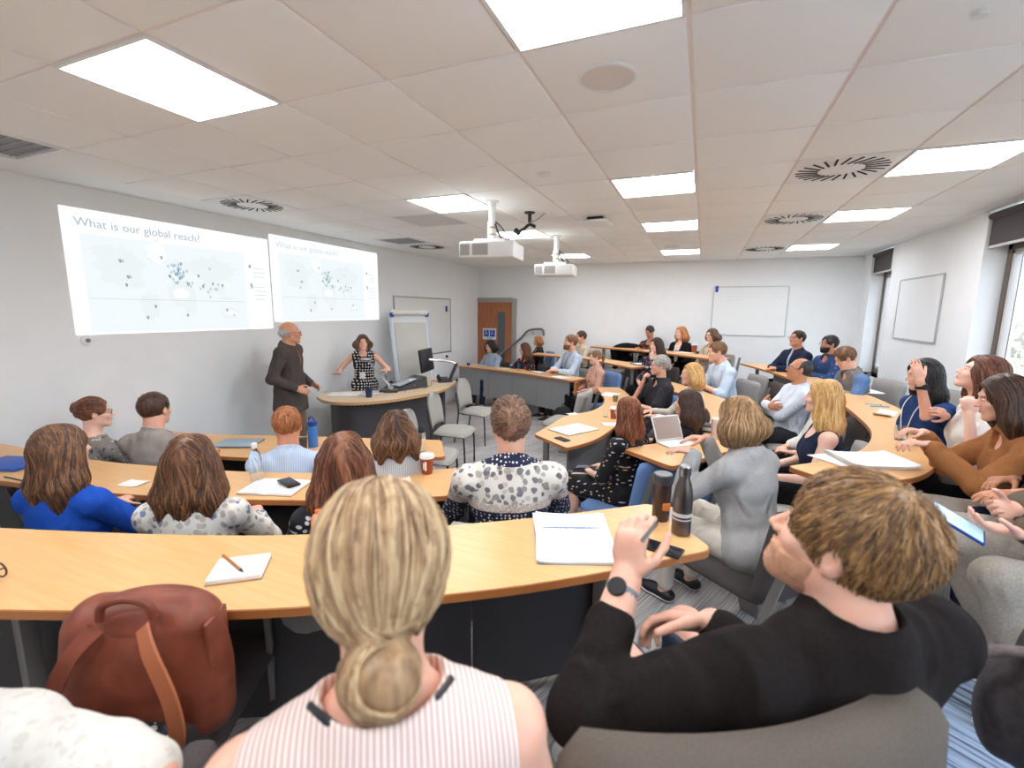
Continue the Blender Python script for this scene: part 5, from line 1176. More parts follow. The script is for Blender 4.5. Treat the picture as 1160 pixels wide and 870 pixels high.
person('woman looking down with tied back black hair and an orange floral blouse', (-0.933, 9.187, 1.507), 240, .33, 'f', 'tan', dict(style='bun', m=H_black, r=.035, at=(0, -.11, .0), vol=.010, n=240), dict(m=c_orflor, name='blouse', sleeve=.9), BK, arms=DESKARMS, hpitch=-22, vox=.009)
person('woman with ginger blonde hair and a black cardigan over a flowered top', (-0.358, 8.769, 1.523), 235, .33, 'f', 'pale', dict(style='long', m=H_ginger, len=.18, vol=.012, n=260), dict(m=c_black, name='cardigan', open=.075, sleeve=.9, inf=.024, under=dict(m=c_whflor, name='top', sleeve=.2)), BK, arms=('lap', 'lap'), hyaw=-8, vox=.0085)
person('woman with short brown hair, spectacles and a beige cardigan in the last row', (0.146, 8.426, 1.506), 222, .33, 'f', 'fair', dict(style='bob', m=H_shirtbr, len=.09, vol=.016, n=260, wob=4), dict(m=c_beige, name='cardigan', open=.02, sleeve=.9, inf=.022, under=dict(m=c_cream, name='top')), BK, glasses=m_black, arms=('lap', 'lap'), vox=.0085, extras=lanyard(m_black, False))

# ---------------------------------------------------------------- middle block
person('woman from behind with long auburn hair and a black dress with tiny dots', (-0.484, 3.451, 1.143), 158, 0, 'f', 'pale', dict(style='wavy', m=H_auburn, len=.30, vol=.014, n=900, spread=.6), dict(m=c_dotdress, inf=.020, name='dress', sleeve=.5), dict(m=c_dotdress, skirt=1.25, name='skirt', inf=.02),
       arms=('lap', 'thigh'), hyaw=4, vox=.006, shoes=m_white, extras=lambda P_, t: [MB().tube(spline([P_.sho[0] + [-.03, -.02, .045], P_.sho[0] + [-.055, .0, -.02], (P_.sho[0] + P_.el[0]) / 2 + [-.052, -.005, 0]], 6), .010, 8).build('sleeve_stripe', c_greymar, t)])
person('grey haired woman with a clip and spectacles in a black short sleeved top', (-0.440, 5.625, 1.263), 205, 0, 'f', 'fair', dict(style='bun', m=H_grey, vol=.014, r=.038, at=(0, -.105, -.01), n=420, wob=5), dict(m=c_char, name='top', sleeve=.4, inf=.026), CH, glasses=m_steel, arms=('desk', 'chin'), hyaw=-8, vox=.0075)
person('woman from behind with long dark wavy hair and black top near the tablet', (-0.077, 3.948, 1.147), 168, 0, 'f', 'fair', dict(style='wavy', m=H_dkbrown, len=.24, vol=.020, n=900, spread=.8), dict(m=c_black, name='top', sleeve=.9, inf=.018), NV, arms=DESKARMS, hyaw=10, vox=.0065)
person('honey blonde person half hidden beyond the dark haired woman in the middle block', (-0.076, 5.060, 1.250), 195, 0, 'f', 'fair', dict(style='long', m=H_gold, len=.14, vol=.012, n=300), dict(m=c_cream, name='top'), NV, arms=DESKARMS, vox=.0085)
person('man with short brown hair in a pale blue shirt leaning on the middle desk', (0.186, 6.344, 1.400), 202, .165, 'm', 'fair', dict(style='short', m=H_brown, vol=.008, n=360), dict(m=m_cloth('cloth_sky_blue', 'bfd0e4', 'cbdaeb'), collar=1, sleeve=.62, inf=.024), CH, arms=('desk', 'deskfold'), lean=(12, 0), sh=1.08, hyaw=-4, vox=.0075)
person('woman with dark blonde bobbed hair in a grey cardigan typing on the tablet', (0.203, 2.618, 1.336), 142, .165, 'f', 'fair', dict(style='bob', m=H_dkblond, len=.13, vol=.018, n=1100, r_lock=.002), dict(m=c_greymar, name='cardigan', inf=.024, sleeve=.95, hem=.09, long=1, fold=.006), dict(m=c_cream), shoes=m_black,
       arms=(((0.007, 2.527, 1.155), (0.058, 2.327, 0.632), (-0.953, -0.052, 0.062), (0.032, -0.050, -1.003), .5), ((0.062, 2.773, 1.175), (0.418, 2.976, 0.364), (-0.907, -0.161, -0.040), (0.032, -0.050, -1.003), .5)), hpitch=-14, hyaw=-2, lean=(10, 0), vox=.0055)
person('balding man with spectacles and folded arms in a pale striped shirt', (0.900, 5.203, 1.336), 190, .165, 'm', 'tan', dict(style='balding', m=H_black, vol=.008, n=420, crown=.10), dict(m=c_white2, collar=1, inf=.024, sleeve=.95), CH, glasses=m_dark, arms=('cross', 'cross'), hpitch=8, lean=(-6, 0), sh=1.05, hyaw=-6, vox=.0075)
person('person in white knit half hidden between the balding man and the long haired blonde', (0.960, 4.329, 1.203), 188, .165, 'f', 'fair', dict(style='long', m=H_dkblond, len=.15, n=0), dict(m=c_white, name='jumper', inf=.03, sleeve=.8), CH, arms=('lap', 'lap'), vox=.0085)
person('woman with long straight golden blonde hair in a navy strap top', (0.751, 3.501, 1.343), 178, .165, 'f', 'pale', dict(style='long', m=H_gold, len=.34, vol=.014, n=1200, spread=.25, r_lock=.0022), dict(m=c_suit, name='strap_top', sleeve=0, neck=.10, scoop=.09, inf=.010), BK, arms=('thigh', 'lap'), hyaw=-6, vox=.006)

# ---------------------------------------------------------------- window side
person('man in a navy suit jacket and spectacles at the back of the window desk', (1.266, 7.685, 1.521), 212, .33, 'm', 'ruddy', dict(style='short', m=H_dkbrown, vol=.006, n=300), dict(m=c_suit, name='suit_jacket', inf=.028, collar=1, open=.035, sleeve=.95, under=dict(m=c_pblue, collar=1, inf=.013)), CH, glasses=m_black, arms=('desk', 'deskfold'), hpitch=8, lean=(-4, 0), vox=.0085)
person('bearded dark haired man in a blue patterned jacket beside the suited man', (1.566, 7.254, 1.483), 205, .33, 'm', 'tan', dict(style='short', m=H_black, vol=.014, n=300), dict(m=m_print('jacket_blue_pattern', '26406e', ['4a6aa0', '1b2a4c'], 30), name='jacket', inf=.026), CH, glasses=m_steel, beard=H_black, arms=DESKARMS, hpitch=4, vox=.0085)
person('man with swept brown hair looking down in a grey waistcoat over blue sleeves', (1.424, 5.871, 1.423), 192, .33, 'm', 'fair', dict(style='short', m=H_brown, vol=.016, n=500), dict(m=m_cloth('waistcoat_grey', '6b6763', '77736f'), name='waistcoat', sleeve=0, inf=.030, open=.02, under=dict(m=m_cloth('shirt_mid_blue', '4f6a96', '6a86ae'), inf=.022, sleeve=.95)), CH, arms=('desk', 'deskfold'), hpitch=-24, lean=(16, 0), sh=1.08, vox=.0075)
person('woman with long dark hair in a navy shirt covering her face with one hand', (1.422, 3.964, 1.478), 195, .33, 'f', 'fair', dict(style='wavy', m=H_black, len=.30, vol=.012, n=900, spread=.5), dict(m=c_dknavy, name='shirt', collar=1, inf=.020, sleeve=.72), NV, hpitch=-8, hyaw=-14, lean=(6, 0),
       arms=(((1.274, 3.584, 1.471), (1.377, 3.586, 0.982), (-0.214, 0.180, 0.921), (-0.245, 0.860, -0.141), .25), ((1.449, 3.445, 1.261), (1.874, 3.811, 1.097), (-0.363, -0.436, 0.240), (-0.762, 0.540, -0.131), .8)), vox=.006, extras=both(watch(0, m_black), lanyard(m_white)))
person('woman with long brown hair and closed eyes raising her chin on her hand', (1.554, 3.590, 1.532), 172, .33, 'f', 'pale', dict(style='wavy', m=H_tb, len=.28, vol=.018, n=800, spread=.8), dict(m=c_white, name='top', sleeve=.3), dict(m=c_char), hpitch=20, arms=(((1.430, 3.338, 1.324), (1.302, 3.106, 0.917), (-0.085, 0.235, 0.932), (0.062, 0.898, -0.023), 1.5), ((1.445, 3.198, 1.108), (1.674, 3.276, 1.016), (-0.760, -0.263, 0.288), (-0.095, 0.252, -0.853), .7)), vox=.006)
person('woman in a tan corduroy jacket stretching both arms over the window desk', (1.353, 2.898, 1.494), 172, .33, 'f', 'fair', dict(style='long', m=H_dkbrown, len=.22, vol=.014, n=900), dict(m=c_cord, name='jacket', inf=.026, sleeve=.93, fold=.006), dict(m=c_cream), hpitch=-6, lean=(14, 0),
       arms=(((1.049, 2.755, 1.260), (1.177, 2.515, 0.959), (-0.944, -0.258, 0.123), (0.124, -0.012, -1.002), .9), ((1.114, 3.002, 1.268), (1.576, 3.288, 0.683), (-0.944, -0.258, 0.123), (0.199, -0.195, -0.971), .9)), vox=.006)
person('person at the right edge in a black shirt, hands clasped on the knee', (1.636, 2.748, 1.535), 178, .33, 'm', 'tan', dict(style='short', m=H_black, n=0), dict(m=c_black, name='shirt', inf=.022, sleeve=.9), dict(m=c_navy),
       arms=(((0.982, 2.309, 1.117), (1.281, 2.231, 0.971), (-0.916, -0.271, -0.025), (0.124, -0.012, -1.002), .5), ((1.112, 2.494, 1.118), (1.583, 2.756, 0.757), (-0.834, -0.468, -0.092), (0.199, -0.195, -0.971), .6)), lean=(10, 0), vox=.0065)
person('person at the right edge in an olive jacket and beige trousers looking at a phone', (1.360, 2.282, 1.585), 172, .33, 'f', 'fair', dict(style='long', m=H_brown, n=0, len=.1), dict(m=c_olive, name='jacket', inf=.030, sleeve=.93, fold=.009, drop=.12), dict(m=m_cloth('trousers_grey_beige', '958b7e', 'a89f92'), inf=.02),
       arms=(((0.774, 1.750, 1.166), (0.875, 1.531, 1.055), (-0.936, -0.094, 0.100), (0.253, 0.151, 0.907), .7), ((0.923, 1.986, 1.164), (1.293, 2.336, 0.917), (-0.819, -0.453, -0.043), (0.310, -0.765, 0.537), .9)), legs=[(-.16, .46, .55, -.2, .28, .07), (.10, .50, .55, .08, .30, .07)], lean=(16, 0), vox=.0065)
# ================================================================ seats
def seat(i, lab, mb_, ms_, shell=m_leg, dx=0, dy=0, **kw):
    (x, y, z), yaw, s = SEATED[i]; x += dx; y += dy; z = .165 if 0 < z < .25 else (.33 if z > .25 else 0)
    return lecture_seat(lab, x, y, z, yaw, mb_, ms_, shell, **kw)
lecture_seat('taupe upholstered armchair of the man in the black jumper', .038, .872, .33, 123, m_fn, m_fn, None, wd=.70, top=.935, tilt=.04, by=-.20, thk=1.5, arms=True)
seat(2, 'dark grey seat of the person in the lace top at the lower left', m_fd, m_fd, None, arms=True)
seat(0, 'dark seat of the woman in the pink striped blouse', m_fd, m_fd, None, top=.72)
seat(3, 'light grey seat of the woman in the royal blue blouse', m_fl, m_fl); seat(4, 'dark seat of the woman in the cream floral blouse', m_fd, m_fd); seat(5, 'light grey seat of the woman in the polka dot top', m_fl, m_fl)
seat(6, 'light grey seat behind the man in the elephant print shirt', m_fg, m_fg, wd=.62)
seat(7, 'dark seat of the woman with pinned up hair', m_fd, m_fd, top=.76); seat(8, 'light grey seat of the man with the orange lanyard', m_fl, m_fl, top=.76); seat(9, 'dark seat of the man in the pale blue striped shirt', m_fd, m_fd, top=.76); seat(10, 'light grey seat of the curly haired woman', m_fl, m_fl, top=.76)
seat(13, 'dark seat of the woman in the denim shirt', m_fd, m_fd); seat(14, 'dark seat of the woman in the dark floral blouse', m_fd, m_fd); seat(15, 'grey seat of the bearded man', m_fl, m_fl); seat(16, 'blue seat of the woman in the coral blouse', m_fb, m_fb, wd=.72, top=.92)
seat(17, 'blue seat of the woman in the dark grey jacket', m_fb, m_fb); seat(18, 'grey seat of the man in the beige shirt', m_fl, m_fl); seat(19, 'dark seat of the woman in the leaf print blouse', m_fd, m_fd)
seat(20, 'grey seat of the woman looking down in the last row', m_fl, m_fl); seat(21, 'dark seat of the woman in the black cardigan', m_fd, m_fd); seat(22, 'grey seat of the woman in the beige cardigan', m_fl, m_fl)
seat(23, 'blue seat of the auburn haired woman in the dotted dress', m_fb, m_fb, wd=.6); seat(24, 'blue seat of the grey haired woman', m_fb, m_fb, wd=.60); seat(25, 'blue seat of the dark haired woman by the tablet', m_fb, m_fb)
seat(26, 'grey seat of the person with the honey blonde hair', m_fl, m_fl); seat(27, 'grey seat of the man leaning on the middle desk', m_fl, m_fl, wd=.6); seat(28, 'dark brown seat with a grey steel bracket of the woman in the grey cardigan', m_fd, m_fd, wd=.58)
seat(29, 'grey seat of the balding man with folded arms', m_fl, m_fl, wd=.6); seat(30, 'dark seat of the person in the white knitted top', m_fd, m_fd); seat(31, 'curved grey seat of the long haired blonde woman', m_fl, m_fd, wd=.6)
seat(32, 'grey seat of the suited man', m_fl, m_fl); seat(33, 'dark seat of the man in the blue patterned jacket', m_fd, m_fd); seat(34, 'grey seat of the man in the grey waistcoat', m_fl, m_fl)
seat(35, 'dark seat of the woman covering her face', m_fd, m_fd, arms=True, wd=.6); seat(36, 'grey seat of the woman raising her chin', m_fl, m_fl, arms=True); seat(37, 'light seat of the woman in the corduroy jacket', m_fl, m_fl)
seat(38, 'dark seat of the person in the studded shirt', m_fd, m_fd); seat(39, 'dark seat of the person in the olive jacket', m_fd, m_fd)
for x, y, z, yw, a, lb in ((-1.62, 5.85, 0, 175, m_fg, 'empty light grey seat nestled in the curve of the front middle desk'), (-2.55, 8.98, .165, 220, m_fd, 'empty dark seat in the second far row between the two sitters'), (-1.25, 7.88, .165, 215, m_fd, 'empty dark seat in the second far row behind the glass'),
                           (-1.45, 9.12, .33, 225, m_fl, 'grey seat in the last row with a black jacket over it'), (.52, 7.05, .165, 200, m_fl, 'empty light grey seat in front of the far end of the window desk'), (.66, 6.30, .165, 192, m_fd, 'empty dark brown seat in front of the window desk beside the light grey one'), (.74, 5.62, .165, 188, m_fl, 'empty light grey seat just beyond the balding man'),
                           (1.93, 5.35, .33, 186, m_fl, 'empty light grey seat by the window wall'), (1.92, 4.72, .33, 186, m_fd, 'empty dark brown seat by the window wall')):
    lecture_seat(lb, x, y, z, yw, a, a, m_leg)

# four-legged visitor chairs in front of the lectern
def visitor_chair(lab, loc, yaw):
    t = thing('visitor_chair', lab, 'chair', loc, math.radians(yaw - 90), 'grey visitor chairs in front of the lectern')
    def st_(u, v, s_):
        a = 2 * u - 1; b = 2 * v - 1; k = 1 - .18 * max(0, b) ** 2; x = a * .235 * (1 - .12 * b * -1) * (1 - .10 * abs(b) ** 3); y = b * .225 * (1 - .12 * abs(a) ** 3)
        r_ = math.sqrt(max(0, 1 - abs(a) ** 5)) * math.sqrt(max(0, 1 - abs(b) ** 5)); return (x, y + .02, (.43 - .01 * r_) if s_ == 0 else (.44 + .045 * r_) - .02 * max(0, b) ** 2)
    def bk(u, v, s_):
        a = 2 * u - 1; z = .50 + .40 * v; w = .225 * math.sqrt(max(.02, 1 - max(0, (v - .35) / .68) ** 2.6)) * (1 - .12 * (1 - v)); x = a * w; y = -.22 - .16 * (z - .45) + .05 * a * a
        r_ = math.sqrt(max(0, 1 - abs(a) ** 4)) * math.sqrt(max(0, 1 - abs(2 * v - 1) ** 4)); return (x, y + (.006 + .020 * r_ if s_ == 0 else -.006 - .014 * r_), z)
    cushion(st_, 'seat', m_fg, t); cushion(bk, 'backrest', m_fg, t)
    for s_ in (-1, 1):
        mb = MB(); mb.tube(spline([(s_ * .21, .21, 0), (s_ * .215, .20, .36), (s_ * .205, .16, .42), (s_ * .20, -.16, .425)], 5), .011, 8); mb.build('leg', m_dark, t)
        mb = MB(); mb.tube(spline([(s_ * .215, -.27, 0), (s_ * .205, -.205, .42), (s_ * .20, -.235, .62), (s_ * .17, -.26, .72)], 5), .011, 8); mb.build('leg', m_dark, t)
    mb = MB(); mb.tube([(-.2, -.205, .42), (.2, -.205, .42)], .009, 8); mb.tube([(-.2, .15, .42), (.2, .15, .42)], .009, 8); mb.build('crossbar', m_dark, t); return t
visitor_chair('oat grey visitor chair behind the curly haired woman, nearest of the three', (-2.413, 3.796, 0.450)[:2] + (0,), 18)
visitor_chair('oat grey visitor chair in the middle of the three before the lectern', (-2.709, 4.723, 0.450)[:2] + (0,), 12)
visitor_chair('oat grey visitor chair farthest of the three, next to the grey desk panels', (-2.931, 5.829, 0.450)[:2] + (0,), 2)

# ================================================================ lectern and what stands on it
lz = .80
t = thing('lectern_desk', 'large curved maple lectern desk with a dark perforated front', 'lectern', (0, 0, 0))
near = [(-4.42, 4.30), (-4.10, 4.12), (-3.75, 4.16), (-3.45, 4.50), (-3.28, 5.05), (-3.28, 5.6), (-3.46, 6.15)]; far = [(-4.52, 4.56), (-4.24, 4.80), (-4.04, 5.0), (-3.90, 5.3), (-3.87, 5.6), (-3.92, 5.95), (-4.02, 6.35)]
poly = band_poly(near, far); mb = MB(); mb.prism(poly, lz - .035, lz - .002, 1); mb.prism([(x * .999, y) for x, y in poly], lz - .002, lz, 0); mb.build('tabletop', [m_lecw, m_lece], t)
pp = spline([(-4.28, 4.40, 0), (-4.02, 4.28, 0), (-3.78, 4.32, 0), (-3.56, 4.62, 0), (-3.44, 5.05, 0), (-3.44, 5.6, 0), (-3.60, 6.05, 0)], 6)
mb = MB(); pin_ = [(p.x, p.y) for p in pp]; back_ = [(p.x - .05, p.y + .04) for p in reversed(pp)]; mb.prism(pin_ + back_, .02, lz - .035, 0); mb.build('front_panel', mat('lectern_dark', '4b484a', .5), t)
for k in range(0, 30):
    p = pp[2 + k]; q = pp[3 + k]; mb = MB(); d = (q - p).normalized(); n_ = Vector((d.y, -d.x, 0)); c0 = (p + q) / 2 + n_ * .002
    mb.add([c0 - d * .010 + Vector((0, 0, lz - .08)), c0 + d * .010 + Vector((0, 0, lz - .08)), c0 + d * .010 + Vector((0, 0, lz - .055)), c0 - d * .010 + Vector((0, 0, lz - .055))], [(0, 1, 2, 3)]); mb.build('vent_slot', m_slot, t)
mb = MB(); mb.box((-3.85, 6.12, (lz - .035) / 2), (.36, .05, lz - .035), bev=.004); mb.build('side_panel', mat('lectern_dark', '4b484a', .5), t)
m_paper = mat('paper_white', 'ecebe6', .7); m_gloss = mat('dark_grey_plastic', '3b3a3d', .35); m_print_ = mat('print_grey', '9a9a9a', .8)
m_clear = mat('clear_plastic', 'f4f8fa', .05); bb = m_clear.node_tree.nodes['Principled BSDF']; bb.inputs['Transmission Weight'].default_value = .92; bb.inputs['IOR'].default_value = 1.12
m_water = mat('water', 'ffffff', .02); m_water.node_tree.nodes['Principled BSDF'].inputs['Transmission Weight'].default_value = 1; m_water.node_tree.nodes['Principled BSDF'].inputs['IOR'].default_value = 1.33
def sheet(name, lab, cat, loc, w, d, rz, m=None, lines=0, group=None, n=3, curl=.004, th=.0012):
    t = thing(name, lab, cat, loc, math.radians(rz), group); 
    for k in range(n):
        mb = MB(); nx = 8; a = random.uniform(-.05, .05) * (k > 0); M = R3(0, 0, a)
        vs = []; z0 = k * .002
        for lay in (0, 1):
            for i in range(nx + 1):
                u = i / nx - .5
                for v_ in (-.5, .5): vs.append((u * w, v_ * d, z0 + lay * th + curl * (2 * u) ** 4))
        o = 2 * (nx + 1); fs = []
        for i in range(nx): b0 = 2 * i; fs += [(b0, b0 + 1, b0 + 3, b0 + 2), (o + b0, o + b0 + 2, o + b0 + 3, o + b0 + 1), (b0, b0 + 2, o + b0 + 2, o + b0), (b0 + 1, o + b0 + 1, o + b0 + 3, b0 + 3)]
        fs += [(0, o, o + 1, 1), (2 * nx, 2 * nx + 1, o + 2 * nx + 1, o + 2 * nx)]
        mb.add(vs, fs, 0, M, True); mb.build('sheet', m or m_paper, t)
    if lines:
        rs = random.Random(int(abs(loc[0]) * 999)); mb = MB(); ztop = (n - 1) * .002 + th + .0004
        for q in range(lines):
            y = d * (.40 - .8 * q / lines); x = -w * .38
            while x < w * .36:
                l_ = rs.uniform(.006, .02)
                if rs.random() < .85: mb.box((x + l_ / 2, y + rs.uniform(-.001, .001), ztop), (l_, .0014, .0003))
                x += l_ + .005
        mb.build('written_lines', mat('ink_grey', '8d8f99', .8), t)
    return t
def notebook(lab, loc, w, d, rz, cover, th=.012, lines=0, pen=None, open_=False):
    t = thing('notebook', lab, 'notebook', loc, math.radians(rz))
    if open_:
        mb = MB(); mb.box((0, 0, .002), (2 * w + .006, d + .006, .004), bev=.0015); mb.build('cover', cover, t)
        for s_ in (-1, 1):
            mb = MB(); vs = []; nx = 8
            for i in range(nx + 1):
                u = i / nx; z = .004 + th * math.sin(min(1, u * 1.6 + .12) * PI * .62) * (1 - .25 * u)
                for v_ in (-.5, .5): vs.append((s_ * u * w, v_ * d, z))
            for i in range(nx + 1):
                for v_ in (-.5, .5): vs.append((s_ * i / nx * w, v_ * d, .004))
            o = 2 * (nx + 1); fs = [(2 * i, 2 * i + 1, 2 * i + 3, 2 * i + 2) for i in range(nx)] + [(2 * i, 2 * i + 2, o + 2 * i + 2, o + 2 * i) for i in range(nx)] + [(2 * i + 1, o + 2 * i + 1, o + 2 * i + 3, 2 * i + 3) for i in range(nx)] + [(2 * nx, 2 * nx + 1, o + 2 * nx + 1, o + 2 * nx)]
            mb.add(vs, fs, 0, None, True); pg = mb.build('page', m_paper, t)
            if lines:
                rs = random.Random(7 + s_); mb = MB()
                for q in range(lines):
                    y = d * (.40 - .8 * q / lines); x0 = w * .18
                    while x0 < w * .85:
                        l_ = rs.uniform(.006, .02); z = .004 + th * math.sin(min(1, (x0 / w) * 1.6 + .12) * PI * .62) * (1 - .25 * x0 / w) + .0008; mb.box((s_ * (x0 + l_ / 2), y, z), (l_, .0014, .0004)); x0 += l_ + .006
                mb.build('written_lines', mat('ink_grey', '8d8f99', .8), pg)
    else:
        mb = MB(); mb.box((0, 0, .001), (w + .004, d + .004, .002), bev=.0008); mb.build('cover', cover, t)
        mb = MB(); mb.box((0, 0, .002 + th / 2), (w, d, th), bev=.003); mb.build('pages', m_paper, t)
    return t
def pen(lab, a, b, m, r=.004):
    t = thing('pen', lab, 'pen', a); d = Vector(b) - Vector(a); mb = MB(); mb.tube([(0, 0, 0), d * .86], r, 10); mb.build('barrel', m, t); mb = MB(); mb.tube([d * .86, d], [r * .9, r * .2], 10); mb.build('tip', m_dark, t); return t
def phone(lab, loc, rz, screen=None, w=.072, l=.148):
    t = thing('phone', lab, 'phone', loc, math.radians(rz)); mb = MB(); mb.box((0, 0, .0045), (w, l, .009), bev=.004); mb.build('case', m_black, t); mb = MB(); mb.box((0, 0, .0094), (w - .008, l - .012, .0006)); mb.build('screen', screen or mat('phone_glass', '202227', .05), t); return t
def cup(lab, loc, r=.042, hh=.105, body=None, lid=True):
    t = thing('paper_cup', lab, 'cup', loc); body = body or mat('cup_brown', '9a4a26', .6)
    mb = MB(); mb.lathe([(r * .72, 0), (r * .74, .004), (r * .98, hh - .004), (r, hh)], n=28); mb.build('cup_body', body, t)
    if lid: mb = MB(); mb.lathe([(r * 1.06, hh - .006), (r * 1.08, hh + .004), (r * 1.0, hh + .010), (r * .93, hh + .018), (r * .80, hh + .018), (r * .78, hh + .013), (0, hh + .013)], n=28); mb.build('lid', m_white, t)
    return t
def bottle(name, lab, loc, prof, mbody, capprof=None, mcap=None, n=28, cat='bottle'):
    t = thing(name, lab, cat, loc); mb = MB(); mb.lathe(prof, n=n); mb.build('bottle_body', mbody, t)
    if capprof: mb = MB(); mb.lathe(capprof, n=n); mb.build('cap', mcap, t)
    return t

# lectern contents
sheet('paper_stack', 'loose stack of white papers at the near end of the lectern', 'papers', (-4.15, 4.50, lz), .36, .26, 30, n=7, curl=.006)
sheet('paper_sheets', 'pale blue tinted sheets spread beside the mug on the lectern', 'papers', (-3.95, 4.72, lz), .30, .22, 70, mat('paper_blue', 'cfd8e2', .7), n=3)
t = bottle('desk_tidy', 'small navy plastic cup on the lectern', (-3.781, 4.519, 0.800)[:2] + (lz,), [(.032, 0), (.036, .004), (.044, .105), (.040, .105), (.034, .008), (0, .008)], mat('navy_plastic', '1d2a52', .4), cat='cup')
p = (-3.790, 4.934, 0.800)
t = thing('document_camera', 'silver document camera with a slanting arm and rectangular head on the lectern', 'document camera', (p[0], p[1], lz), .5)
mb = MB(); mb.box((0, 0, .02), (.24, .16, .04), bev=.01); mb.build('base', m_gloss, t); mb = MB(); mb.lathe([(.045, .03), (.045, .07), (.03, .085), (0, .085)], (.02, 0, 0)); mb.build('pivot', m_chrome, t)
mb = MB(); mb.tube([(.02, .012, .06), (-.26, .012, .42)], .010, 8); mb.tube([(.02, -.02, .06), (-.26, -.02, .42)], .010, 8); mb.build('arm', m_steel, t); mb = MB(); mb.box((-.29, 0, .43), (.13, .10, .05), 0, None, .012); mb.build('camera_head', m_chrome, t)
mb = MB(); mb.box((-.05, .09, .10), (.02, .02, .20), bev=.004); mb.box((-.05, .09, .21), (.03, .05, .16), bev=.006); mb.build('light_arm', m_chrome, t)
p = (-3.648, 5.233, 0.800)
t = thing('equipment_box', 'dark grey control box with a sloping front panel on the lectern', 'control box', (p[0] - .12, p[1] + .05, lz), math.radians(72))
mb = MB(); mb.add([(-.26, -.15, 0), (.26, -.15, 0), (.26, .15, 0), (-.26, .15, 0), (-.26, -.15, .03), (.26, -.13, .15), (.26, .15, .15), (-.26, .15, .03)], [(0, 3, 2, 1), (4, 5, 6, 7), (0, 1, 5, 4), (1, 2, 6, 5), (2, 3, 7, 6), (3, 0, 4, 7)]); mb.build('housing', m_gloss, t)
mb = MB(); mb.box((-.02, -.02, .105), (.30, .20, .004), 0, R3(0, -.235, 0), .001); mb.build('touch_panel', mat('panel_pale', 'aeb4ba', .2), t); mb = MB(); mb.lathe([(.014, 0), (.014, .012), (0, .012)], M=T3(.02, -.145, .06) @ R3(PI / 2, 0, 0)); mb.build('knob', m_chrome, t)
t = thing('computer_mouse', 'black computer mouse on the lectern', 'mouse', (-4.231, 5.556, 0.800)[:2] + (lz,), 1.0); mb = MB(); mb.lathe([(0, .034), (.02, .032), (.033, .02), (.036, .004), (.035, 0)], n=20, M=Matrix.Diagonal((.85, 1.5, 1, 1))); mb.build('mouse_body', m_black, t); mb = MB(); mb.box((0, .03, .030), (.006, .016, .008), bev=.002); mb.build('scroll_wheel', m_steel, t)
p = (-3.618, 5.569, 1.020)
t = thing('monitor', 'black flat monitor on a silver arm at the far end of the lectern', 'monitor', (-3.835, 5.910, 1.170)[:2] + (lz,), math.radians(104))
M_ = T3(0, 0, .33) @ R3(-.12, 0, 0); mb = MB(); mb.box((0, 0, 0), (.54, .035, .34), 0, M_, .01); mb.build('housing', m_black, t); mb = MB(); mb.box((0, .019, 0), (.51, .002, .31), 0, M_); mb.build('screen', mat('dark_screen', '1b1d22', .1), t)
mb = MB(); mb.tube([(0, -.04, .34), (.05, -.20, .33), (.12, -.38, .30), (.12, -.44, .26)], .022, 10); mb.build('arm_upper', m_chrome, t); mb = MB(); mb.tube([(.12, -.44, .28), (.06, -.34, .02)], .026, 12); mb.lathe([(.05, 0), (.05, .02), (0, .02)], (.06, -.34, 0)); mb.build('arm_base', m_gloss, t)
p = (-3.477, 5.740, 0.800)
t = thing('desk_phone', 'black desk telephone at the far end of the lectern', 'telephone', (-3.62, 6.02, lz), math.radians(40)); mb = MB(); mb.box((0, 0, .03), (.17, .20, .03), 0, R3(.25, 0, 0), .01); mb.build('base', m_gloss, t); mb = MB(); mb.tube([(-.06, -.09, .05), (-.06, -.05, .085), (-.06, .06, .095), (-.06, .10, .06)], [.022, .014, .014, .022], 10); mb.build('handset', m_black, t)
bottle('water_bottle', 'clear plastic water bottle standing on the lectern by the monitor', (-4.568, 6.461, 0.800)[:2] + (lz,), [(.031, 0), (.033, .01), (.033, .15), (.026, .18), (.012, .20), (.012, .215)], m_clear, [(.014, .212), (.014, .232), (0, .232)], m_white)
for a, b_, lb in (((-3.55, 4.95, lz + .01), (-3.95, 5.35, lz + .01), 'from the document camera'), ((-3.5, 5.3, lz + .01), (-3.6, 5.9, lz + .01), 'from the control box to the telephone')):
    t = thing('cable', 'thin black cable running over the lectern ' + lb, 'cable', a); mb = MB(); d = Vector(b_) - Vector(a); mb.tube(spline([(0, 0, 0), d * .3 + Vector((.06, -.03, .03)), d * .6 + Vector((-.05, .04, .05)), d], 8), .0035, 6); mb.build('wire', m_black, t)
# flip chart
t = thing('flip_chart', 'white flip chart easel with a blank pad, leaning back by the screen wall', 'flip chart', (-4.12, 6.15, 0), math.radians(66))
Mf = R3(-.16, 0, 0); mb = MB()
mb.box((0, 0, 1.25), (.70, .02, 1.16), 0, Mf, .004); mb.build('board', mat('easel_white', 'dcdfe2', .4), t)
mb = MB()
for s_ in (-1, 1): mb.box((s_ * .34, .0, .93), (.035, .03, 1.86), 0, Mf, .005)
mb.build('side_rail', mat('easel_rail', 'c3ccd8', .4), t); mb = MB(); mb.tube([(0, .70, 0), (0, .32, 1.75)], .016, 8); mb.build('rear_leg', m_steel, t)
mb = MB(); mb.box((0, -.018, 1.24), (.58, .010, .92), 0, Mf, .002); mb.build('paper_pad', m_noisy('pad_paper', 'cfcdc6', 'c9c7c0', 3, .8, 0), t); mb = MB(); mb.tube([(-.31, .255, 1.84), (.31, .255, 1.84)], .045, 14); mb.build('rolled_sheet', m_paper, t)
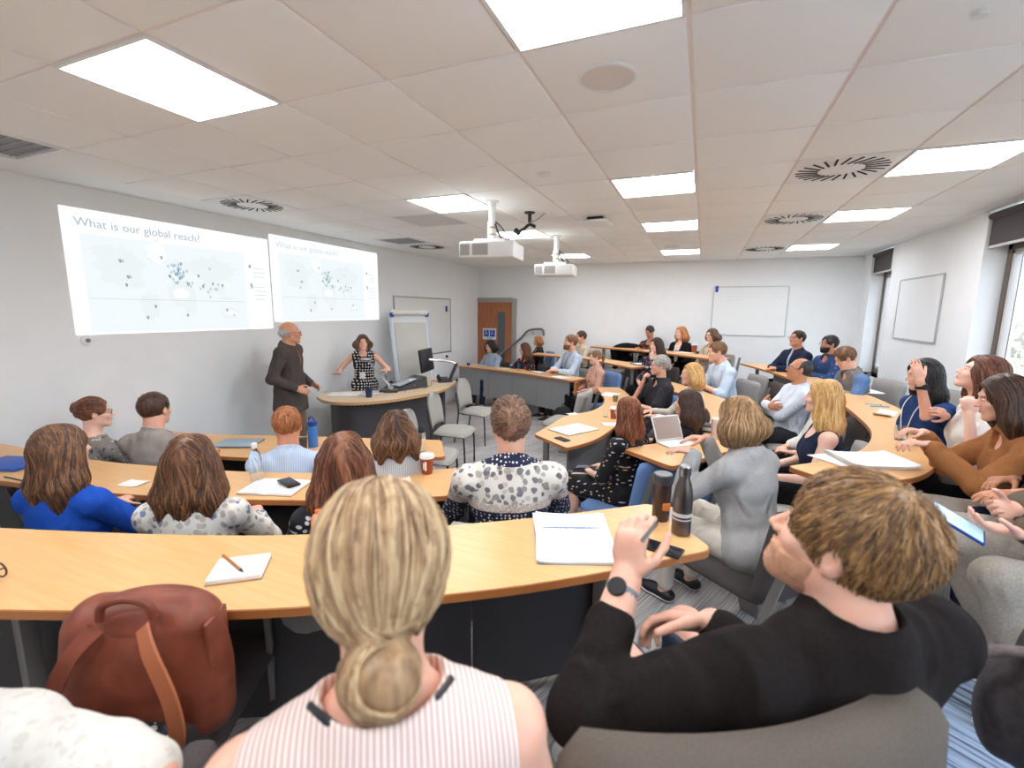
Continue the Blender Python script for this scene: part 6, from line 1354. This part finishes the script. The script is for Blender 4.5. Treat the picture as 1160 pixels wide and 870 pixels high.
mb = MB(); mb.box((0, -.05, .78), (.66, .08, .02), 0, Mf, .004); mb.build('pen_tray', mat('easel_rail', 'c3ccd8', .4), t)
for s_ in (-1, 1): mb = MB(); mb.lathe([(0, .02), (.035, .018), (.04, 0)], M=Mf @ T3(s_ * .32, -.03, 1.82) @ R3(PI / 2, 0, 0)); mb.build('clamp', m_blue, t)

# projectors
def projector(lab, x, y, zc):
    t = thing('projector', lab, 'projector', (x, y, CEIL), math.radians(8), 'white ceiling projectors'); dz = zc - CEIL
    mb = MB(); mb.box((0, 0, dz), (.50, .40, .14), bev=.018); mb.build('housing', m_white, t)
    for k, (xx, w) in enumerate(((-.19, .085), (-.05, .14))):
        mb = MB(); mb.box((xx, -.201, dz + .0), (w, .004, .095)); v_ = mb.build('vent_grille', m_noisy('vent_grey', 'b6b1ab', '98948f', 300, .7, .3, .002), t)
    mb = MB(); mb.lathe([(.045, 0), (.045, .02), (.036, .022), (.03, .012), (0, .012)], M=T3(-.25, .05, dz) @ R3(0, -PI / 2, 0)); mb.build('lens', m_gloss, t)
    mb = MB(); mb.box((0, 0, dz + .085), (.28, .24, .03), bev=.01); mb.tube([(0, 0, dz + .09), (0, 0, -.01)], .030, 14); mb.tube([(0, 0, dz + .12), (0, 0, dz + .26)], .042, 14); mb.lathe([(.06, -.014), (.065, 0)], n=20); mb.build('mount_pole', m_white, t)
    mb = MB(); mb.tube(spline([(.035, -.02, dz + .24), (.07, -.06, dz + .16), (.13, -.06, dz + .09), (.20, -.03, dz + .072)], 6), .009, 8); mb.tube(spline([(.035, -.02, dz + .26), (.10, -.03, dz + .20), (.16, 0, dz + .10)], 6), .005, 8); mb.build('cable_bundle', m_black, t)
    for z in (dz + .14, dz + .20): mb = MB(); mb.lathe([(.043, z), (.044, z + .008), (.043, z + .016)], n=16); mb.build('clamp_ring', mat('ring_brass', 'b99d7e', .4, .5), t)
projector('white ceiling projector on a pole, the nearer one', -1.81, 3.9, CAMZ + .545 - .02); projector('white ceiling projector on a pole, the farther one', -1.82, 5.9, CAMZ + .52)
lecture_seat('dark seat beside the blonde woman carrying the leather backpack', -1.40, .70, .33, 118, m_fd, m_fd, m_leg, top=.56)

lecture_seat('dark seat carrying the dark backpack at the lower right corner', .70, .72, .33, 140, m_fd, m_fd, m_leg, top=.62)
# ================================================================ things on the desks
D3, D2, D1, R1, R2, RW, DA, DB, DC = 1.07, .905, .74, .76, .905, 1.07, .80, 1.04, 1.20
m_craft = mat('kraft_cover', 'a98767', .8); m_pblue = mat('pad_blue', '6f90b8', .6)
notebook('white paged notebook with a kraft cover lying closed on the near desk', (-1.281, 0.901, 1.070)[:2] + (D3,), .15, .13, 38, m_craft, .016)
pen('orange brown pencil lying on the white notebook', (-1.379, 0.919, 1.092), (-1.232, 0.878, 1.092), mat('pencil_orange', 'b8743f', .5), .0045)
t = thing('spectacles', 'tortoiseshell spectacles lying on the near desk at the left edge', 'glasses', (-1.942, 0.590, 1.070)[:2] + (D3,), math.radians(10)); m_tort = mat('tortoiseshell', '4a3020', .3)
mb = MB()
for s_ in (-1, 1): mb.tube([(s_ * .034 + .026 * math.cos(2 * PI * k / 18), 0, .024 + .022 * math.sin(2 * PI * k / 18)) for k in range(19)], .0028, 6, caps=False)
mb.tube([(-.008, 0, .03), (.008, 0, .03)], .0028, 6); mb.build('frame', m_tort, t)
for s_ in (-1, 1):
    mb = MB(); mb.tube([(s_ * .060, 0, .036), (s_ * .064, -.10, .036), (s_ * .062, -.135, .008)], .0026, 6); mb.build('temple', m_tort, t)
    mb = MB(); mb.add([(s_ * .034, 0, .024)] + [(s_ * .034 + .025 * math.cos(2 * PI * k / 18), 0, .024 + .021 * math.sin(2 * PI * k / 18)) for k in range(18)], [(0, k + 1, (k + 1) % 18 + 1) for k in range(18)]); mb.build('lens', m_lens, t)
t = sheet('writing_pad', 'open lined writing pad covered in handwriting on the near desk', 'notepad', (-0.382, 1.526, 1.070)[:2] + (D3,), .27, .36, 22, n=5, lines=22, curl=.006)
mb = MB(); mb.box((0, .055, .0118), (.26, .005, .001)); mb.build('blue_rule', m_pblue, t); mb = MB(); mb.box((0, 0, -.0005), (.275, .365, .003), bev=.001); mb.build('backing_board', m_pblue, t)
pen('slim grey pen at the edge of the writing pad', (-0.257, 1.556, 1.075), (-0.188, 1.545, 1.075), m_steel, .0035)
phone('black phone on the near desk beside the raised hand', (-0.083, 1.568, 1.070)[:2] + (D3,), 75)
pen('silver pen held upright in the raised hand of the man in black', (-0.084, 0.905, 1.422), (-0.057, 0.943, 1.454), m_steel, .0045)
m_gun = mat('gunmetal', '6a6462', .3, .9)
t = bottle('steel_bottle', 'tall brushed steel water bottle with a pale band on the near desk', (-0.023, 1.719, 1.070)[:2] + (D3,), [(.028, 0), (.034, .004), (.0345, .14), (.031, .175), (.019, .215), (.018, .225)], m_gun, [(.0205, .224), (.0215, .228), (.0215, .258), (.018, .262), (0, .262)], m_steel)
mb = MB(); mb.lathe([(.0352, .075), (.0352, .088)], n=28); mb.lathe([(.0352, .062), (.0352, .066)], n=28); mb.build('printed_band', mat('band_pale', 'c9c6c4', .5), t)
t = bottle('travel_tumbler', 'dark brown travel tumbler with a black lid beside the steel bottle', (-0.103, 1.812, 1.070)[:2] + (D3,), [(.031, 0), (.033, .004), (.036, .15), (.036, .155)], mat('tumbler_brown', '3a2724', .15), [(.037, .152), (.037, .186), (.033, .190), (0, .189)], m_gloss)
mb = MB(); mb.box((.012, -.032, .065), (.03, .012, .03), 0, R3(0, 0, .3), .003); mb.build('orange_sticker', mat('sticker_orange', 'd07a35', .5), t)
t = bottle('juice_bottle', 'small bottle with an orange cap on the near desk behind the blonde head', (-1.243, 1.188, 1.070)[:2] + (D3,), [(.026, 0), (.028, .004), (.028, .05), (.022, .07), (.014, .078)], mat('juice_pale', 'd8a07a', .2), [(.020, .045), (.021, .062), (.012, .066), (.012, .090), (0, .091)], mat('orange_cap', 'd4793a', .4))
# second desk
t = bottle('cola_bottle', 'cola bottle with a red cap and orange label on the second desk', (-1.679, 2.177, 0.905)[:2] + (D2,), [(.026, 0), (.030, .006), (.030, .06), (.028, .07), (.030, .085), (.030, .115), (.024, .15), (.012, .185), (.012, .195)], m_clear, [(.0145, .192), (.0145, .214), (0, .214)], mat('cap_red', 'b5482f', .4))
mb = MB(); mb.lathe([(.0305, .070), (.031, .085), (.031, .122), (.0300, .128)], n=28); mb.build('label_wrap', mat('label_orange', 'dc7a33', .5), t); mb = MB(); mb.lathe([(0, .003), (.027, .004), (.029, .060), (0, .062)], n=24); mb.build('cola', mat('cola_dark', '1b0f0b', .1), t)
mb = MB(); mb.box((0, -.031, .10), (.022, .003, .03), 0, R3(0, 0, .45)); mb.build('label_mark', m_white, t)
t = cup('brown paper coffee cup with a white lid on the second desk', (-1.480, 2.265, 0.905)[:2] + (D2,)); mb = MB(); mb.box((0, -.0385, .055), (.012, .004, .055), 0, R3(0, 0, .35), .001); mb.box((-.012, -.0375, .055), (.006, .004, .04), 0, R3(0, 0, .35), .001); mb.build('cup_lettering', m_white, t)
sheet('napkin', 'folded white paper napkin beside the cola bottle', 'napkin', (-1.539, 2.065, 0.905)[:2] + (D2,), .13, .12, 40, n=2, curl=.01)
bottle('water_bottle', 'empty clear water bottle behind the man in the blue striped shirt', (-2.294, 1.761, 0.905)[:2] + (D2,), [(.030, 0), (.033, .008), (.033, .13), (.027, .165), (.013, .19), (.013, .20)], m_clear, [(.015, .198), (.0155, .218), (.010, .226), (0, .226)], m_white)
notebook('open notebook with cream pages on the second desk', (-2.109, 1.727, 0.905)[:2] + (D2,), .15, .21, 18, m_craft, .012, open_=True, lines=12)
phone('black phone resting on the open notebook', (-2.064, 1.777, 0.930)[:2] + (D2 + .0185,), 70)
t = thing('folder', 'royal blue folder standing at the left end of the second desk', 'folder', (-3.904, 1.341, 0.905)[:2] + (D2,), math.radians(20)); mb = MB(); mb.box((0, 0, .012), (.32, .23, .02), bev=.004); mb.build('cover', mat('folder_blue', '2b57b0', .5), t); mb = MB(); mb.box((0, 0, .012), (.31, .225, .012)); mb.build('pages', m_paper, t)
pen('black pen on the second desk beside the blue folder', (-3.650, 1.221, 0.910), (-3.455, 1.232, 0.910), m_black)
sheet('paper_sheets', 'small white card on the second desk left of the cream floral blouse', 'papers', (-2.876, 1.458, 0.905)[:2] + (D2,), .12, .09, 15, n=2)
# front desk by the screen wall
t = thing('laptop', 'closed silver blue laptop on the front desk', 'laptop', (-3.577, 2.602, 0.740)[:2] + (D1,), math.radians(25)); mb = MB(); mb.box((0, 0, .005), (.33, .24, .010), bev=.004); mb.build('base', m_steel, t); mb = MB(); mb.box((0, 0, .013), (.33, .24, .006), bev=.002); mb.build('lid', mat('lid_blue', '9fb4c4', .3, .4), t)
m_fb2 = mat('flask_blue', '3f78c2', .15); t = bottle('sports_flask', 'translucent blue sports flask with a flip lid on the front desk', (-2.945, 2.803, 0.740)[:2] + (D1,), [(.036, 0), (.039, .006), (.039, .17), (.034, .185)], m_fb2, [(.037, .18), (.040, .188), (.040, .215), (.030, .222), (0, .222)], mat('flask_lid', '1d3f8e', .3)); mb = MB(); mb.tube(spline([(-.03, 0, .215), (-.03, 0, .245), (.01, 0, .25), (.03, 0, .22)], 5), .006, 8); mb.build('carry_loop', mat('flask_lid', '1d3f8e', .3), t)
bottle('clear_bottle', 'clear drinking bottle with a black loop lid on the front desk', (-2.039, 3.051, 0.740)[:2] + (D1,), [(.030, 0), (.033, .006), (.033, .15), (.026, .17)], m_clear, [(.028, .165), (.028, .20), (.018, .215), (.012, .235), (0, .235)], m_black)
cup('small dark cup beside the blue flask', (-2.979, 2.733, 0.740)[:2] + (D1,), .033, .09, m_gloss, False)
# far front desk
def flat(name, lab, cat, p, z, w, d, rz, m, th=.012):
    t = thing(name, lab, cat, (p[0], p[1], z), math.radians(rz)); mb = MB(); mb.box((0, 0, th / 2), (w, d, th), bev=.003); mb.build('cover', m, t); mb = MB(); mb.box((0, 0, th + .0008), (w * .8, d * .8, .0015)); mb.build('sheet', m_paper, t); return t
sheet('paper_sheets', 'white papers under the writing woman on the far front desk', 'papers', (-4.027, 8.168, 0.800)[:2] + (DA,), .30, .21, -20, n=4); sheet('paper_sheets', 'white sheet beside the blue pencil case', 'papers', (-3.366, 7.875, 0.800)[:2] + (DA,), .21, .15, -20, n=2)
t = thing('pencil_case', 'bulging blue pencil case on the far front desk', 'pencil case', (-3.253, 8.083, 0.800)[:2] + (DA,), math.radians(-18)); mb = MB(); mb.box((0, 0, .05), (.24, .10, .10), bev=.035); mb.build('case_body', mat('case_blue', '2e6fae', .6), t); mb = MB(); mb.box((0, 0, .101), (.20, .008, .006), bev=.002); mb.box((0, -.05, .06), (.18, .004, .03), bev=.001); mb.build('zip', m_white, t)
flat('folder', 'bright blue plastic folder on the far front desk', 'folder', (-2.648, 7.677, 0.800), DA, .26, .2, -22, mat('folder_bright', '1f62d0', .3), .006); sheet('paper_sheets', 'white papers before the bearded man', 'papers', (-2.091, 7.224, 0.800)[:2] + (DA,), .30, .21, -28, n=5)
t = thing('pens_tin', 'small blue pen pot at the left end of the far front desk', 'pen pot', (-4.25, 8.05, DA)); mb = MB(); mb.lathe([(.03, 0), (.035, .05), (.03, .05), (.026, .006), (0, .006)]); mb.build('pot', m_blue, t)
# middle front desk
notebook('large open notebook with blank pages on the front middle desk', (-1.073, 4.179, 0.760)[:2] + (R1,), .20, .28, 60, m_craft, .010, open_=True, lines=10); phone('black phone beside the large open notebook', (-1.079, 3.808, 0.760)[:2] + (R1,), 55)
sheet('paper_sheets', 'single white sheet at the far end of the front middle desk', 'papers', (-1.100, 6.244, 0.760)[:2] + (R1,), .21, .29, 0, n=2); cup('brown paper cup with a white lid on the front middle desk', (-0.810, 4.823, 0.760)[:2] + (R1,), .04, .11); cup('clear plastic cup beside the brown paper cup', (-0.904, 4.871, 0.760)[:2] + (R1,), .036, .07, m_clear, False)
sheet('paper_sheets', 'white paper under the elbow of the auburn haired woman', 'papers', (-0.786, 4.539, 0.760)[:2] + (R1,), .18, .12, 30, n=3); cup('small steel mug on the front middle desk', (-0.956, 5.764, 0.760)[:2] + (R1,), .035, .08, m_steel, False); sheet('name_card', 'small white card on the corner of the front middle desk', 'card', (-1.270, 4.843, 0.760)[:2] + (R1,), .12, .08, 50, n=1)
# tablet desk
p = (-0.180, 3.554, 0.905)
t = thing('tablet', 'white tablet propped on its folding stand with a keyboard on the middle desk', 'tablet', (p[0] - .02, p[1] + .08, R2), math.radians(45)); Mt = T3(0, 0, .10) @ R3(-.42, 0, 0)
mb = MB(); mb.box((0, 0, 0), (.26, .010, .19), 0, Mt, .006); mb.build('tablet_body', m_white, t); mb = MB(); mb.box((0, -.0058, 0), (.24, .001, .17), 0, Mt); mb.build('screen', mat('tablet_screen', 'a7948a', .08), t); mb = MB(); mb.box((0, -.11, .006), (.26, .15, .010), bev=.003); mb.build('keyboard', m_white, t); mb = MB(); mb.add([(-.12, .03, .09), (.12, .03, .09), (.12, .09, 0), (-.12, .09, 0), (-.12, .034, .09), (.12, .034, .09), (.12, .095, 0), (-.12, .095, 0)], [(0, 1, 2, 3), (7, 6, 5, 4), (0, 3, 7, 4), (1, 5, 6, 2)]); mb.build('stand_flap', m_white, t)
t = thing('microphone_box', 'black conference microphone unit with a silver front on the middle desk', 'conference unit', (0.039, 4.083, 0.905)[:2] + (R2,), math.radians(-10)); mb = MB(); mb.box((0, 0, .03), (.26, .13, .055), bev=.008); mb.build('housing', m_gloss, t); mb = MB(); mb.box((.03, -.067, .03), (.19, .006, .028), bev=.003); mb.build('front_strip', m_white, t); mb = MB(); mb.tube(spline([(-.06, 0, .055), (-.07, .03, .10), (-.02, .04, .10), (.02, .02, .055)], 6), .010, 8); mb.build('cable_loop', m_black, t)
t = bottle('plastic_tumbler', 'frosted pink plastic tumbler with a lid on the middle desk', (0.156, 3.840, 0.905)[:2] + (R2,), [(.034, 0), (.036, .006), (.043, .14), (.043, .145)], mat('frosted_pink', 'd9c4c0', .35), [(.045, .142), (.045, .158), (.038, .164), (0, .164)], mat('frosted_lid', 'ddcfcd', .3), cat='tumbler')
sheet('paper_stack', 'large white sheets on the lap beside the woman in the grey cardigan', 'papers', (.52, 3.20, .62), .30, .42, 60, n=6, curl=.01)
# window desk
t = sheet('paper_stack', 'large crumpled white papers on the near end of the window desk', 'papers', (0.911, 3.034, 1.070)[:2] + (RW,), .34, .26, 18, n=9, curl=.012)
sheet('paper_sheets', 'flat white sheet under the crumpled papers on the window desk', 'papers', (0.772, 3.023, 1.070)[:2] + (RW,), .26, .20, 40, n=2, curl=.003)
sheet('paper_sheets', 'white sheets before the waistcoated man on the window desk', 'papers', (1.581, 5.943, 1.070)[:2] + (RW,), .34, .42, 10, n=3); 
for k, (x, y, lb) in enumerate(((985, 457, 'pale blue pen, farther of the two, on the window desk'), (996, 459, 'turquoise pen, nearer of the two, on the window desk'))): pen(lb, (1.423, 5.048, 1.075) if k == 0 else (1.427, 4.919, 1.075), (1.545, 5.018, 1.075) if k == 0 else (1.576, 4.947, 1.075), mat('pen_turq%d' % k, ['8fb8cc', '5fa3bd'][k], .3), .005)
sheet('paper_sheets', 'folded white sheet before the clasped hands on the window desk', 'papers', (1.424, 4.555, 1.070)[:2] + (RW,), .20, .12, 60, n=4, curl=.02)
t = bottle('glass_jar', 'clear plastic cup lying by the corduroy sleeves on the window desk', (1.251, 3.676, 1.070)[:2] + (RW,), [(.030, 0), (.033, .004), (.038, .09), (.036, .09), (.031, .006), (0, .006)], m_clear, cat='cup')
sheet('paper_sheets', 'papers by the suited man at the far end of the window desk', 'papers', (1.131, 8.130, 1.070)[:2] + (RW,), .26, .34, 10, n=4); flat('folder', 'pale blue folder before the suited man', 'folder', (1.215, 7.578, 1.070), RW, .2, .28, 8, mat('folder_pale', 'a9c4d8', .5))
# far rows
t = bottle('drinking_glass', 'clear drinking glass at the end of the second far desk', (-1.018, 8.015, 1.040)[:2] + (DB,), [(.036, 0), (.038, .004), (.042, .15), (.040, .15), (.035, .008), (0, .008)], m_clear, cat='glass'); flat('laptop', 'thin dark laptop next to the drinking glass', 'laptop', (-0.898, 7.638, 1.040), DB, .22, .30, 30, m_gloss)
t = thing('shoulder_bag', 'crumpled khaki bag on the last far desk', 'bag', (-1.333, 9.791, 1.200)[:2] + (DC,), math.radians(-20)); F = Field((-.22, -.16, -.01), (.22, .16, .26), .012); F.ell((0, 0, .07), (.18, .11, .08), None, .03); F.ell((.08, .02, .10), (.09, .09, .07), None, .03); F.ripple(.008, 50, 3); F.half((0, 0, .003), (0, 0, -1)); V, Q = F.mesh(); np_obj('bag_body', V, Q, m_cloth('bag_khaki', '8c7f68', '9a8d75'), t); mb = MB(); mb.tube(spline([(-.12, 0, .10), (-.05, -.05, .18), (.06, -.05, .19), (.12, 0, .12)], 6), .010, 8); mb.build('strap', mat('strap_dark', '4a4136', .7), t)
flat('laptop', 'dark closed laptop under the khaki bag', 'laptop', (-1.409, 9.354, 1.190), DC - .0, .34, .24, -25, m_gloss, .016); sheet('orange_cloth', 'crumpled orange scarf on the last far desk', 'scarf', (-0.979, 8.734, 1.200)[:2] + (DC,), .26, .16, -20, mat('scarf_orange', 'c07a3c', .9), n=4, curl=.03)
sheet('paper_sheets', 'white papers on the last far desk by the scarf', 'papers', (-0.777, 8.422, 1.200)[:2] + (DC,), .22, .28, -30, n=3); cup('tall brown cup with a white lid on the last far desk', (-0.109, 8.399, 1.200)[:2] + (DC,), .048, .14); sheet('paper_sheets', 'white papers beside the tall brown cup', 'papers', (-0.248, 8.323, 1.200)[:2] + (DC,), .26, .2, -30, n=6)
t = thing('jacket', 'black jacket draped over the grey seat in the last row', 'jacket', (-1.30, 9.05, .33)); F = Field((-.4, -.3, .3), (.4, .3, 1.15), .016); F.ell((0, 0, .84), (.30, .12, .13), None, .04); F.cone((-.25, -.05, .80), (-.22, -.1, .5), .08, .05, .05); F.ell((0, .05, .7), (.25, .05, .2), None, .05); F.ripple(.012, 30, 5); V, Q = F.mesh(); np_obj('jacket_cloth', V, Q, c_black, t)

# ================================================================ bags
m_lea = m_noisy('leather_chestnut', '8a4630', '743522', 14, .5, .25, .003); m_lea2 = mat('leather_tan_edge', 'b56a45', .5)
t = thing('leather_backpack', 'chestnut leather backpack with looped straps standing below the near desk', 'backpack', (-1.228, 0.607, 0.805), math.radians(27))
F = Field((-.22, -.14, -.02), (.22, .14, .40), .006); 
F.cone((-.13, 0, .06), (-.12, 0, .30), .065, .055, .06); F.cone((.13, 0, .06), (.12, 0, .30), .065, .055, .06); F.ell((0, 0, .16), (.17, .08, .20), None, .05); F.cone((-.11, .02, .33), (.11, .02, .33), .035, .035, .04); F.ripple(.003, 30, 2); F.half((0, 0, 0), (0, 0, -1), .02); V, Q = F.mesh(); np_obj('bag_body', V, Q, m_lea, t)
F = Field((-.2, -.14, .1), (.2, .14, .40), .006); F.ell((0, .03, .30), (.165, .085, .07), None, .02); F.half((0, 0, .27), (0, .2, -1), .01); V, Q = F.mesh(); np_obj('flap', V, Q, m_lea, t)
for s_ in (-1, 1):
    pts = spline([(s_ * .05, -.075, .345), (s_ * .085, -.11, .30), (s_ * .125, -.125, .20), (s_ * .13, -.12, .10), (s_ * .10, -.10, .03)], 6); mb = MB()
    vs = []
    for i, p in enumerate(pts): d = (pts[min(i + 1, len(pts) - 1)] - pts[max(0, i - 1)]).normalized(); sd = d.cross(Vector((0, -1, 0))).normalized() * .017; n_ = Vector((0, -1, 0)) * .004; vs += [p - sd - n_, p + sd - n_, p + sd + n_, p - sd + n_]
    fs = []
    for i in range(len(pts) - 1):
        for q in range(4): fs.append((4 * i + q, 4 * i + (q + 1) % 4, 4 * i + 4 + (q + 1) % 4, 4 * i + 4 + q))
    mb.add(vs, fs, 0, None, True); mb.build('shoulder_strap', m_lea2 if s_ > 0 else m_lea, t)
mb = MB(); mb.tube(spline([(-.06, -.05, .35), (-.05, -.05, .385), (0, -.05, .40), (.05, -.05, .385), (.06, -.05, .35)], 6), .010, 10); mb.build('grab_handle', m_lea, t)
mb = MB(); mb.tube([(.165 + .012 * math.cos(a), -.03, .055 + .02 * math.sin(a)) for a in [2 * PI * k / 12 for k in range(13)]], .004, 8, caps=False); mb.build('buckle', mat('brass', 'c9884e', .25, .9), t)
mb = MB(); mb.box((.168, 0, .19), (.012, .09, .26), bev=.005); mb.build('side_gusset', m_lea, t)
def backpack(lab, loc, rz, m, sc=1.0, group=None):
    t = thing('backpack', lab, 'backpack', loc, math.radians(rz)); F = Field((-.22, -.2, -.02), (.22, .2, .52), .009); F.ell((0, 0, .22), (.15, .10, .24), None, .04); F.ell((0, -.09, .15), (.11, .06, .12), None, .03); F.ripple(.004, 35, 4); F.half((0, 0, 0), (0, 0, -1), .02); V, Q = F.mesh(); np_obj('bag_body', V, Q, m, t)
    for s_ in (-1, 1): mb = MB(); mb.tube(spline([(s_ * .06, .08, .42), (s_ * .09, .14, .36), (s_ * .10, .15, .20), (s_ * .09, .09, .06)], 6), .014, 8); mb.build('shoulder_strap', m, t)
    mb = MB(); mb.tube(spline([(-.03, .05, .44), (0, .06, .485), (.03, .05, .44)], 5), .008, 8); mb.build('grab_handle', m_black, t); t.scale = (sc,) * 3; return t
backpack('black backpack on the floor by the end of the grey panelled desk', (-1.86, 6.62, 0), 30, c_char)
t = backpack('dark backpack with a padded strap at the lower right corner', (0.823, 1.323, 0.800), 245, m_noisy('bag_brown_black', '2a2527', '3a3436', 60, .8), 1.0)
t = thing('bag_strap', 'padded grey brown bag strap curving over the floor at the lower right', 'bag strap', (0.626, 1.258, 1.017)); F = Field((-.25, -.25, -.1), (.25, .25, .15), .006)
sp_ = [Vector(a) - Vector((0.626, 1.258, 1.017)) for a in ((0.575, 1.290, 1.005), (0.620, 1.318, 1.059), (0.668, 1.313, 1.107), (0.719, 1.285, 1.140), (0.789, 1.269, 1.133))]; sp_ = spline([tuple(v) for v in sp_], 4)
for a, b_ in zip(sp_[:-1], sp_[1:]): F.cone(tuple(a), tuple(b_), .016, .016, .006, 'add', ((0, 0, 1), .6))
V, Q = F.mesh(); np_obj('padding', V, Q, m_noisy('strap_taupe', '6d6260', '5d5351', 80, .8), t)

t = thing('phone', 'phone with a pale blue lit screen held at the right edge by the olive sleeves', 'phone', (0.806, 1.848, 1.216), .3); Mp = R3(.5, -.25, .9); mb = MB(); mb.box((0, 0, 0), (.078, .155, .010), 0, Mp, .004); mb.build('case', mat('case_deep_blue', '20439a', .4), t); mb = MB(); mb.box((0, 0, .0056), (.068, .14, .0012), 0, Mp); mb.build('screen', m_emit('phone_screen_lit', 'b5d6ea', .22), t)
